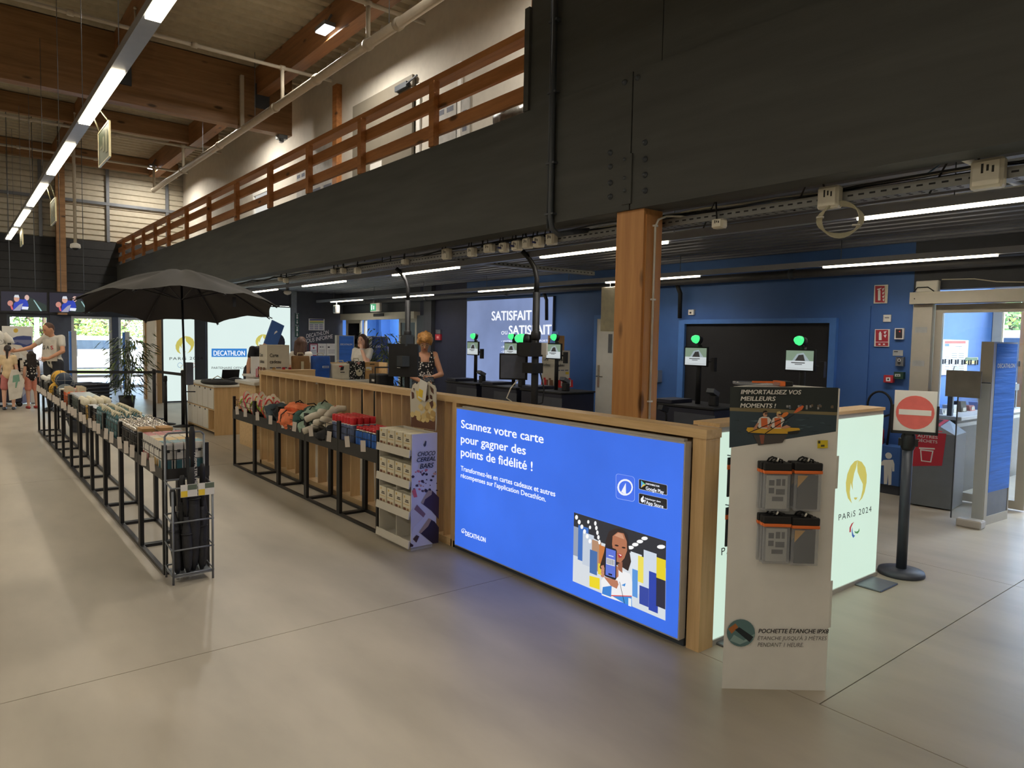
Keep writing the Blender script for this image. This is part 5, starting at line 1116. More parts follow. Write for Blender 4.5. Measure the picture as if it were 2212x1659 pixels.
def flatsign(name, label, cat, ax, c, x0, y0, x1, y1, base, shapes=(), thick=.012, group=None, emit=0):
    """thin sign on a wall, from the photo pixels of its corners"""
    a, d = P(ax, c, x0, y0), P(ax, c, x1, y1); i = 'xyz'.index(ax); lo = Vector((min(a.x, d.x), min(a.y, d.y), min(a.z, d.z))); hi = Vector((max(a.x, d.x), max(a.y, d.y), max(a.z, d.z)))
    lo[i], hi[i] = c, c+thick
    t = thing(name, label, cat, tuple((lo+hi)/2), 0, group)
    part('plate', t, base, lambda b: b.box(lo.x, hi.x, lo.y, hi.y, lo.z, hi.z), True)
    if shapes:
        A = Art(ax, c-.0004); L = lambda u, v: P(ax, c-.0004, x0+(x1-x0)*u, y0+(y1-y0)*v)
        for s in shapes:
            if s[0] == 'r': A.poly([L(s[1], s[2]), L(s[3], s[2]), L(s[3], s[4]), L(s[1], s[4])], s[5])
            elif s[0] == 'e': A.poly([L(s[1]+s[3]*math.cos(k*.4), s[2]+s[4]*math.sin(k*.4)) for k in range(16)], s[5])
            else: A.poly([L(*p) for p in s[1]], s[2])
        A.build('print', t, emit)
    return t
W_, K_, Gn, Rd_ = (226, 226, 228), (40, 42, 48), (46, 110, 88), (170, 44, 60)
rows = [('r', .06, .06, .94, .16, (60, 60, 120)), ('r', .06, .2, .94, .3, (214, 200, 80)), ('r', .06, .32, .94, .4, (120, 160, 110))]+[('r', .06+.3*j, .48+.16*k, .3+.3*j, .58+.16*k, (150, 150, 170)) for j in range(3) for k in range(3)]
flatsign('wall_poster', 'white timetable poster with coloured bands above the store name lettering', 'poster', 'y', YP-.02, 667, 688, 701, 714, M_white, rows)
lines = [('r', .2, .12, .8, .16, (120, 60, 70)), ('e', .5, .36, .12, .08, (180, 50, 60))]+[('r', .15, .52+.09*k, .85, .55+.09*k, (130, 130, 140)) for k in range(4)]
flatsign('notice_sheet', 'red edged notice sheet left of three on the dark wall', 'notice', 'y', YP-.02, 669, 742, 686, 769, mat('red_edge', (150, 50, 70), .6), [('r', .1, .08, .9, .92, W_)]+lines, group='notice sheets')
flatsign('notice_sheet', 'plain white notice sheet in the middle of three', 'notice', 'y', YP-.02, 687, 742, 705, 768, M_white, [('r', .2, .25, .4, .32, K_), ('r', .5, .25, .65, .32, K_)]+lines[2:], group='notice sheets')
flatsign('notice_sheet', 'white notice sheet right of three with an arch', 'notice', 'y', YP-.02, 706, 742, 727, 768, M_white, [('r', .1, .25, .3, .36, K_)]+lines[2:], group='notice sheets')
flatsign('notice_sheet', 'small red notice sheet by the pale post', 'notice', 'y', YP-.02, 639, 733, 657, 747, mat('pink_edge', (170, 100, 120), .6), [('r', .1, .1, .9, .9, (200, 190, 206))], group='notice sheets')
for k, (y0, y1) in enumerate(((676, 701), (703, 728))):
    flatsign('exit_arrow_sign', ('upper green vertical sign with a white arrow on the pale post', 'lower green vertical sign with a white arrow on the pale post')[k], 'sign', 'y', YP-.07, 638, y0, 646, y1, mat('dark_green_sign', (30, 78, 66), .5), [('r', .1, .03, .9, .06, W_), ('r', .42, .6, .58, .85, W_), ('p', ((.25, .8), (.75, .8), (.5, .95)), W_), ('e', .5, .2, .2, .07, W_), ('r', .3, .3, .7, .5, W_)], thick=.015)
# ================================================================== right wall, doors and fittings
def wsign(*a, **k): return flatsign(*a, **k)
ext = [('r', .05, .04, .95, .96, Rd_), ('r', .28, .3, .48, .85, W_), ('r', .32, .2, .44, .3, W_), ('p', ((.2, .22), (.55, .14), (.55, .19), (.25, .27)), W_)]
fl_ = [('p', ((.62, .2), (.8, .15), (.66, .35)), W_), ('p', ((.62, .42), (.8, .36), (.68, .55)), W_), ('p', ((.62, .62), (.8, .56), (.7, .75)), W_), ('p', ((.64, .8), (.8, .75), (.74, .92)), W_)]
wsign('fire_sign', 'red extinguisher sign highest on the blue wall', 'sign', 'x', XW-.015, 1889, 616, 1916, 655, M_white, ext+fl_+[('r', .82, .04, 1, .96, (206, 202, 180))])
wsign('fire_sign', 'red extinguisher sign above the red call point', 'sign', 'x', XW-.015, 1890, 711, 1920, 749, M_white, ext[:1]+[('r', .28, .22, .48, .62, W_), ('r', .32, .14, .44, .22, W_), ('r', .05, .72, .95, .75, W_), ('r', .25, .82, .4, .9, W_), ('r', .58, .82, .72, .9, W_), ('p', ((.62, .15), (.85, .1), (.72, .3)), W_), ('p', ((.62, .35), (.85, .3), (.75, .5)), W_)])
wsign('wall_plate', 'small white plate between the two fire signs', 'plate', 'x', XW-.015, 1908, 680, 1924, 695, M_white, [('r', .2, .35, .8, .5, (120, 120, 124))])
wsign('alarm_panel', 'white framed dark alarm panel with a red light', 'panel', 'x', XW-.03, 1933, 709, 1951, 733, M_white, [('r', .1, .08, .9, .9, (50, 44, 50)), ('p', ((.45, .3), (.65, .2), (.65, .38)), (255, 60, 60))], thick=.03)
wsign('wall_label', 'pale paper label below the alarm panel', 'label', 'x', XW-.006, 1929, 756, 1950, 769, mat('grey_paper', (168, 170, 170), .6), [('r', .1, .2, .5, .35, K_)], thick=.005)
wsign('key_switch', 'grey key switch box with two round locks', 'switch', 'x', XW-.04, 1935, 771, 1951, 791, M_grey, [('e', .45, .35, .22, .17, (210, 210, 210)), ('e', .45, .35, .13, .1, K_), ('e', .45, .66, .22, .17, K_), ('r', .1, .05, .9, .12, K_)], thick=.04)
wsign('release_box', 'dark green emergency release box on the blue wall', 'box', 'x', XW-.05, 1931, 803, 1951, 819, mat('dark_green_box', (30, 62, 48), .5), [('r', .1, .3, .7, .65, (190, 194, 186)), ('e', .3, .5, .06, .08, K_), ('e', .5, .5, .06, .08, K_)], thick=.05)
wsign('call_point', 'red fire call point on the blue wall', 'call point', 'x', XW-.05, 1909, 810, 1928, 827, mat('alarm_red', (186, 50, 62), .5), [('r', .25, .3, .75, .8, W_), ('e', .5, .55, .1, .12, K_)], thick=.05)
wsign('call_point', 'red call point with grey plate on the navy wall', 'call point', 'x', XW-.04, 940, 722, 951, 735, mat('alarm_red', (186, 50, 62), .5), [('r', .3, .3, .7, .7, (230, 160, 160))], thick=.04)
wsign('wall_plate', 'grey plate above the call point on the navy wall', 'plate', 'x', XW-.02, 941, 712, 951, 721, M_grey, [], thick=.02)
wsign('dispenser', 'steel dispenser on the blue wall right beside the timber column', 'dispenser', 'x', XW-.09, 1406, 799, 1421, 826, M_steel, [('r', .2, .6, .6, .9, (60, 60, 70))], thick=.09)
wsign('socket_box', 'white socket box above the dark recess', 'socket', 'x', XW-.05, 1487, 669, 1498, 680, M_white, [('e', .4, .6, .2, .2, K_)], thick=.05)
# white door in the blue wall
a, d = P('x', XW-.02, 1293, 690), P('x', XW-.02, 1342, 690)
y1_, y0_ = a.y, a.y-.93
dw = link('door_3', None, None, (XW-.03, (y0_+y1_)/2, 0)); struct(dw)
part('leaf', dw, M_white, lambda b: b.box(XW-.05, XW-.012, y0_, y1_, .01, 1.96), True)
part('jamb', dw, M_blue2, lambda b: b.box(XW-.06, XW, y1_, y1_+.06, 0, 2.02).box(XW-.06, XW, y0_-.06, y0_, 0, 2.02).box(XW-.06, XW, y0_, y1_, 1.96, 2.02), True)
h = part('lever', dw, M_steel, lambda b: b.tube([(XW-.05, y1_-.06, 1.04), (XW-.1, y1_-.06, 1.04), (XW-.105, y1_-.2, 1.04)], .009, 6), True)
part('plate', dw, M_steel, lambda b: b.box(XW-.056, XW-.05, y1_-.085, y1_-.04, .86, 1.22), True)
part('sign_strip', dw, M_grey, lambda b: b.box(XW-.056, XW-.05, y1_-.34, y1_-.26, 1.42, 1.72), True)
q = P('x', 7.4, 1317, 663); a, d = P('x', 7.4, 1306, 612), P('x', 7.4, 1328, 716)
t = thing('hanging_board', 'cream board hanging below the light track beside the timber column', 'board', (7.4, q.y, d.z))
part('board', t, mat('cream_board', (232, 224, 196), .5), lambda b: b.bbox(7.385, 7.415, q.y-.16, q.y+.16, d.z, 2.38, .004), True); part('hanger', t, M_grey, lambda b: b.tube([(7.4, q.y, 2.38), (7.4, q.y, 2.46)], .005, 5), True)
# hose and extinguisher
q = P('x', XW-.12, 1893, 905)
t = thing('fire_extinguisher', 'red fire extinguisher with a black hose loop on the blue wall', 'extinguisher', (XW-.12, q.y, q.z-.52))
part('cylinder', t, mat('extinguisher_red', (176, 34, 42), .35), lambda b: b.lathe([(.07, 0), (.085, .02), (.085, .4), (.05, .47), (.025, .49)], 16)); part('valve', t, M_blackm, lambda b: b.box(-.03, .03, -.03, .03, .49, .53).bar((0, -.02, .53), (-.0, -.14, .58), .02)); part('hose', t, M_blackm, lambda b: b.tube([(0, .05, .53)]+[(-.01, -.03+.13*math.cos(R(a)), .68+.15*math.sin(R(a))) for a in range(-20, 201, 15)]+[(-.01, -.15, .45), (-.01, -.13, .2)], .012, 7)); part('bracket', t, M_dkm, lambda b: b.box(.07, .12, -.05, .05, .2, .3)); part('label', t, M_white, lambda b: b.box(-.0868, -.085, -.03, .03, .15, .3))
# right exit door: portal, jamb, sliding glass
d4 = link('door_4', None, None, (XW, 1.6, 0)); struct(d4); M_cr = mat('cream_aluminium', (178, 172, 158), .45, metal=.15, var=.03)
part('operator_case', d4, M_cr, lambda b: b.box(XW-.12, XW+.06, -.3, 3.27, 2.065, 2.19), True); part('screw', d4, M_blackm, lambda b: b.lathe([(.006, 0), (.006, .002)], 8, (XW-.121, 3.22, 2.12), (-1, 0, 0)), True)
part('jamb', d4, M_cr, lambda b: b.box(XW-.06, XW+.1, 3.06, 3.25, 0, 2.06), True)
part('leaf_frame', d4, M_cr, lambda b: b.box(XW+.0, XW+.05, 2.98, 3.05, .02, 2.06).box(XW, XW+.05, 2.16, 2.24, .02, 2.06).box(XW, XW+.05, 2.24, 2.98, 1.97, 2.06).box(XW, XW+.05, 2.24, 2.98, .02, .1), True)
part('pane', d4, M_glass, lambda b: b.box(XW+.02, XW+.028, 2.24, 2.98, .1, 1.97), True)
part('leaf_frame', d4, M_cr, lambda b: b.box(XW+.0, XW+.05, .1, .17, .02, 2.06), True)
for k in range(12): part('safety_mark', d4, mat('mark_film', (92, 112, 140), .5), lambda b: b.box(XW+.018, XW+.02, 2.27+k*.06, 2.285+k*.06, 1.435, 1.485).box(XW+.018, XW+.02, 2.29+k*.06, 2.305+k*.06, 1.43, 1.48), True)
for y_, z_ in ((3.15, 1.82), (3.16, 1.46)): part('label', d4, mat('grey_paper', (168, 170, 170), .6), lambda b: b.box(XW-.064, XW-.06, y_-.05, y_+.07, z_-.06, z_), True)
t = thing('router_box', 'white cable box sitting on the exit door operator', 'box', (XW-.05, 3.12, 2.19)); part('case', t, M_white, lambda b: b.bbox(-.04, .04, -.11, .11, 0, .12, .01)); part('cable', t, M_blackm, lambda b: b.tube([(-.05, .12, .0), (-.06, .08, .05), (-.05, -.02, .05), (-.05, -.08, .005)], .006, 5))
tag(MB().tube([(XW-.02, 3.0, 2.32), (XW-.02, 2.7, 2.31), (XW-.02, 2.5, 2.27), (XW-.02, 2.2, 2.25), (XW-.02, 1.9, 2.26), (XW-.02, 1.6, 2.25)], .006, 5).build('cable', M_jb), 'white cable sagging above the exit door operator', 'cable')
# entrance door
d5 = link('door_5', None, None, (XW, 15.5, 0)); struct(d5)
part('operator_case', d5, M_cr, lambda b: b.box(XW-.12, XW+.06, 13.62, 17.4, 2.03, 2.19), True); part('sensor', d5, M_blackm, lambda b: b.box(XW-.14, XW-.12, 15.0, 15.5, 2.1, 2.17), True)
for y0_, y1_ in ((16.45, 17.3), (13.7, 14.5)):
    part('leaf_frame', d5, M_cr, lambda b: b.box(XW, XW+.05, y0_, y0_+.07, 0, 2.03).box(XW, XW+.05, y1_-.07, y1_, 0, 2.03).box(XW, XW+.05, y0_+.07, y1_-.07, 1.95, 2.03).box(XW, XW+.05, y0_+.07, y1_-.07, 0, .1), True)
    part('pane', d5, M_glass, lambda b: b.box(XW+.02, XW+.028, y0_+.07, y1_-.07, .1, 1.95), True)
part('post', d5, M_white, lambda b: b.box(XW, XW+.06, 16.2, 16.28, 0, 2.03), True); part('dark_jamb', d5, M_dkm, lambda b: b.box(XW-.05, XW+.05, 13.3, 13.6, 0, 2.1), True)
# ================================================================== entrance lobby and exit lobby beyond the wall
struct(MB().box(10.6, 10.75, 10.5, 21, -.02, 3.2).build('wall_lobby', M_blue2)); struct(MB().box(8.4, 10.6, 20.2, 20.3, 0, 3.2).build('wall_lobby', M_blue2)); struct(MB().box(8.38, 11.4, 3.42, 3.55, 0, 3.2).build('wall_lobby', M_blue2))
struct(MB().box(10.3, 10.6, 17.6, 17.75, 0, 2.6).box(10.3, 10.6, 19.3, 19.45, 0, 2.6).box(10.45, 10.6, 17.75, 19.3, 2.3, 2.6).build('trim_5', M_blue))
def lsign(x, y, z, w_, h_, label, top=None, cat='poster', body=(222, 222, 226)):
    t = thing('lobby_poster', label, cat, (x, y, z)); part('sheet', t, mat('poster_white_%d' % body[2], body, .5), lambda b: b.box(-.02, 0, -w_/2, w_/2, 0, h_))
    if top: part('heading', t, mat('poster_head_%d' % top[0], top, .5), lambda b: b.box(-.023, -.02, -w_/2+.03, w_/2-.03, h_*.88, h_*.96))
    part('print', t, mat('grey_print', (96, 100, 116), .7), lambda b: b.box(-.0225, -.02, -w_*.3, w_*.35, h_*.25, h_*.27).box(-.0225, -.02, -w_*.3, w_*.2, h_*.45, h_*.47)); return t
lsign(10.595, 16.9, .95, .9, 1.55, 'tall white plan poster with red heading in the entrance lobby', (200, 50, 60)); lsign(10.595, 15.6, .95, .7, 1.55, 'second tall white poster in the entrance lobby', (206, 60, 70)); lsign(10.595, 14.6, 1.35, .4, .5, 'small pale poster in the entrance lobby'); lsign(10.595, 16.3, .2, 1.7, .72, 'red board low on the entrance lobby wall', None, 'board', (196, 44, 66)); lsign(10.595, 14.9, .1, .5, 1.0, 'low white board in the entrance lobby', None, 'board', (210, 222, 236))
M_lc = mat('added_lobby_roof', (200, 202, 204), .8)
for i, (x0, x1, y0, y1) in enumerate(((8.38, 10.75, 12.0, 20.3), (8.38, 11.3, -3.0, 3.55))):
    struct(MB().box(x0, x1, y0, y1, 2.95, 3.05).build('ceiling', M_lc))  # unseen lobby roofs, added to keep direct sun out
    for k in range(2):
        yy = y0+(y1-y0)*(.42, .72)[k]; t = thing('ceiling_lamp', ('%s square fill lamp added in the entrance lobby', '%s square fill lamp added in the exit lobby')[i] % ('near', 'far')[k], 'lamp', (9.5, yy, 2.93)); part('frame', t, M_white, lambda b: b.box(-.32, .32, -.32, .32, 0, .02)); part('diffuser', t, mat('added_lobby_diffuser', (240, 246, 255), .4, emit=3), lambda b: b.box(-.29, .29, -.29, .29, -.006, 0)); area(t, (9.5, yy, 2.92), .56, .56, 100, (.82, .92, 1))  # unseen lamps added to brighten both lobbies
struct(MB().box(8.38, 10.6, 11.9, 12.0, 0, 3.2).build('wall_lobby', M_blue2)); struct(MB().box(11.22, 11.32, -3, 1.9, 0, 3.0).build('wall_lobby', M_blue2)); struct(MB().box(8.3, 11.3, -3.1, -3, 0, 3.0).build('wall_lobby', M_blue2)); struct(MB().box(8.3, 8.38, -3, -.4, 0, 3.0).build('wall_lobby', M_blue2))  # unseen exit lobby walls added to cut sky light on the gate
# exit lobby: plan board, desk, bins seen through the glass
def ysign(name, label, cat, x0, y0, x1, y1, base, shapes, thick=.03): return flatsign(name, label, cat, 'y', 3.39, x0, y0, x1, y1, base, shapes, thick)
ysign('evacuation_plan', 'white evacuation plan board with a red heading on the lobby wall', 'board', 2038, 733, 2088, 808, M_white, [('r', .06, .05, .96, .12, (196, 70, 66)), ('r', .06, .13, .25, .2, (60, 110, 190))]+[('r', .35+.3*j, .4+.06*k, .58+.3*j, .42+.06*k, (120, 124, 120)) for j in range(2) for k in range(9)]+[('r', .06, .5+.07*k, .24, .52+.07*k, (150, 150, 150)) for k in range(6)]+[('r', .5, .2, .8, .21, K_), ('r', .7, .2, .71, .3, K_)])
ysign('safety_notice', 'small yellow and green safety notice on the lobby wall', 'notice', 2085, 772, 2112, 786, mat('cream_notice', (220, 214, 170), .6), [('r', .02, .04, .98, .5, (76, 110, 80)), ('r', .05, .6, .9, .9, (224, 214, 110))], .01)
t = thing('lobby_desk', 'dark lobby desk with a pale top behind the exit glass', 'desk', (9.6, 3.0, 0)); part('body', t, mat('dark_desk', (44, 42, 44), .5), lambda b: b.box(8.5, 10.7, 2.9, 3.36, 0, .82), True); part('worktop', t, mat('grey_white_top', (196, 196, 198), .4), lambda b: b.bbox(8.48, 10.74, 2.84, 3.38, .82, .86, .006), True); part('rail', t, M_dkm, lambda b: b.box(8.5, 10.7, 2.95, 3.0, 1.08, 1.16).box(8.52, 8.56, 2.95, 3.0, .86, 1.08).box(10.6, 10.64, 2.95, 3.0, .86, 1.08), True); part('kick', t, M_alu, lambda b: b.box(8.5, 10.7, 2.895, 2.9, .74, .78), True)
for k in range(6):
    o = thing('desk_item', ('white card holder at the left of the lobby desk', 'pale folder standing on the lobby desk', 'dark stapler on the lobby desk', 'red and white leaflet pile on the lobby desk', 'blue leaflet on the lobby desk', 'small white box on the lobby desk')[k], 'item', (8.7+.27*k, 3.12, .86)); part('body', o, [M_white, M_alu, M_blackm, mat('leaflet_red', (206, 96, 96), .6), M_blue2, M_white][k], lambda b: b.prism([(-.08, -.05, 0), (.08, -.05, 0), (.07, .05, 0), (-.07, .05, 0)], (.01, .02, .06+.03*(k % 3)))); part('face', o, M_jb, lambda b: b.box(-.05, .05, -.052, -.05, .01, .05))
for k, (x, h_) in enumerate(((8.72, .24), (9.25, .16))):
    o = thing('desk_stand', ('tall rounded acrylic stand on the lobby desk rail', 'short white card stand on the lobby desk rail')[k], 'stand', (x, 2.975, 1.16)); part('panel', o, M_alu if k == 0 else M_white, lambda b: b.prism([(-.09, 0, 0), (.09, 0, 0), (.08, .02, h_*.8), (.05, .02, h_), (-.06, .02, h_), (-.09, .02, h_*.8)], (0, .01, 0))); part('foot', o, M_dkm, lambda b: b.box(-.06, .06, -.02, .02, 0, .01))
# outer exit door frame of the lobby, open
d6 = link('door_6', None, None, (11.2, 2.5, 0)); struct(d6); part('frame', d6, M_cr, lambda b: b.box(11.1, 11.2, 3.3, 3.41, 0, 2.6).box(11.1, 11.2, 1.9, 1.98, 0, 2.6).box(11.1, 11.2, 1.98, 3.3, 2.35, 2.45), True); part('pane', d6, M_glass, lambda b: b.box(11.145, 11.155, 1.98, 3.3, .05, 2.35), True); part('post', d6, M_pillar, lambda b: b.box(11.5, 11.7, 3.0, 3.2, 0, 2.9), True)
# ================================================================== waste bin, pictogram bin, no-entry post, security gate
c0, c1, c2 = P('z', 0, 2054, 1105), P('z', 0, 1962, 1090), P('z', 0, 2092, 1090)
bnx = c0; wdx = (c1-c0); rz = math.atan2(wdx.y, wdx.x)-math.pi; Lw = wdx.length
t = thing('waste_bin', 'grey metal waste bin with a red printed top for other waste', 'bin', tuple(c1), rz)
Hb = P('y', c0.y, 2060, 940).z; Hb = max(.8, min(Hb, .95)); Dp = .42
M_bg = mat('bin_grey', (112, 118, 124), .5, var=.05); M_br = mat('bin_red', (190, 44, 62), .5, var=.04)
part('body', t, M_bg, lambda b: b.box(0, Lw, 0, Dp, .015, Hb-.05)); part('hood', t, M_bg, lambda b: b.add([(0, 0, Hb-.05), (Lw, 0, Hb-.05), (Lw, Dp, Hb-.05), (0, Dp, Hb-.05), (.0, .04, Hb+.02), (Lw*.62, .04, Hb+.02), (Lw*.62, Dp-.04, Hb+.06), (0, Dp-.04, Hb+.06)], [(0, 3, 2, 1), (4, 5, 6, 7), (0, 1, 5, 4), (1, 2, 6, 5), (2, 3, 7, 6), (3, 0, 4, 7)]))
part('red_front', t, M_br, lambda b: b.prism([(.02, -.002, Hb-.04), (Lw*.8, -.002, Hb-.04), (Lw*.74, -.002, Hb-.36), (.02, -.002, Hb-.4)], (0, .002, 0)))
part('red_top', t, M_br, lambda b: b.add([(.02, .01, Hb-.03), (Lw*.7, .01, Hb-.03), (Lw*.62, .05, Hb+.028), (.0, .05, Hb+.028), (Lw*.62, Dp-.05, Hb+.066), (0, Dp-.05, Hb+.066)], [(0, 1, 2, 3), (3, 2, 4, 5)]))
part('slot', t, M_blackm, lambda b: b.add([(.05, .1, Hb+.04), (Lw*.52, .1, Hb+.04), (Lw*.52, Dp-.1, Hb+.065), (.05, Dp-.1, Hb+.065)], [(0, 1, 2, 3)]))
for s, z_, h_ in (('AUTRES', Hb-.10, .03), ('DÉCHETS', Hb-.145, .03)):
    o = text(s, Vector((.05, -.004, z_)), Vector((.05+.18, -.004, z_)), h_, M_wi, None, bold=.01, norm=(0, -1, 0)); o.parent = t
part('pictogram', t, M_wi, lambda b: b.prism([(.08, -.005, Hb-.22), (.2, -.005, Hb-.22), (.185, -.005, Hb-.34), (.095, -.005, Hb-.34)], (0, .003, 0)).obox((.14, -.004, Hb-.205), (.14, .003, .014), Matrix.Rotation(R(-4), 3, 'Y'))); part('pictogram_core', t, M_br, lambda b: b.prism([(.092, -.006, Hb-.232), (.188, -.006, Hb-.232), (.176, -.006, Hb-.33), (.104, -.006, Hb-.33)], (0, .003, 0)))
a, d = P('x', 7.95, 1897, 962), P('x', 7.95, 1940, 1070)
t = thing('pictogram_bin', 'low blue bin with a white figure pictogram against the blue wall', 'bin', (8.05, (a.y+d.y)/2, 0)); yb0, yb1 = d.y, a.y+.1
part('body', t, M_blue, lambda b: b.box(7.95, 8.18, yb0, yb1, .1, P('x', 7.95, 1900, 962).z), True); part('plinth', t, M_dkgrey, lambda b: b.box(7.96, 8.18, yb0, yb1, 0, .1), True)
def zc(x, y): q = P('x', 7.949, 1780+x/3.456, 820+y/3.456); return q
def fig(b):
    c = zc(482, 568); b.prism([(7.949, c.y+.035*math.cos(k*.5), c.z+.035*math.sin(k*.5)) for k in range(12)], (-.002, 0, 0))
    for pts in (((445, 600), (515, 598), (526, 630), (525, 685), (510, 685), (508, 640), (505, 690), (502, 785), (480, 787), (478, 700), (470, 780), (447, 780), (448, 640), (420, 640), (415, 628)),): b.prism([zc(*p) for p in pts], (-.002, 0, 0))
part('pictogram', t, M_wi, fig, True)
q = P('z', 0, 1946, 1240); zt_ = P('y', q.y, 1946, 938).z
t = thing('barrier_post', 'dark barrier post carrying a no entry sign in front of the waste bin', 'post', (q.x, q.y, 0), R(-66)); M_pg = mat('slate_post', (58, 62, 72), .45)
part('base', t, M_pg, lambda b: b.lathe([(.148, 0), (.152, .01), (.145, .032), (.05, .045)], 28)); part('pole', t, M_pg, lambda b: b.lathe([(.034, .04), (.034, zt_-.1)], 16)); part('head', t, M_blackm, lambda b: b.lathe([(.036, zt_-.12), (.045, zt_-.1), (.045, zt_-.02), (.03, zt_+.01)], 14).box(-.06, .06, -.02, .02, zt_-.09, zt_-.04))
z0, z1, x0, x1 = P('y', q.y, 1955, 931).z, P('y', q.y, 1955, 844).z, -.098, .158
part('sign_frame', t, M_blackm, lambda b: b.box(x0-.015, x0, -.045, -.02, z0-.02, z0+.18).box(x1, x1+.015, -.045, -.02, z0-.02, z0+.18).box(x0-.015, x1+.015, -.045, -.02, z0-.02, z0).box(-.02, .02, -.04, .0, zt_-.02, z0)); part('sheet', t, M_white, lambda b: b.box(x0, x1, -.034, -.03, z0, z1))
xm, zm, rr = (x0+x1)/2, (z0+z1)/2-.01, (x1-x0)*.455
sg = part('no_entry_disc', t, mat('faded_sign_red', (222, 106, 98), .6), lambda b: b.prism([(xm+rr*math.cos(R(15*k)), -.034, zm+rr*math.sin(R(15*k))) for k in range(24)], (0, -.0015, 0))); part('bar', sg, M_white, lambda b: b.box(xm-rr*.84, xm+rr*.84, -.0375, -.0355, zm-rr*.16, zm+rr*.16))
def gate(label, loc, rz, w_, h_, dark=False, name='security_gate'):
    t = thing(name, label, 'security gate', loc, rz, 'security gates')
    part('frame', t, M_cr, lambda b: b.box(-.03, .03, -.05, .05, 0, h_).box(w_-.01, w_+.005, -.05, .05, 0, h_).box(.03, w_-.01, -.05, .05, 0, .08).box(.03, w_-.01, -.05, .05, h_-.015, h_))
    cov = part('cover', t, mat('navy_gate_cover', (40, 62, 122), .55, var=.12, scale=6, stretch=(.4, 1, 6), bump=.6, bscale=4) if dark else mat('blue_gate_cover', (56, 112, 202), .55, var=.12, scale=6, stretch=(.4, 1, 6), bump=.6, bscale=4), lambda b: b.box(.03, w_-.01, -.052, .052, .3, h_-.015)); part('clear_panel', t, M_grey, lambda b: b.box(.03, w_-.01, -.045, .045, .08, .3))
    o = text('DECATHLON', Vector((.06, -.053, h_*.86)), Vector((w_-.05, -.053, h_*.86)), .035*h_/1.5, M_wi, None, bold=.02, norm=(0, -1, 0)); o.parent = t; return t
a, d = P('z', 0, 2113, 1133), P('z', 0, 2162, 1118); v = d-a
gate('tall blue covered security gate beside the exit door', tuple(a), math.atan2(v.y, v.x), max(.3, v.length), P('x', a.x, 2124, 738).z)
q = P('z', 0, 2096, 1138); t = thing('acrylic_guard', 'clear acrylic guard with a grey foot beside the blue security gate', 'guard', (q.x, q.y, 0)); part('foot', t, M_alu, lambda b: b.bbox(-.06, .06, -.1, .1, 0, .07, .01)); part('panel', t, mat('acrylic_film', (190, 200, 206), .1, alpha=.22), lambda b: b.bbox(-.005, .005, -.09, .16, .05, 1.3, .003)); part('edge', t, M_dkm, lambda b: b.tube([(0, .16, .05), (0, .16, 1.25), (0, .12, 1.3), (0, -.09, 1.3)], .006, 6)); part('box', t, mat('grey_sign_box', (128, 124, 116), .6), lambda b: b.box(-.02, .0, -.02, .26, 1.16, 1.4))
for px0, px1, pb, pt_, xg, lb_, dk in ((728, 763, 790, 724, 7.0, 'blue covered security gate left of the entrance with white store name', False), (798, 836, 815, 726, 6.6, 'navy covered security gate right of the first one behind the plant', True)):
    q = P('x', xg, px0, 740); x1 = P('y', q.y, px1, 740).x; gate(lb_, (q.x, q.y, 0), 0, x1-q.x, P('y', q.y, px0, pt_).z, dk)
# ================================================================== cabinet, desks, gift card stands, bags
M_wt = mat('white_worktop', (214, 210, 200), .35, var=.02)
cbx = thing('drawer_cabinet', 'oak cabinet with white drawers and an open cubby beyond the tables', 'cabinet', (3.57, 12.3, 0)); x0, x1, y0, y1 = 3.23, 3.93, 11.5, 13.1
part('side', cbx, M_oak, lambda b: b.box(x0, x1, y0, y0+.02, 0, .76), True); part('side', cbx, M_oak, lambda b: b.box(x0, x1, y1-.02, y1, 0, .76), True); part('back', cbx, M_oak, lambda b: b.box(x1-.02, x1, y0+.02, y1-.02, 0, .76), True); part('worktop', cbx, M_wt, lambda b: b.bbox(x0-.02, x1+.02, y0-.02, y1+.02, .76, .79, .006), True)
for z in (.06, .4, .745): part('shelf', cbx, M_oaky, lambda b: b.box(x0+.0, x1-.02, y0+.02, y1-.02, z-.008, z+.008), True)
for k in range(1, 5): y = y0+.02+k*.312; part('divider', cbx, M_oak, lambda b: b.box(x0, x1-.02, y-.008, y+.008, .06, .745), True)
for r, z in enumerate((.07, .41)):
    for k in range(5):
        if r == 0 and k == 0: continue
        y = y0+.034+k*.312; dr = part('drawer', cbx, M_wt, lambda b: b.bbox(x0-.008, x0+.3, y, y+.29, z+.005, z+.325, .004), True); part('grip', dr, M_blackm, lambda b: b.box(x0-.0095, x0-.008, y+.115, y+.175, z+.30, z+.325), True)
t = thing('net_bag', 'flat black round bag lying on the white cabinet top', 'bag', (3.45, 12.0, .79)); part('rim', t, M_blackm, lambda b: b.tube([(.24*math.cos(R(a)), .42*math.sin(R(a)), .03) for a in range(0, 361, 20)], .03, 8)); part('cloth', t, M_blk, lambda b: b.ell((0, 0, .03), (.23, .41, .035), 16, 6)); part('handle', t, M_bei, lambda b: b.tube([(-.1, .1, .06), (0, .1, .12), (.1, .1, .06)], .008, 5))
t = thing('open_case', 'small open black case on the white cabinet top', 'case', (3.7, 12.1, .79)); part('base', t, M_blackm, lambda b: b.bbox(-.14, .14, -.12, .12, 0, .07, .006)); part('lid', t, M_blackm, lambda b: b.obox((0, .13, .14), (.28, .02, .16), Matrix.Rotation(R(20), 3, 'X'))); part('strap', t, M_grey, lambda b: b.tube([(-.1, -.1, .075), (0, -.12, .1), (.1, -.1, .075)], .008, 5))
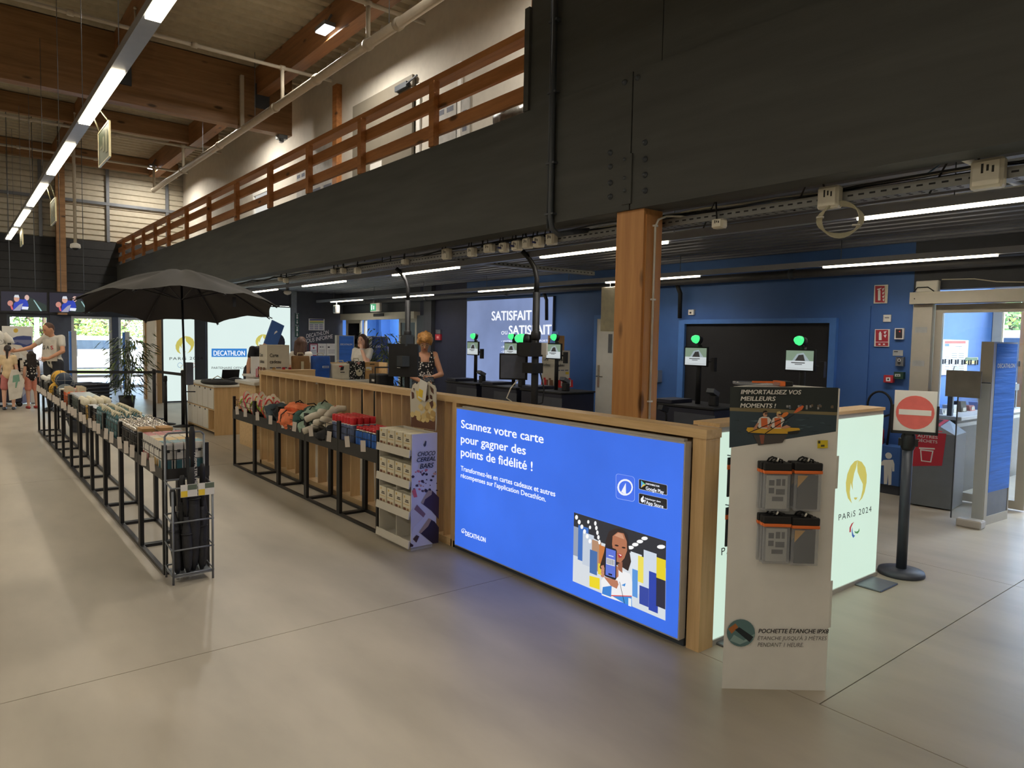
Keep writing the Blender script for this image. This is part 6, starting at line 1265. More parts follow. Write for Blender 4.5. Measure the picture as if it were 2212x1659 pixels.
# bag counter
YC_ = 9.9
bc = thing('bag_counter', 'white topped oak counter behind the slatted wall carrying bags', 'counter', (4.4, 10.1, 0)); xe = P('y', 9.72, 836, 822).x
part('worktop', bc, M_wt, lambda b: b.bbox(3.25, xe, 9.72, 10.55, .90, .945, .008), True); part('body', bc, M_oakx, lambda b: b.box(3.3, xe-.12, 9.8, 10.5, 0, .9), True); xa, xb_ = P('y', 10.4, 640, 790).x, P('y', 10.4, 819, 790).x
part('ledge', bc, M_oakx, lambda b: b.box(xa, xb_, 10.38, 10.4, .945, P('y', 10.4, 800, 782).z).box(xb_-.02, xb_, 10.1, 10.38, .945, P('y', 10.4, 800, 782).z), True)
t = thing('oak_ledge', 'short oak screen in front of the gift card stand', 'screen', (3.75, 9.5, .9)); xa, xb_ = P('y', 9.5, 577, 805).x, P('y', 9.5, 681, 805).x; zl0, zl1 = P('y', 9.5, 600, 823).z, P('y', 9.5, 640, 801).z
part('panel', t, M_oakx, lambda b: b.box(xa, xb_, 9.5, 9.52, .4, zl1), True); part('cap', t, M_oakx, lambda b: b.box(xa, xb_, 9.49, 9.6, zl1, zl1+.015), True); part('support', t, M_oak, lambda b: b.box(xa, xa+.04, 9.52, 9.6, .0, zl1).box(xb_-.04, xb_, 9.52, 9.6, 0, zl1), True)
def giftbag(label, loc, rz, m, w_=.13, h_=.12, group='gift card bags'):
    t = thing('gift_card_bag', label, 'gift bag', loc, rz, group); part('pouch', t, m, lambda b: b.prism([(-w_/2, 0, 0), (w_/2, 0, 0), (w_/2-.008, 0, h_), (-w_/2+.008, 0, h_)], (0, -.035, 0))); part('ribbon', t, M_white, lambda b: b.box(-.012, .012, -.037, -.035, .02, h_)); part('hanger', t, m, lambda b: b.box(-.02, .02, -.02, -.01, h_, h_+.03)); return t
M_krb = mat('brown_paper', (132, 96, 72), .7); M_krk = mat('kraft_paper', (190, 148, 96), .7, var=.08); M_rdp = mat('red_paper', (206, 44, 46), .55)
M_stand = mat('cream_stand', (212, 204, 186), .6, var=.03)
def carte(label, yf, pf, pl, ptop, zb0, bags):
    """gift card stand: front face pixels pf, left face pixels pl"""
    x0, x1 = P('y', yf, pf[0], 780).x, P('y', yf, pf[1], 780).x; zt = P('y', yf, pf[0], ptop).z; dl = .32
    t = thing('gift_card_stand', label, 'display stand', (x0, yf, zb0)); part('body', t, M_stand, lambda b: b.box(x0, x1, yf, yf+dl, zb0, zt), True)
    w_ = x1-x0
    for s, z_ in (('Carte', zt-.17), ('cadeau', zt-.26)):
        text(s, (x0+w_*.12, yf-.002, z_), (x0+w_*(.5 if s == 'Carte' else .62), yf-.002, z_), .05, M_ink, t, bold=.015, norm=(0, -1, 0))
        text(s, (x0-.002, yf+dl*.9, z_), (x0-.002, yf+dl*(.5 if s == 'Carte' else .35), z_), .05, M_ink, t, bold=.015, norm=(-1, 0, 0))
    part('small_print', t, mat('grey_print', (96, 100, 116), .7), lambda b: [b.box(x0+w_*(.12+.28*k), x0+w_*(.34+.28*k), yf-.0015, yf, zt-.33, zt-.315) for k in range(3)], True); part('price_patch', t, MATS['price_yellow'], lambda b: b.box(x1-.09, x1-.02, yf-.002, yf, zt-.39, zt-.35), True)
    for k, (side, u, z_, m, nm) in enumerate(bags):
        loc = (x0+w_*u, yf-.004, zt-z_) if side == 'f' else (x0-.004, yf+dl*u, zt-z_); giftbag('%s gift card bag %s' % (nm, ('on the front', 'on the left side')[side != 'f']+(' of the counter stand' if zb0 > .5 else ' of the tall stand')), loc, 0 if side == 'f' else R(-90), m)
    return t
carte('cream gift card stand on the counter with hanging paper bags', YC_, (577, 625), (552, 577), 745, .945, (('f', .28, .47, M_krk, 'kraft'), ('f', .72, .47, M_rdp, 'red'), ('f', 1.0, .47, mat('dark_red_paper', (150, 30, 44), .6), 'dark red'), ('l', .25, .47, M_krb, 'brown'), ('l', .62, .47, M_krb, 'second brown'), ('l', .92, .47, mat('rose_paper', (176, 60, 80), .6), 'rose')))
q = P('y', 8.4, 1199, 757); bgs = [('f', .3, .62, M_rdp, 'bright red'), ('f', .8, .62, M_rdp, 'second bright red')]
bgs = [('f', .35, .6, M_rdp, 'left red'), ('f', .95, .6, M_rdp, 'right red'), ('f', .35, .86, M_krk, 'upper kraft'), ('f', .9, .86, M_krb, 'upper brown'), ('f', .35, 1.1, M_krb, 'lower brown'), ('f', .9, 1.1, M_krk, 'lower kraft'), ('l', .3, .6, M_krb, 'dark brown'), ('l', .7, .6, M_rdp, 'scarlet'), ('l', .5, .86, M_krk, 'tan'), ('l', .5, 1.1, M_krk, 'pale tan')]
carte('tall cream gift card stand before the blue wall with rows of paper bags', 8.4, (1199, 1231), (1165, 1199), 757, 0, bgs)
t = thing('gift_box', 'kraft box standing on top of the tall gift card stand', 'box', (q.x+.14, 8.56, q.z)); part('carton', t, M_krk, lambda b: b.bbox(-.07, .12, -.1, .1, 0, .24, .004)); part('flap', t, M_krb, lambda b: b.box(-.072, -.07, -.08, .08, .05, .2)); part('blue_card', t, M_blue2, lambda b: b.obox((-.12, -.1, .15), (.01, .16, .32), Matrix.Rotation(R(14), 3, 'Y')))
def tote(name, label, x0, x1, ztop, m, y=10.0, dep=.14, extra=None, lean=0):
    a, c = P('y', y, x0, 800).x, P('y', y, x1, 800).x; zt = P('y', y, (x0+x1)/2, ztop).z; w_ = c-a
    t = thing(name, label, 'bag', ((a+c)/2, y, .946)); h_ = zt-.946
    def f(b):
        vs = []; fs = []; n = 8; N = 16
        for i in range(n+1):
            u = i/n
            for j in range(N):
                an = 2*math.pi*j/N; cx, sx_ = math.cos(an), math.sin(an); e = .5; sx2 = abs(cx)**e*(1 if cx > 0 else -1); sy2 = abs(sx_)**e*(1 if sx_ > 0 else -1)
                tp_ = 1-.25*u**3; vs.append((sx2*w_/2*(1-.04*math.sin(3*u+j)), sy2*dep/2*tp_*(1+.06*math.sin(5*u+2*j))+lean*u, u*h_*(1+.03*math.sin(2.3*j))))
        for i in range(n):
            for j in range(N): fs.append((i*N+j, i*N+(j+1) % N, (i+1)*N+(j+1) % N, (i+1)*N+j))
        fs.append(list(range(N-1, -1, -1))); fs.append([n*N+j for j in range(N)]); b.sm = True; b.add(vs, fs)
    part('sack', t, m, f); part('handle', t, M_bei, lambda b: b.tube([(-w_*.2, 0, h_), (-w_*.15, 0, h_+.05), (w_*.15, 0, h_+.05), (w_*.2, 0, h_)], .008, 5))
    if extra: extra(t, w_, h_)
    return t
tote('kraft_sack', 'brown kraft sack with a pale band beside the gift card stand', 630, 667, 770, mat('brown_kraft_sack', (148, 112, 70), .75, var=.15, bump=.3, bscale=12), extra=lambda t, w_, h_: part('band', t, M_bei, lambda b: b.box(-.02, .02, -.085, -.078, .02, h_*.8)))
tote('blue_tote', 'royal blue shiny tote bag with a white label on the counter', 672, 711, 770, mat('royal_blue_nylon', (30, 84, 172), .4, var=.2, bump=.4, bscale=14), extra=lambda t, w_, h_: [part('label', t, M_wi, lambda b: b.box(.0, w_*.36, -.083, -.08, h_*.52, h_*.6)), part('label_print', t, M_blue, lambda b: b.box(.01, w_*.34, -.0845, -.083, h_*.54, h_*.58))])
tote('cream_tote', 'cream cotton tote bag with a printed emblem on the counter', 714, 754, 786, mat('cream_cotton', (206, 198, 178), .85, var=.08, bump=.3, bscale=14), extra=lambda t, w_, h_: [part('emblem', t, M_ink, lambda b: b.prism([(-.03, -.084, h_*.6), (.02, -.084, h_*.62), (.03, -.084, h_*.85), (-.02, -.084, h_*.88)], (0, .003, 0)).box(-.03, .04, -.084, -.08, h_*.45, h_*.5)), part('red_print', t, M_rdp, lambda b: b.box(-.05, .0, -.086, -.082, h_*.82, h_*.9))])
tote('pattern_tote', 'black and white patterned tote bag with a round emblem on the counter', 750, 786, 781, mat('pattern_cotton', (26, 26, 28), .8, scale=16, kind='voro'), extra=lambda t, w_, h_: [part('emblem', t, M_bei, lambda b: b.lathe([(.055, 0), (.055, .004), (0, .005)], 16, (.02, -.084, h_*.38), (0, -1, 0))), part('flame', t, M_ink, lambda b: b.prism([(.005, -.09, h_*.42), (.035, -.09, h_*.42), (.02, -.09, h_*.55)], (0, .002, 0))), part('rose_tag', t, mat('rose_tag', (216, 160, 150), .7), lambda b: b.prism([(-.03, -.086, h_*.98), (.05, -.086, h_*.98), (.01, -.086, h_*.82)], (0, .003, 0)))])
a, c = P('y', 10.0, 786, 800).x, P('y', 10.0, 815, 800).x; t = thing('kraft_carton', 'kraft carton with a price label at the end of the bag row', 'box', ((a+c)/2, 10.05, .946)); h_ = P('y', 10, 800, 782).z-.946
part('carton', t, M_krk, lambda b: b.bbox((a-c)/2, (c-a)/2, -.1, .1, 0, h_, .004)); part('handle_slot', t, M_blackm, lambda b: b.box(-.04, .04, -.102, -.1, h_*.85, h_*.9)); part('label', t, M_white, lambda b: b.box((a-c)/2+.01, -.01, -.102, -.1, h_*.52, h_*.72)); part('label_patch', t, MATS['price_yellow'], lambda b: b.box((a-c)/2+.012, -.045, -.1035, -.102, h_*.54, h_*.6)); part('tape', t, M_krb, lambda b: b.box(.0, .015, -.102, -.1, h_*.3, h_*.6))
# tilted blue display board on the reception desk
q = P('y', 12.6, 592, 722); t = thing('blue_board', 'tilted blue board on a dark round stand above the reception desk', 'board', (q.x, 12.6, .9)); part('board', t, M_blue, lambda b: b.obox((0, 0, q.z-.9), (.30, .03, .44), Matrix.Rotation(R(20), 3, 'Y') @ Matrix.Rotation(R(25), 3, 'Z'))); part('disc', t, M_navy, lambda b: b.ell((.12, .1, q.z-1.05), (.12, .05, .16))); part('stem', t, M_dkm, lambda b: b.tube([(.1, .1, 0), (.1, .1, q.z-1.1)], .015, 6)); part('print', t, M_wi, lambda b: b.obox((0.0, -.018, q.z-.88), (.12, .004, .03), Matrix.Rotation(R(-35), 3, 'Y')))
t = thing('reception_desk', 'white reception desk behind the oak cabinet', 'desk', (4.6, 12.6, 0)); part('worktop', t, M_wt, lambda b: b.bbox(4.1, 5.6, 12.3, 12.9, .86, .9, .008), True); part('front', t, M_white, lambda b: b.box(4.15, 5.55, 12.36, 12.84, 0, .86), True); part('screen_back', t, M_white, lambda b: b.box(4.1, 4.4, 12.4, 12.43, .9, 1.22), True)
# ================================================================== cable poles with monitors, self checkouts
def bent_pole(label, x, y, dx, mon):
    t = thing('cable_pole', label, 'pole', (x, y, 0)); part('tube', t, M_blackm, lambda b: b.tube([(0, 0, 0), (0, 0, 2.1)], .038, 12).tube([(0, 0, 2.1), (0, 0, 2.25), (-.02, .02, 2.36), (-.07, .05, 2.45), (-.14, .08, 2.52)], .026, 10)); part('collar', t, M_blackm, lambda b: b.lathe([(.04, 1.60), (.052, 1.62), (.052, 1.68), (.04, 1.7)], 14)); part('foot', t, M_blackm, lambda b: b.lathe([(.16, 0), (.16, .015), (.05, .03)], 16)); return t
q1 = P('x', 4.8, 880, 780); p1 = bent_pole('dark bent cable pole with a monitor back facing the aisle', 4.8, q1.y, 0, 0)
a, d = P('x', 4.74, 848, 742), P('x', 4.74, 902, 817)
part('monitor', p1, M_blackm, lambda b: b.obox((-.06, 0, (a.z+d.z)/2), (.04, (a.y-d.y)*.62, a.z-d.z), Matrix.Rotation(R(38), 3, 'Z'))); part('mount', p1, M_dkm, lambda b: b.box(-.13, -.02, -.09, .09, (a.z+d.z)/2-.08, (a.z+d.z)/2+.06).box(-.06, .06, -.06, .06, a.z-.03, a.z+.12)); part('badge', p1, M_wi, lambda b: b.box(-.134, -.13, -.04, .04, (a.z+d.z)/2-.1, (a.z+d.z)/2-.094)); part('arm', p1, M_dkm, lambda b: b.box(-.14, -.13, .1, .13, (a.z+d.z)/2-.08, (a.z+d.z)/2+.05))
t = thing('till_printer', 'black till shelf with a printer at the foot of the bent pole', 'printer', (4.6, q1.y+.35, 0)); part('shelf', t, M_blackm, lambda b: b.bbox(-.2, .2, -.22, .22, .9, .94, .006)); part('printer', t, M_blackm, lambda b: b.bbox(-.12, .12, -.14, .14, .94, 1.1, .015)); part('leg', t, M_blackm, lambda b: b.box(-.2, -.16, -.2, -.16, 0, .9).box(.16, .2, -.2, -.16, 0, .9).box(-.2, -.16, .16, .2, 0, .9).box(.16, .2, .16, .2, 0, .9)); part('rail', t, M_blackm, lambda b: b.tube([(-.2, -.2, .94), (-.2, -.2, 1.2), (.2, -.2, 1.2), (.2, -.2, .94)], .012, 6)); part('sticker', t, M_wi, lambda b: b.box(-.122, -.12, -.05, .05, 1.0, 1.03))
q2 = P('x', 4.8, 1156, 780); p2 = bent_pole('dark bent cable pole with an angled touch screen and a green lamp', 4.8, q2.y, 0, 0); zz_ = lambda py: P('x', 4.8, 1156, py).z
part('screen', p2, M_blackm, lambda b: b.obox((-.13, .2, (zz_(765)+zz_(822))/2), (.035, .3, zz_(765)-zz_(822)), Matrix.Rotation(R(52), 3, 'Z') @ Matrix.Rotation(R(-8), 3, 'Y'))); part('screen_face', p2, mat('dim_screen', (92, 98, 112), .2), lambda b: b.obox((-.148, .187, (zz_(765)+zz_(822))/2), (.006, .26, (zz_(765)-zz_(822))*.9), Matrix.Rotation(R(52), 3, 'Z') @ Matrix.Rotation(R(-8), 3, 'Y'))); part('bracket', p2, M_blackm, lambda b: b.box(-.09, .06, -.06, .1, zz_(806), zz_(784)).box(-.12, .05, -.06, .14, zz_(770), zz_(740)))
M_green = mat('lit_green_lamp', (70, 226, 130), .4, emit=1.1, var=.05)
part('lamp', p2, M_green, lambda b: b.lathe([(.055, 0), (.05, .06), (.03, .1), (0, .115)], 14, (-.05, .12, zz_(733)), (-.55, .8, .1))); part('lamp_base', p2, M_blackm, lambda b: b.lathe([(.055, -.07), (.058, 0)], 14, (-.05, .12, zz_(733)), (-.55, .8, .1))); part('cable', p2, M_jb, lambda b: b.tube([(-.1, .16, zz_(822)), (-.16, .2, zz_(840)), (-.2, .22, zz_(862)), (-.13, .15, zz_(875)), (0, .05, zz_(878))], .007, 6)); part('black_cable', p2, M_blackm, lambda b: b.tube([(.04, -.03, zz_(800)), (.08, -.06, zz_(840)), (.07, -.05, zz_(870)), (-.05, .05, zz_(882))], .009, 6)); part('card_panel', p2, M_white, lambda b: b.box(.03, .05, -.14, -.06, zz_(766), zz_(740)))
t = thing('till_desk', 'dark till desk between the two bent cable poles', 'desk', (4.7, 6.4, 0)); part('worktop', t, M_blackm, lambda b: b.bbox(4.35, 5.05, 5.75, 7.2, .84, .88, .006), True); part('body', t, M_navy, lambda b: b.box(4.4, 5.0, 5.8, 7.15, 0, .84), True); part('shelf_edge', t, M_dkm, lambda b: b.box(4.34, 4.36, 5.8, 7.15, .7, .74), True)
M_kb = mat('kiosk_navy', (28, 30, 46), .5, var=.1)
ko = []
def kiosk(px, pyl, label, first=None):
    q = P('x', 6.72, px, pyl); y = q.y; zc = (P('x', 6.72, px, pyl).z)
    t = thing('self_checkout', label, 'self checkout', (6.9, y, 0), 0, 'self checkouts')
    part('body', t, M_kb, lambda b: b.bbox(-.3, .35, -.44, .44, 0, .86, .01)); part('worktop', t, M_blackm, lambda b: b.bbox(-.32, .36, -.455, .455, .86, .885, .006)); part('front_panel', t, M_dkgrey, lambda b: b.box(-.306, -.3, -.46, .1, .1, .8)); part('bag_shelf', t, M_kb, lambda b: b.bbox(-.3, .1, .15, .43, .885, .93, .006)); part('post', t, M_blackm, lambda b: b.tube([(0, 0, .88), (0, 0, 1.58)], .03, 10))
    s = part('screen', t, M_blackm, lambda b: b.bbox(-.07, -.04, -.165, .165, 1.33, 1.56, .006)); 
    A = Art('x', -.0705); r = lambda y0, y1, z0, z1, c: A.poly([(0, y0, z0), (0, y1, z0), (0, y1, z1), (0, y0, z1)], c)
    r(-.15, .15, 1.345, 1.545, (196, 204, 206)); r(-.15, .15, 1.44, 1.545, (120, 140, 120)); A.poly([(0, .08, 1.44), (0, .03, 1.51), (0, -.04, 1.525), (0, -.11, 1.44)], (150, 164, 168)); A.poly([(0, .05, 1.44), (0, .01, 1.5), (0, -.04, 1.505), (0, -.06, 1.44)], (46, 44, 44)); r(-.06, .09, 1.415, 1.424, (40, 40, 44)); r(-.03, .05, 1.40, 1.407, (60, 60, 64)); r(-.14, .14, 1.36, 1.363, (150, 150, 150))
    o = A.build('picture', None, emit=.85); o.parent = s
    part('lamp_stem', t, M_blackm, lambda b: b.tube([(0, 0, 1.56), (-.01, .02, 1.62)], .02, 8)); part('lamp', t, M_green, lambda b: b.lathe([(.05, 0), (.046, .035), (.028, .065), (0, .075)], 14, (-.015, .03, 1.645), (-.8, .25, .2))); part('lamp_base', t, M_blackm, lambda b: b.lathe([(.05, -.05), (.052, 0)], 14, (-.015, .03, 1.645), (-.8, .25, .2)))
    part('scanner', t, M_blackm, lambda b: b.bbox(-.08, .0, -.3, -.2, .885, 1.0, .01)); part('scanner_head', t, M_grey, lambda b: b.obox((-.06, -.25, 1.04), (.12, .1, .05), Matrix.Rotation(R(25), 3, 'Y'))); part('card_reader', t, M_blackm, lambda b: b.obox((-.05, -.24, 1.36), (.05, .05, .16))); part('reader_arm', t, M_blackm, lambda b: b.bar((-.03, -.05, 1.4), (-.04, -.22, 1.38), .02))
    return t
for px, py, lb_ in ((1009, 753, 'self checkout with a green lamp left of the grey poster farthest from the viewer'), (1091, 755, 'self checkout with a green lamp second from the far end before the grey poster'), (1183, 757, 'self checkout with a green lamp behind the angled touch screen'), (1490, 773, 'self checkout with a green lamp at the left edge of the dark recess'), (1715, 772, 'self checkout with a green lamp nearest the exit door')): kiosk(px, py, lb_)
# SATISFAIT light box on the long wall
a, d = P('x', XW-.05, 1010, 655), P('x', XW-.05, 1195, 642); y1, y0 = a.y, d.y; sb = thing('light_box', 'tall grey blue light box reading satisfait ou satisfait on the long wall', 'light box', (XW-.03, (y0+y1)/2, .35))
part('casing', sb, M_dkm, lambda b: b.box(XW-.055, XW-.01, y0-.015, y1+.015, .34, 2.37), True); part('face', sb, mat('lit_grey_blue_film', (142, 162, 212), .5, emit=.6, var=.22, scale=.9), lambda b: b.box(XW-.06, XW-.055, y0, y1, .35, 2.355), True)
XL = XW-.061
for s, a, b_, tp, bo in (('SATISFAIT', (1062, 692), (1149, 691), (1062, 672), .03), ('ou', (1083, 723), (1096, 722), (1083, 711), 0), ('SATISFAIT', (1099, 723), (1192, 722), (1099, 703), .03), ('• VOTRE COMPTE VOUS RAPPORTE', (1083, 739), (1186, 738), (1083, 735), .01), ('• PENDANT 365 JOURS', (1083, 760-8), (1136, 751), (1083, 747), .02), ('• LE RAPPORT QUALITÉ / PRIX', (1083, 762), (1150, 761), (1083, 757), .02)): text_px(s, 'x', XL, a, b_, tp, M_lt, sb, bold=bo)
# fixtures seen on the near right under the counter line
q = P('x', 5.6, 1440, 885); t = thing('hand_scanner', 'black hand scanner on a bent stalk behind the white light box', 'scanner', (5.6, q.y, 0)); part('stalk', t, M_blackm, lambda b: b.tube([(0, 0, .7), (0, 0, q.z-.05), (-.02, .02, q.z)], .012, 6)); part('head', t, M_blackm, lambda b: b.obox((-.03, .02, q.z+.01), (.1, .06, .05), Matrix.Rotation(R(20), 3, 'Y'))); part('table', t, M_kb, lambda b: b.bbox(-.25, .4, -1.2, .6, 0, .7, .01))
# ================================================================== stanchions, plants, baskets
def stanchion(label, px, py, ztop_py, group='belt posts'):
    q = P('z', 0, px, py); zt = P('y', q.y, px, ztop_py).z; t = thing('belt_post', label, 'post', (q.x, q.y, 0), 0, group); part('base', t, M_blackm, lambda b: b.lathe([(.16, 0), (.165, .012), (.03, .035)], 20)); part('pole', t, M_blackm, lambda b: b.lathe([(.03, .03), (.03, zt-.06)], 12)); part('head', t, M_blackm, lambda b: b.lathe([(.034, zt-.08), (.034, zt), (.02, zt+.012)], 12)); return t, q, zt
s1, qa, za = stanchion('black belt post left of the two that hold the aisle belt', 334, 906, 799); s2, qb, zb_ = stanchion('black belt post right of the two that hold the aisle belt', 396, 921, 801); s3, qc, zc_ = stanchion('short thick black post between the two belt posts', 358, 917, 813)
q = P('y', 14.8, 145, 810)
part('belt', s1, M_blackm, lambda b: b.obox(((qa.x+q.x)/2-qa.x, (qa.y+14.8)/2-qa.y, za-.045), ((Vector((qa.x-q.x, qa.y-14.8))).length, .004, .05), Matrix.Rotation(math.atan2(14.8-qa.y, q.x-qa.x), 3, 'Z'))); v = qb-qa
part('belt', s2, M_blackm, lambda b: b.obox(((qa.x-qb.x)/2, (qa.y-qb.y)/2, (za+zb_)/2-.045), (v.length, .004, .05), Matrix.Rotation(math.atan2(v.y, v.x), 3, 'Z')))
t, q, z_ = stanchion('black belt post hidden behind the ball tables', 146, 900, 803)
M_leaf = mat('bamboo_leaf', (92, 108, 54), .5, var=.35, scale=20); M_leaf2 = mat('bamboo_leaf_dark', (52, 66, 42), .5, var=.35, scale=20); M_stem = mat('bamboo_stem', (84, 88, 52), .6); M_pot = mat('black_pot', (30, 30, 32), .5)
def plant(label, loc, h_, rad, n, seed):
    rnd = random.Random(seed); t = thing('bamboo_plant', label, 'plant', loc); part('pot', t, M_pot, lambda b: b.lathe([(.12, 0), (.16, .3), (.15, .3), (.14, .26)], 16))
    stems = [(rnd.uniform(-.06, .06), rnd.uniform(-.06, .06), rnd.uniform(-.3, .3)*rad, rnd.uniform(-.3, .3)*rad, h_*rnd.uniform(.75, 1)) for _ in range(6)]
    for x, y, dx, dy, hh in stems: part('stem', t, M_stem, lambda b: b.tube([(x, y, .26), (x+dx*.3, y+dy*.3, hh*.5), (x+dx, y+dy, hh)], [.009, .008, .003], 6))
    def lv(b):
        for k in range(n):
            x, y, dx, dy, hh = rnd.choice(stems); f = rnd.uniform(.18, 1) if k % 4 else rnd.uniform(.6, 1); c = Vector((x+dx*f, y+dy*f, .1+(hh-.1)*f)); a = rnd.uniform(0, 6.28); br = Vector((math.cos(a), math.sin(a), rnd.uniform(-.1, .55)))*rnd.uniform(.1, rad*.7); c2 = c+br; L = rnd.uniform(.12, .24); a2 = a+rnd.uniform(-.9, .9); d = Vector((math.cos(a2), math.sin(a2), rnd.uniform(-.9, .3))).normalized(); s = d.cross(Vector((0, 0, 1))).normalized()*L*.085
            b.mi = k % 2; b.add([c2, c2+d*L*.35+s, c2+d*L-Vector((0, 0, L*.25)), c2+d*L*.35-s], [(0, 1, 2, 3)])
    o = part('foliage', t, [M_leaf, M_leaf2], lv); o['kind'] = 'stuff'; return t
q = P('z', 0, 275, 886); plant('tall bamboo plant beside the belt posts before the glass doors', (q.x, q.y, 0), 1.72, .62, 520, 1)
q = P('y', 12.0, 828, 770); plant('bamboo plant behind the bent pole near the entrance gates', (q.x, 12.0, 0), 1.78, .55, 480, 2)
M_bask = mat('blue_black_basket', (44, 50, 62), .4)
q = P('y', 13.0, 190, 820); nb = 11
bk = thing('shopping_basket', 'x', 'basket', (0, 0, 0), 0, 'stacked shopping baskets')
part('shell', bk, M_bask, lambda b: b.add([(-.2, -.14, 0), (.2, -.14, 0), (.2, .14, 0), (-.2, .14, 0), (-.25, -.18, .2), (.25, -.18, .2), (.25, .18, .2), (-.25, .18, .2), (-.24, -.17, .2), (.24, -.17, .2), (.24, .17, .2), (-.24, .17, .2), (-.19, -.13, .01), (.19, -.13, .01), (.19, .13, .01), (-.19, .13, .01)], [(0, 3, 2, 1), (0, 1, 5, 4), (1, 2, 6, 5), (2, 3, 7, 6), (3, 0, 4, 7), (4, 5, 9, 8), (5, 6, 10, 9), (6, 7, 11, 10), (7, 4, 8, 11), (8, 9, 13, 12), (9, 10, 14, 13), (10, 11, 15, 14), (11, 8, 12, 15), (12, 13, 14, 15)])); part('rim', bk, M_bask, lambda b: b.tube([(-.26, -.19, .2), (.26, -.19, .2), (.26, .19, .2), (-.26, .19, .2), (-.26, -.19, .2)], .014, 6)); part('handle', bk, M_blackm, lambda b: b.tube([(-.2, .195, .2), (-.15, .21, .215), (.15, .21, .215), (.2, .195, .2)], .01, 6))
BL = ['bottom', 'second lowest', 'third lowest', 'fourth lowest', 'fifth', 'sixth', 'seventh', 'eighth', 'ninth', 'second highest', 'topmost']
for k in range(nb): place(bk, [] if k == 0 else [1], (q.x, 13.0, .0+k*.056), R(20), '%s shopping basket of the dark stack behind the left tables' % BL[k], 'stacked shopping baskets')
# ================================================================== children's corner at the far left
yb = 18.6; a, d = P('y', yb, 4, 704), P('y', yb, 71, 706)
zt = a.z; t = thing('printed_board', 'tall white board printed with blue waves and a yellow sun', 'board', ((a.x+d.x)/2, yb, 0)); part('board', t, M_white, lambda b: b.box(a.x, d.x, yb, yb+.03, .02, zt), True); part('foot', t, M_grey, lambda b: b.box(a.x, a.x+.06, yb-.1, yb+.15, 0, .02).box(d.x-.06, d.x, yb-.1, yb+.15, 0, .02), True)
A = Art('y', yb-.0005)
def zk(x, y): return (x/6.9125, 660+y/6.9125)
A.poly([zk(*p) for p in ((150, 500), (250, 460), (350, 450), (470, 460), (490, 730), (440, 760), (400, 730), (320, 640), (170, 600))], (58, 72, 128)); A.poly([zk(*p) for p in ((160, 510), (470, 515), (475, 560), (400, 590), (330, 570), (260, 545), (180, 590))], (118, 122, 158)); A.poly([zk(*p) for p in ((320, 640), (380, 660), (485, 640), (490, 690), (400, 700))], (128, 134, 170)); A.ell(zk(236, 373), 5, 4.8, (214, 178, 70)); A.poly([zk(*p) for p in ((300, 1120), (420, 1110), (455, 1200), (455, 1440), (300, 1470))], (140, 148, 190)); A.poly([zk(*p) for p in ((300, 1300), (440, 1180), (450, 1220), (310, 1400))], (196, 200, 216)); A.build('print', t)
q = P('y', 18.2, 2, 740); t = thing('torso_mannequin', 'black torso mannequin wearing a white printed t-shirt', 'mannequin', (q.x-.12, 18.2, 0)); zz0 = q.z
part('stand', t, M_blackm, lambda b: b.tube([(0, 0, .02), (0, 0, zz0-.3)], .015, 8).lathe([(.14, 0), (.14, .02), (.02, .03)], 14)); part('torso', t, M_blackm, lambda b: b.ell((0, 0, zz0), (.17, .11, .3), 14, 10).lathe([(.06, 0), (.055, .1), (0, .12)], 12, (0, 0, zz0+.27))); part('shirt', t, mat('white_tshirt', (214, 208, 196), .85), lambda b: b.lathe([(.19, -.34), (.19, 0), (.2, .14), (.13, .24), (.09, .27)], 16, (0, 0, zz0)).tube([(.15, 0, zz0+.17), (.25, 0, zz0+.05), (.27, 0, zz0-.03)], [.08, .085, .09], 10).tube([(-.15, 0, zz0+.17), (-.25, 0, zz0+.05), (-.27, 0, zz0-.03)], [.08, .085, .09], 10)); part('print', t, M_gi, lambda b: b.tube([(.1+.06*math.cos(R(k))*(.4+k/500), -.196, zz0+.02+.06*math.sin(R(k))*(.4+k/500)) for k in range(0, 420, 20)], .004, 4))
for k, (px, py) in enumerate(((8, 860), (42, 862))):
    q = P('z', 0, px, py+18); 
t = thing('craft_trolley', 'dark trolley on castors between the girls and the printed board', 'trolley', (.72, 18.1, 0)); part('box', t, mat('trolley_navy', (34, 36, 54), .5), lambda b: b.bbox(-.35, .45, -.18, .18, .1, .62, .01)); part('top', t, M_blackm, lambda b: b.bbox(-.38, .48, -.2, .2, .62, .66, .006)); part('castor', t, M_blackm, lambda b: b.lathe([(.05, -.02), (.05, .02)], 12, (.4, -.15, .05), (0, 1, 0)).lathe([(.05, -.02), (.05, .02)], 12, (-.3, -.15, .05), (0, 1, 0)).lathe([(.05, -.02), (.05, .02)], 12, (.4, .15, .05), (0, 1, 0)).lathe([(.05, -.02), (.05, .02)], 12, (-.3, .15, .05), (0, 1, 0)))
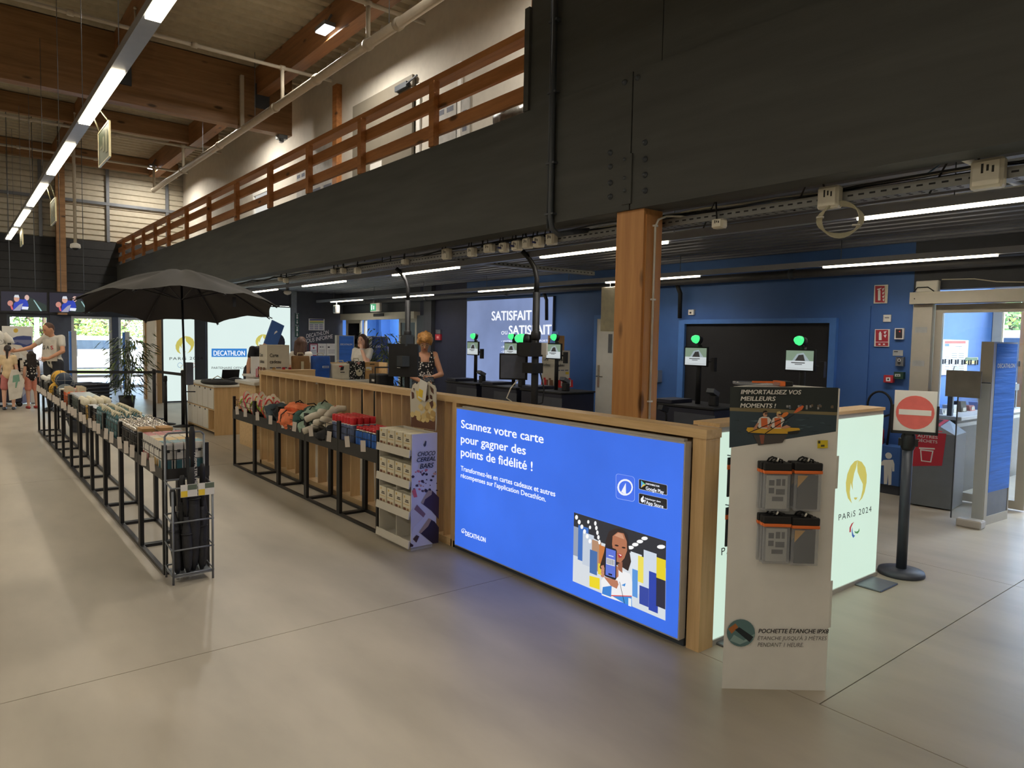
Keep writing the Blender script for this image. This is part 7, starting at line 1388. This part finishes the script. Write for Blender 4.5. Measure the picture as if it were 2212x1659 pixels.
for k, (px, py, lb_) in enumerate(((44, 785, 'white t-shirt with a drawn spiral laid on the trolley side'), (20, 752, 'white t-shirt hung near the mannequin'))):
    q = P('y', 17.9, px, py); t = thing('drawn_tshirt', lb_, 't-shirt', (q.x, 17.86, q.z-.3)); part('cloth', t, MATS['white_tshirt'], lambda b: b.prism([(-.18, 0, -.2), (.18, .0, -.2), (.17, 0, .22), (.28, 0, .1), (.33, 0, .2), (.2, 0, .36), (.07, 0, .38), (-.07, 0, .38), (-.2, 0, .36), (-.33, 0, .2), (-.28, 0, .1), (-.17, 0, .22)], (.0, .02, 0))); part('drawing', t, M_gi, lambda b: b.tube([(.02+.07*math.cos(R(a))*(.3+a/600), -.004, .12+.07*math.sin(R(a))*(.3+a/600)) for a in range(0, 540, 20)], .005, 4)); part('peg', t, M_blackm, lambda b: b.box(-.03, .03, -.01, .03, .37, .41))
for k, (x, y0) in enumerate(((P('y', 21.5, 157, 800).x, 21.5), (P('y', 21.5, 272, 800).x, 21.5))):
    t = thing('door_gate_post', ('slim blue security post left of the bamboo plant', 'slim blue security post behind the bamboo plant')[k], 'post', (x, y0, 0)); part('post', t, M_alu, lambda b: b.bbox(-.02, .1, -.05, .05, 0, 1.62, .01)); part('blue_strip', t, M_blue2, lambda b: b.bbox(-.07, -.02, -.05, .05, .05, 1.6, .01))
# ================================================================== people
def cap(b, a, c, r0, r1, n=12, k=4):
    """tapered limb with rounded ends"""
    a, c = Vector(a), Vector(c); d = (c-a); L = d.length or 1e-4; d.normalize(); pts = []; rs = []
    for i in range(k+1): t = math.pi/2*i/k; pts.append(a-d*r0*math.cos(t)); rs.append(max(.0015, r0*math.sin(t)))
    for i in range(1, 4): pts.append(a.lerp(c, i/4)); rs.append(r0+(r1-r0)*i/4)
    for i in range(k+1): t = math.pi/2*i/k; pts.append(c+d*r1*math.sin(t)); rs.append(max(.0015, r1*math.cos(t)))
    b.tube(pts, rs, n)
def remesh(b, name, m, voxel, smooth=4):
    o = b.build(name, m, None, fix=False); md = o.modifiers.new('r', 'REMESH'); md.mode = 'VOXEL'; md.voxel_size = voxel; md.use_smooth_shade = True
    s = o.modifiers.new('s', 'SMOOTH'); s.iterations = smooth; s.factor = .5
    dg = bpy.context.evaluated_depsgraph_get(); me = bpy.data.meshes.new_from_object(o.evaluated_get(dg)); bpy.data.objects.remove(o); me.materials.clear(); me.materials.append(m)
    return me
SK = [mat('skin_fair', (222, 174, 148), .55, var=.05), mat('skin_tan', (202, 148, 116), .55, var=.05)]
def person(label, loc, rz, H, J, top, bottom, hair, skin=0, child=False, sleeves=.55, vox=.011, shorts=False, barefoot=False, extras=None, tank=False, shoe=None, legs=True):
    """standing figure, front = local -Y; J overrides joints (in units of a 1.7 m figure)"""
    k = H/1.7; t = thing('person', label, 'person', loc, rz); wk = .86 if child else 1
    j = dict(pel=(0, 0, .94), che=(0, 0, 1.26), nec=(0, .01, 1.43), hed=(0, -.015, 1.575), sl=(-.158, .01, 1.385), sr=(.158, .01, 1.385), el=(-.215, .02, 1.10), er=(.215, .02, 1.10), wl=(-.225, -.03, .86), wr=(.225, -.03, .86), hl=(-.09, 0, .90), hr=(.09, 0, .90), kl=(-.1, -.01, .49), kr=(.1, -.01, .49), al=(-.1, .03, .08), ar=(.1, .03, .08))
    
    if child:
        for n in ('sl', 'sr', 'el', 'er', 'wl', 'wr', 'hl', 'hr'): j[n] = (j[n][0]*.84, j[n][1], j[n][2])
    j.update(J); V = {n: Vector(p) for n, p in j.items()}; hd = V['hed']; look = Vector(j.get('look', (0, -1, 0))).normalized()
    up = Vector((0, 0, 1)); up = (up-look*up.dot(look)).normalized(); rt = up.cross(look)*-1; HR = Matrix((look.cross(up)*-1 if False else up.cross(-look), -look, up)).transposed()
    def hp(x, y, z): return hd+HR @ Vector((x, y, z))*(1.12 if child else 1)
    sc = lambda b: [setattr(b, 'v', [p*k for p in b.v]), b][1]
    b = MB()
    def torso(b, e=0):
        pm = V['pel'].lerp(V['che'], .5)
        b.ell(V['pel']+Vector((0, .01, 0)), (.155*wk+e, .115*wk+e, .13+e)); b.ell(pm, (.135*wk+e, .10*wk+e, .16+e)); b.ell(V['che'], (.16*wk+e, .11*wk+e, .17+e)); cap(b, V['pel'], V['che'], .115*wk+e, .125*wk+e)
        for s in ('sl', 'sr'): cap(b, V['che'].lerp(V[s], .3)+Vector((0, 0, .05)), V[s], .066+e, .052+e)
    torso(b); cap(b, V['che'], V['nec'], .07, .052); cap(b, V['nec'], hd, .05, .055)
    for s in 'lr':
        cap(b, V['s'+s], V['e'+s], .049, .039); cap(b, V['e'+s], V['w'+s], .041, .027)
        if legs: cap(b, V['h'+s], V['k'+s], .085*wk, .058); cap(b, V['k'+s], V['a'+s], .056, .036); cap(b, V['a'+s]+Vector((0, .03, -.035)), V['a'+s]+Vector((0, -.15, -.05)), .036, .03)
    b.ell(hp(0, 0, 0), (.076, .098, .118), 16, 12, HR); b.ell(hp(0, -.035, -.06), (.055, .06, .06), 12, 8, HR); cap(b, hp(0, -.095, .01), hp(0, -.112, -.022), .010, .015, 8); 
    for s in (-1, 1): b.ell(hp(.077*s, .012, -.008), (.012, .022, .032), 8, 6, HR)
    b.ell(hp(0, -.092, -.062), (.024, .012, .010), 8, 6, HR)
    hands = {}
    for s in 'lr':
        d = (V['w'+s]-V['e'+s]).normalized(); d = Vector(j.get('hd'+s, d)).normalized(); hands[s] = d; cap(b, V['w'+s], V['w'+s]+d*.07, .028, .032, 10)
    sc(b); me = remesh(b, 'body', SK[skin], vox*k)
    body = link('body', me, t)
    # fingers, eyes and lips joined into the same mesh
    b = MB()
    for s in 'lr':
        d = hands[s]; sd = d.cross(Vector((0, 1, 0)) if abs(d.y) < .8 else Vector((1, 0, 0))).normalized(); pn = sd.cross(d); curl = pn*(-1 if pn.y > 0 else 1); w0 = V['w'+s]+d*.085
        for i in range(4):
            o = w0+sd*(i-1.5)*.017; L = (.062, .074, .07, .056)[i]; b.tube([o-d*.02, o+d*L*.45+curl*.006, o+d*L*.8+curl*.022, o+d*L*.95+curl*.042], [.0085, .008, .0075, .006], 7)
        o = V['w'+s]+d*.04+sd*.026; b.tube([o, o+sd*.022+d*.025+curl*.01, o+sd*.026+d*.055+curl*.02], [.01, .009, .007], 7)
    n0 = len(b.f); b.mi = 1
    for s in (-1, 1): b.ell(hp(.031*s, -.088, .012), (.012, .006, .007), 8, 6, HR); b.tube([hp(.05*s, -.082, .034), hp(.032*s, -.092, .039), hp(.014*s, -.094, .034)], .004, 5)
    b.mi = 2; b.ell(hp(0, -.101, -.06), (.022, .006, .006), 8, 6, HR)
    sc(b); tmp = b.build('t', [SK[skin], mat('eye_dark', (36, 28, 26), .3), mat('lip', (168, 84, 80), .5)], None, fix=False)
    bm = bmesh.new(); bm.from_mesh(me); bm.from_mesh(tmp.data); me.materials.append(MATS['eye_dark']); me.materials.append(MATS['lip']); bm.to_mesh(me); bm.free(); bpy.data.objects.remove(tmp)
    for p in me.polygons: p.use_smooth = True
    # clothes
    b = MB(); torso(b, .011); e = .014
    if not tank:
        for s in 'lr': cap(b, V['s'+s], V['s'+s].lerp(V['e'+s], sleeves), .061, .058)
    sc(b); g = remesh(b, 'top', top, vox*k, 3)
    if tank:
        bm = bmesh.new(); bm.from_mesh(g); zc = (V['che'].z+.105)*k
        bmesh.ops.delete(bm, geom=[v for v in bm.verts if (v.co.z > zc and abs(abs(v.co.x)-.105*k) > .03*k) or abs(v.co.x) > .165*k or (v.co.z > zc-.08*k and v.co.y < V['che'].y*k-.03*k and abs(v.co.x) < .06*k)], context='VERTS'); bm.to_mesh(g); bm.free()
    link('top', g, t)
    if legs:
        b = MB(); b.ell(V['pel'], (.165*wk, .125*wk, .12))
        for s in 'lr':
            cap(b, V['h'+s], V['h'+s].lerp(V['k'+s], .75 if shorts else 1), .098*wk, .075 if not shorts else .09)
            if not shorts: cap(b, V['k'+s], V['k'+s].lerp(V['a'+s], .93), .07, .052)
        sc(b); link('bottoms', remesh(b, 'bottoms', bottom, vox*k, 3), t)
        for s in 'lr':
            b = MB(); cap(b, V['a'+s]+Vector((0, .035, -.04)), V['a'+s]+Vector((0, -.16, -.05)), .044, .04); sc(b); zmin = min(p.z for p in b.v)
            for p in b.v: p.z = max(p.z, .0)
            b.build('shoe', shoe or M_dkm, t, fix=False)
    # hair
    hm, hf = hair; b = MB(); hf(b, hp, HR); sc(b); link('hair', remesh(b, 'hair', hm, .011*k, 2), t)
    if extras: extras(t, V, hp, k, HR)
    return t
def h_short(b, hp, HR): b.ell(hp(0, .018, .03), (.082, .098, .10), 14, 10, HR)
def h_long(b, hp, HR, L=.3):
    b.ell(hp(0, .02, .03), (.088, .104, .105), 14, 10, HR)
    for x in (-.07, -.035, 0, .035, .07): cap(b, hp(x, .06, .02), Vector(hp(x*1.1, .085, -.02))+Vector((0, .01, -L+abs(x)*.5)), .042, .03, 8)
    for s in (-1, 1): cap(b, hp(.078*s, .0, .02), Vector(hp(.085*s, .02, -.03))+Vector((0, 0, -L*.75)), .026, .02, 8)
def h_curly(b, hp, HR):
    rnd = random.Random(5); b.ell(hp(0, .02, .03), (.092, .108, .108), 14, 10, HR)
    for i in range(90):
        u, a = rnd.uniform(-.45, 1), rnd.uniform(0, 6.283); r = math.sqrt(max(0, 1-u*u)); x, y, z = r*math.cos(a), r*math.sin(a), u
        if y < -.55 and z < .35: continue
        b.ell(hp(x*.1, y*.112+.02, z*.115+.03), rnd.uniform(.02, .032), 6, 5)
def h_tail(b, hp, HR): b.ell(hp(0, .015, .03), (.084, .1, .105), 14, 10, HR); cap(b, hp(0, .11, .02), Vector(hp(0, .15, -.1))+Vector((0, 0, -.1)), .04, .02, 10)
HC = {'grey': mat('hair_grey', (92, 84, 76), .7, var=.4, scale=60), 'brown': mat('hair_brown', (74, 50, 38), .6, var=.35, scale=50, stretch=(1, 1, .15)), 'blond': mat('hair_blond', (176, 126, 66), .6, var=.4, scale=50), 'dark': mat('hair_dark', (40, 30, 28), .6, var=.35, scale=50), 'crop': mat('hair_crop', (86, 60, 48), .7, var=.2, scale=60)}
M_tw = mat('tshirt_white', (206, 202, 192), .85, var=.05, bump=.2, bscale=14); M_tb = mat('tshirt_black', (34, 33, 36), .85, var=.15); M_jean = mat('dark_trousers', (46, 48, 56), .8, var=.15); M_pinks = mat('pink_shorts', (226, 150, 130), .8); M_pkd = mat('pink_leggings', (206, 150, 140), .8); M_peach = mat('peach_tshirt', (230, 204, 162), .85)
def face_cam(x, y, off=0): return math.atan2(-y, -x)+math.pi/2+R(off)
def glasses(t, V, hp, k, HR):
    b = MB()
    for s in (-1, 1): b.tube([hp(.032*s+.022*math.cos(R(a)), -.104, .01+.018*math.sin(R(a))) for a in range(0, 361, 30)], .0025, 4)
    for s in (-1, 1): b.tube([hp(.054*s, -.102, .014), hp(.079*s, .0, .016)], .0025, 4)
    b.tube([hp(-.01, -.104, .014), hp(.01, -.104, .014)], .0025, 4)
    for v in b.v: v *= k
    b.build('glasses', M_chain, t)
# woman with curly blond hair paying at the till
x, y = 5.35, 8.72
def ex_w(t, V, hp, k, HR):
    glasses(t, V, hp, k, HR)
    o = text('SuperDr', Vector((-.1, -.16, 1.08))*k, Vector((.1, -.16, 1.06))*k, .05*k, M_wi, None, 'lettering', bold=.02, norm=(0, -1, 0), slant=.25, out=.012); o.parent = t
    part('watch', t, M_steel, lambda b: b.tube([(V['wr']+Vector((.03*math.cos(R(a)), .0, .03*math.sin(R(a)))))*k for a in range(0, 361, 40)], .006, 5))
person('woman with curly blond hair and glasses in a patterned black tank top looking down', (x, y, 0), face_cam(x, y, 8), 1.67, dict(hed=(0, -.06, 1.565), look=(-.12, -.85, -.55), wr=(.05, -.3, 1.06), er=(.25, -.06, 1.1), wl=(-.06, -.32, 1.0), el=(-.25, -.03, 1.1), hdr=(-.8, -.5, .05), hdl=(.8, -.5, 0), nec=(0, -.01, 1.43)), mat('floral_tank', (28, 28, 32), .8, scale=14, kind='voro'), M_jean, (HC['blond'], h_curly), 1, tank=True, extras=ex_w)
q = Vector((x, y, 0))+Matrix.Rotation(face_cam(x, y, 8), 3, 'Z') @ Vector((0, -.38, 1.02)); t = thing('wallet', 'black wallet held open by the woman with curly blond hair', 'wallet', tuple(q), face_cam(x, y, 8)); part('leather', t, M_blk, lambda b: b.obox((0, 0, 0), (.18, .02, .1), Matrix.Rotation(R(-50), 3, 'X'))); part('lining', t, M_dkm, lambda b: b.obox((0, -.012, .004), (.16, .004, .08), Matrix.Rotation(R(-50), 3, 'X')))
# person in a black t-shirt bending over the reception desk
q = P('y', 13.2, 556, 760); person('person with short grey hair in a black t-shirt bending over the reception desk', (q.x-.08, 13.25, 0), R(25), 1.7, dict(che=(0, -.16, 1.22), nec=(0, -.28, 1.37), hed=(.06, -.38, 1.47), look=(.35, -.6, -.7), sl=(-.18, -.2, 1.34), sr=(.18, -.22, 1.34), el=(-.27, -.2, 1.08), wl=(-.29, -.2, .84), er=(.24, -.36, 1.12), wr=(.15, -.52, .98)), M_tb, M_jean, (HC['grey'], h_short), 1, sleeves=.5)
# woman with brown hair and glasses behind the bags
q = P('y', 11.4, 651, 760); person('woman with half tied brown hair and glasses seen behind the kraft sack', (q.x, 11.4, 0), R(130), 1.58, dict(look=(0, -1, -.1)), M_tw, M_jean, (HC['brown'], lambda b, hp, HR: h_long(b, hp, HR, .2)), 0, extras=glasses)
q = P('y', 11.9, 783, 770); 
def ex_b(t, V, hp, k, HR): part('bracelet', t, M_white, lambda b: b.tube([(V['wr']+Vector((.03*math.cos(R(a)), .03*math.sin(R(a)), 0)))*k for a in range(0, 361, 40)], .008, 5)); part('stripe', t, M_blue, lambda b: b.tube([Vector((.03, .13, 1.36))*k, Vector((.06, .135, 1.2))*k, Vector((.05, .135, 1.05))*k], .006, 5))
person('woman with long brown hair and white t-shirt resting her chin on her hand', (q.x, 11.9, 0), R(-55), 1.65, dict(er=(.2, -.2, 1.14), wr=(.07, -.17, 1.42), hdr=(-.2, .2, .9)), M_tw, M_jean, (HC['brown'], lambda b, hp, HR: h_long(b, hp, HR, .3)), 0, extras=ex_b)
# man in an apron at the craft corner, reaching left
q = P('z', 0, 118, 888)
def ex_m(t, V, hp, k, HR):
    part('apron', t, mat('apron_white', (212, 206, 194), .85), lambda b: [b.prism([Vector((x0, -.15+3.2*x0*x0, 1.36-.1*abs(x0)))*k, Vector((x1, -.15+3.2*x1*x1, 1.36-.1*abs(x1)))*k, Vector((x1*1.2, -.155+2.4*x1*x1, .95))*k, Vector((x0*1.2, -.155+2.4*x0*x0, .95))*k], (0, .006, 0)) for x0, x1 in [(-.13+.026*i, -.104+.026*i) for i in range(10)]])
    for s, c, x in (('G', M_dkm, -.1), ('A', M_gi, -.02), ('S', MATS['alarm_red'], .06)):
        o = text(s, Vector((x, -.153, 1.17))*k, Vector((x+.055, -.153, 1.17))*k, .07*k, c, None, 'lettering', bold=.03, norm=(0, -1, 0)); o.parent = t
    part('bow', t, M_white, lambda b: b.tube([Vector((.0, .13, 1.2))*k, Vector((.06, .18, 1.24))*k, Vector((.1, .17, 1.18))*k], .012, 5).tube([Vector((.0, .13, 1.2))*k, Vector((.05, .2, 1.12))*k], .01, 5))
person('balding man in a white t-shirt and apron reaching towards the children', (q.x, q.y, 0), R(-42), 1.8, dict(hed=(-.02, -.09, 1.54), look=(-.3, -.8, -.45), nec=(0, -.03, 1.42), er=(.26, -.1, 1.14), wr=(.1, -.27, 1.0), hdr=(-.8, -.4, .0), el=(-.28, -.2, 1.2), wl=(-.36, -.44, 1.14), hdl=(-.2, -.95, 0)), M_tw, M_jean, (HC['crop'], lambda b, hp, HR: b.ell(hp(0, .02, .018), (.079, .099, .108), 14, 10, HR)), 1, extras=ex_m)
q = P('z', 0, 20, 885); g1 = person('girl with a dark ponytail in a peach t-shirt holding a drawn shirt', (q.x, q.y, 0), R(170), 1.3, dict(wr=(.22, -.18, .92), er=(.2, .0, 1.1)), M_peach, mat('rose_shorts', (196, 120, 116), .8), (HC['dark'], h_tail), 0, child=True, shorts=True)
q2 = P('y', q.y-.2, 33, 850); t = thing('held_tshirt', 'white t-shirt with a green drawing held by the ponytailed girl', 't-shirt', (q2.x, q2.y, .2)); part('cloth', t, MATS['white_tshirt'], lambda b: b.prism([(-.1, 0, 0), (.1, 0, .05), (.16, 0, .4), (.05, 0, .62), (-.05, 0, .62), (-.12, 0, .35)], (0, .02, 0))); part('drawing', t, mat('green_drawing', (120, 160, 140), .8), lambda b: b.prism([(-.04, -.003, .36), (.08, -.003, .38), (.07, -.003, .52), (-.03, -.003, .5)], (0, .003, 0)).prism([(.0, -.003, .25), (.02, -.003, .25), (.05, -.003, .38), (.01, -.003, .36)], (0, .003, 0)))
q = P('z', 0, 70, 882); person('girl with long dark hair in a black top and pink shorts', (q.x, q.y, 0), R(190), 1.18, dict(), mat('spotted_black_top', (30, 26, 30), .85, scale=10, kind='voro'), M_pinks, (HC['dark'], lambda b, hp, HR: h_long(b, hp, HR, .34)), 0, child=True, shorts=True, sleeves=.35, shoe=mat('red_sandal', (170, 60, 56), .6))
# ================================================================== outdoors
M_asph = mat('pale_asphalt', (176, 172, 166), .9, var=.08); M_grass = mat('grass_verge', (104, 124, 60), .9, var=.25, scale=20)
struct(MB().box(-30, 60, 23.25, 60, -.12, -.02).build('ground', M_asph)); struct(MB().box(11.25, 60, -30, 23.25, -.12, -.02).build('ground', M_asph))
tag(MB().box(-30, 40, 31.2, 37, -.02, .06).build('grass_strip', M_grass), 'strip of grass before the trees beyond the car park', 'grass')
def treef(label, loc, h_, rad, n, seed, ma, mb):
    rnd = random.Random(seed); t = thing('tree', label, 'tree', loc, 0, 'trees beyond the car park'); part('trunk', t, mat('bark', (84, 68, 52), .9), lambda b: b.tube([(0, 0, 0), (.1, 0, h_*.4), (0, .1, h_*.8)], [.14, .1, .04], 8).tube([(.08, 0, h_*.35), (rad*.5, .2, h_*.6)], [.07, .02], 6).tube([(.06, 0, h_*.3), (-rad*.5, -.2, h_*.55)], [.07, .02], 6))
    cl = [(rnd.uniform(-1, 1)*rad*.75, rnd.uniform(-1, 1)*rad*.6, h_*rnd.uniform(.18, .95), rad*rnd.uniform(.3, .5)) for _ in range(26)]
    def f(b):
        for i in range(n):
            x, y, z, r = rnd.choice(cl); a, u = rnd.uniform(0, 6.283), rnd.uniform(-1, 1); s = math.sqrt(1-u*u); rr = r*rnd.uniform(.75, 1.05); c = Vector((x+rr*s*math.cos(a), y+rr*s*math.sin(a), max(.1, z+rr*u))); d = Vector((rnd.uniform(-1, 1), rnd.uniform(-1, 1), rnd.uniform(-.6, .6))).normalized(); e = d.orthogonal().normalized(); L = rnd.uniform(.10, .2)
            b.mi = rnd.randint(0, 1); b.add([c, c+d*L*.5+e*L*.28, c+d*L, c+d*L*.5-e*L*.28], [(0, 1, 2, 3)])
    o = part('foliage', t, [ma, mb], f); o['kind'] = 'stuff'; return t
L1, L2, L3 = mat('leaf_yellow_green', (150, 168, 66), .7, var=.25), mat('leaf_green', (92, 124, 54), .7, var=.25), mat('leaf_deep', (66, 96, 46), .7, var=.25)
for k, (x, y) in enumerate(((.6, 34.5), (2.9, 33.6), (4.2, 35.4), (5.6, 34.0), (7.6, 35.0), (-1.4, 35.5))): treef('leafy tree %s beyond the far glass doors' % ('behind the first window', 'left of the double glass doors', 'behind the double glass doors', 'behind the right glass door', 'hidden right of the glass doors', 'at the far left')[k], (x, y, -.02), 4.6+.4*(k % 3), 2.0, 3000, k+10, (L1, L2, L1)[k % 3], (L2, L3, L1)[k % 3])
for k, (x, y) in enumerate(((19.5, 4.2), (21, 6.0), (18.8, 1.2))): treef('leafy tree %s outside the exit door' % ('framed by the outer glass', 'farther behind', 'at the right')[k], (x, y, -.02), 4.4, 2.0, 3000, k+30, L1, L2)
def car(label, loc, rz, m, van=False):
    t = thing('car', label, 'car', loc, rz, 'parked vehicles'); h_ = 1.95 if van else 1.45
    pr = [(-2.1, .35), (-2.12, .75), (-1.35, .92), (-.75, h_-.05), (-.5, h_), (1.7, h_), (2.05, h_-.25 if van else .95), (2.12, .8), (2.1, .35)]
    part('body', t, m, lambda b: b.prism([(x, -.88, z) for x, z in pr], (0, 1.76, 0))); part('glass', t, mat('car_glass', (60, 72, 84), .1), lambda b: b.prism([(x, -.885, z) for x, z in ((-.95, .98), (-.62, h_-.14), (1.5, h_-.14), (1.75, 1.0))], (0, 1.77, 0))); part('bumper', t, M_dkgrey, lambda b: b.box(-2.16, 2.16, -.86, .86, .3, .42))
    for x in (-1.35, 1.35):
        for y in (-.8, .8): part('wheel', t, M_blackm, lambda b: b.lathe([(.32, -.1), (.33, 0), (.32, .1)], 18, (x, y, .33), (0, 1, 0)))
    return t
M_carw = mat('car_white', (226, 228, 232), .25); M_cars = mat('car_silver', (170, 178, 186), .3, metal=.4)
car('white car parked behind the far glass doors', (3.6, 29.3, 0), 0, M_carw); car('silver car parked behind the right glass door', (8.2, 29.6, 0), 0, M_cars); car('white car parked behind the first window', (-1.1, 29.5, 0), R(180), M_carw); car('white van parked outside the exit door', (16.2, 3.6, 0), R(90), M_carw, True)
t = thing('lamp_post', 'white lamp post standing outside the first window', 'lamp post', (2.3, 28.5, -.02)); part('pole', t, M_white, lambda b: b.tube([(0, 0, 0), (0, 0, 5.5)], .07, 10)); part('arm', t, M_white, lambda b: b.tube([(0, 0, 5.4), (.8, 0, 5.6)], .04, 8)); part('head', t, M_grey, lambda b: b.bbox(.6, 1.2, -.12, .12, 5.55, 5.65, .02))
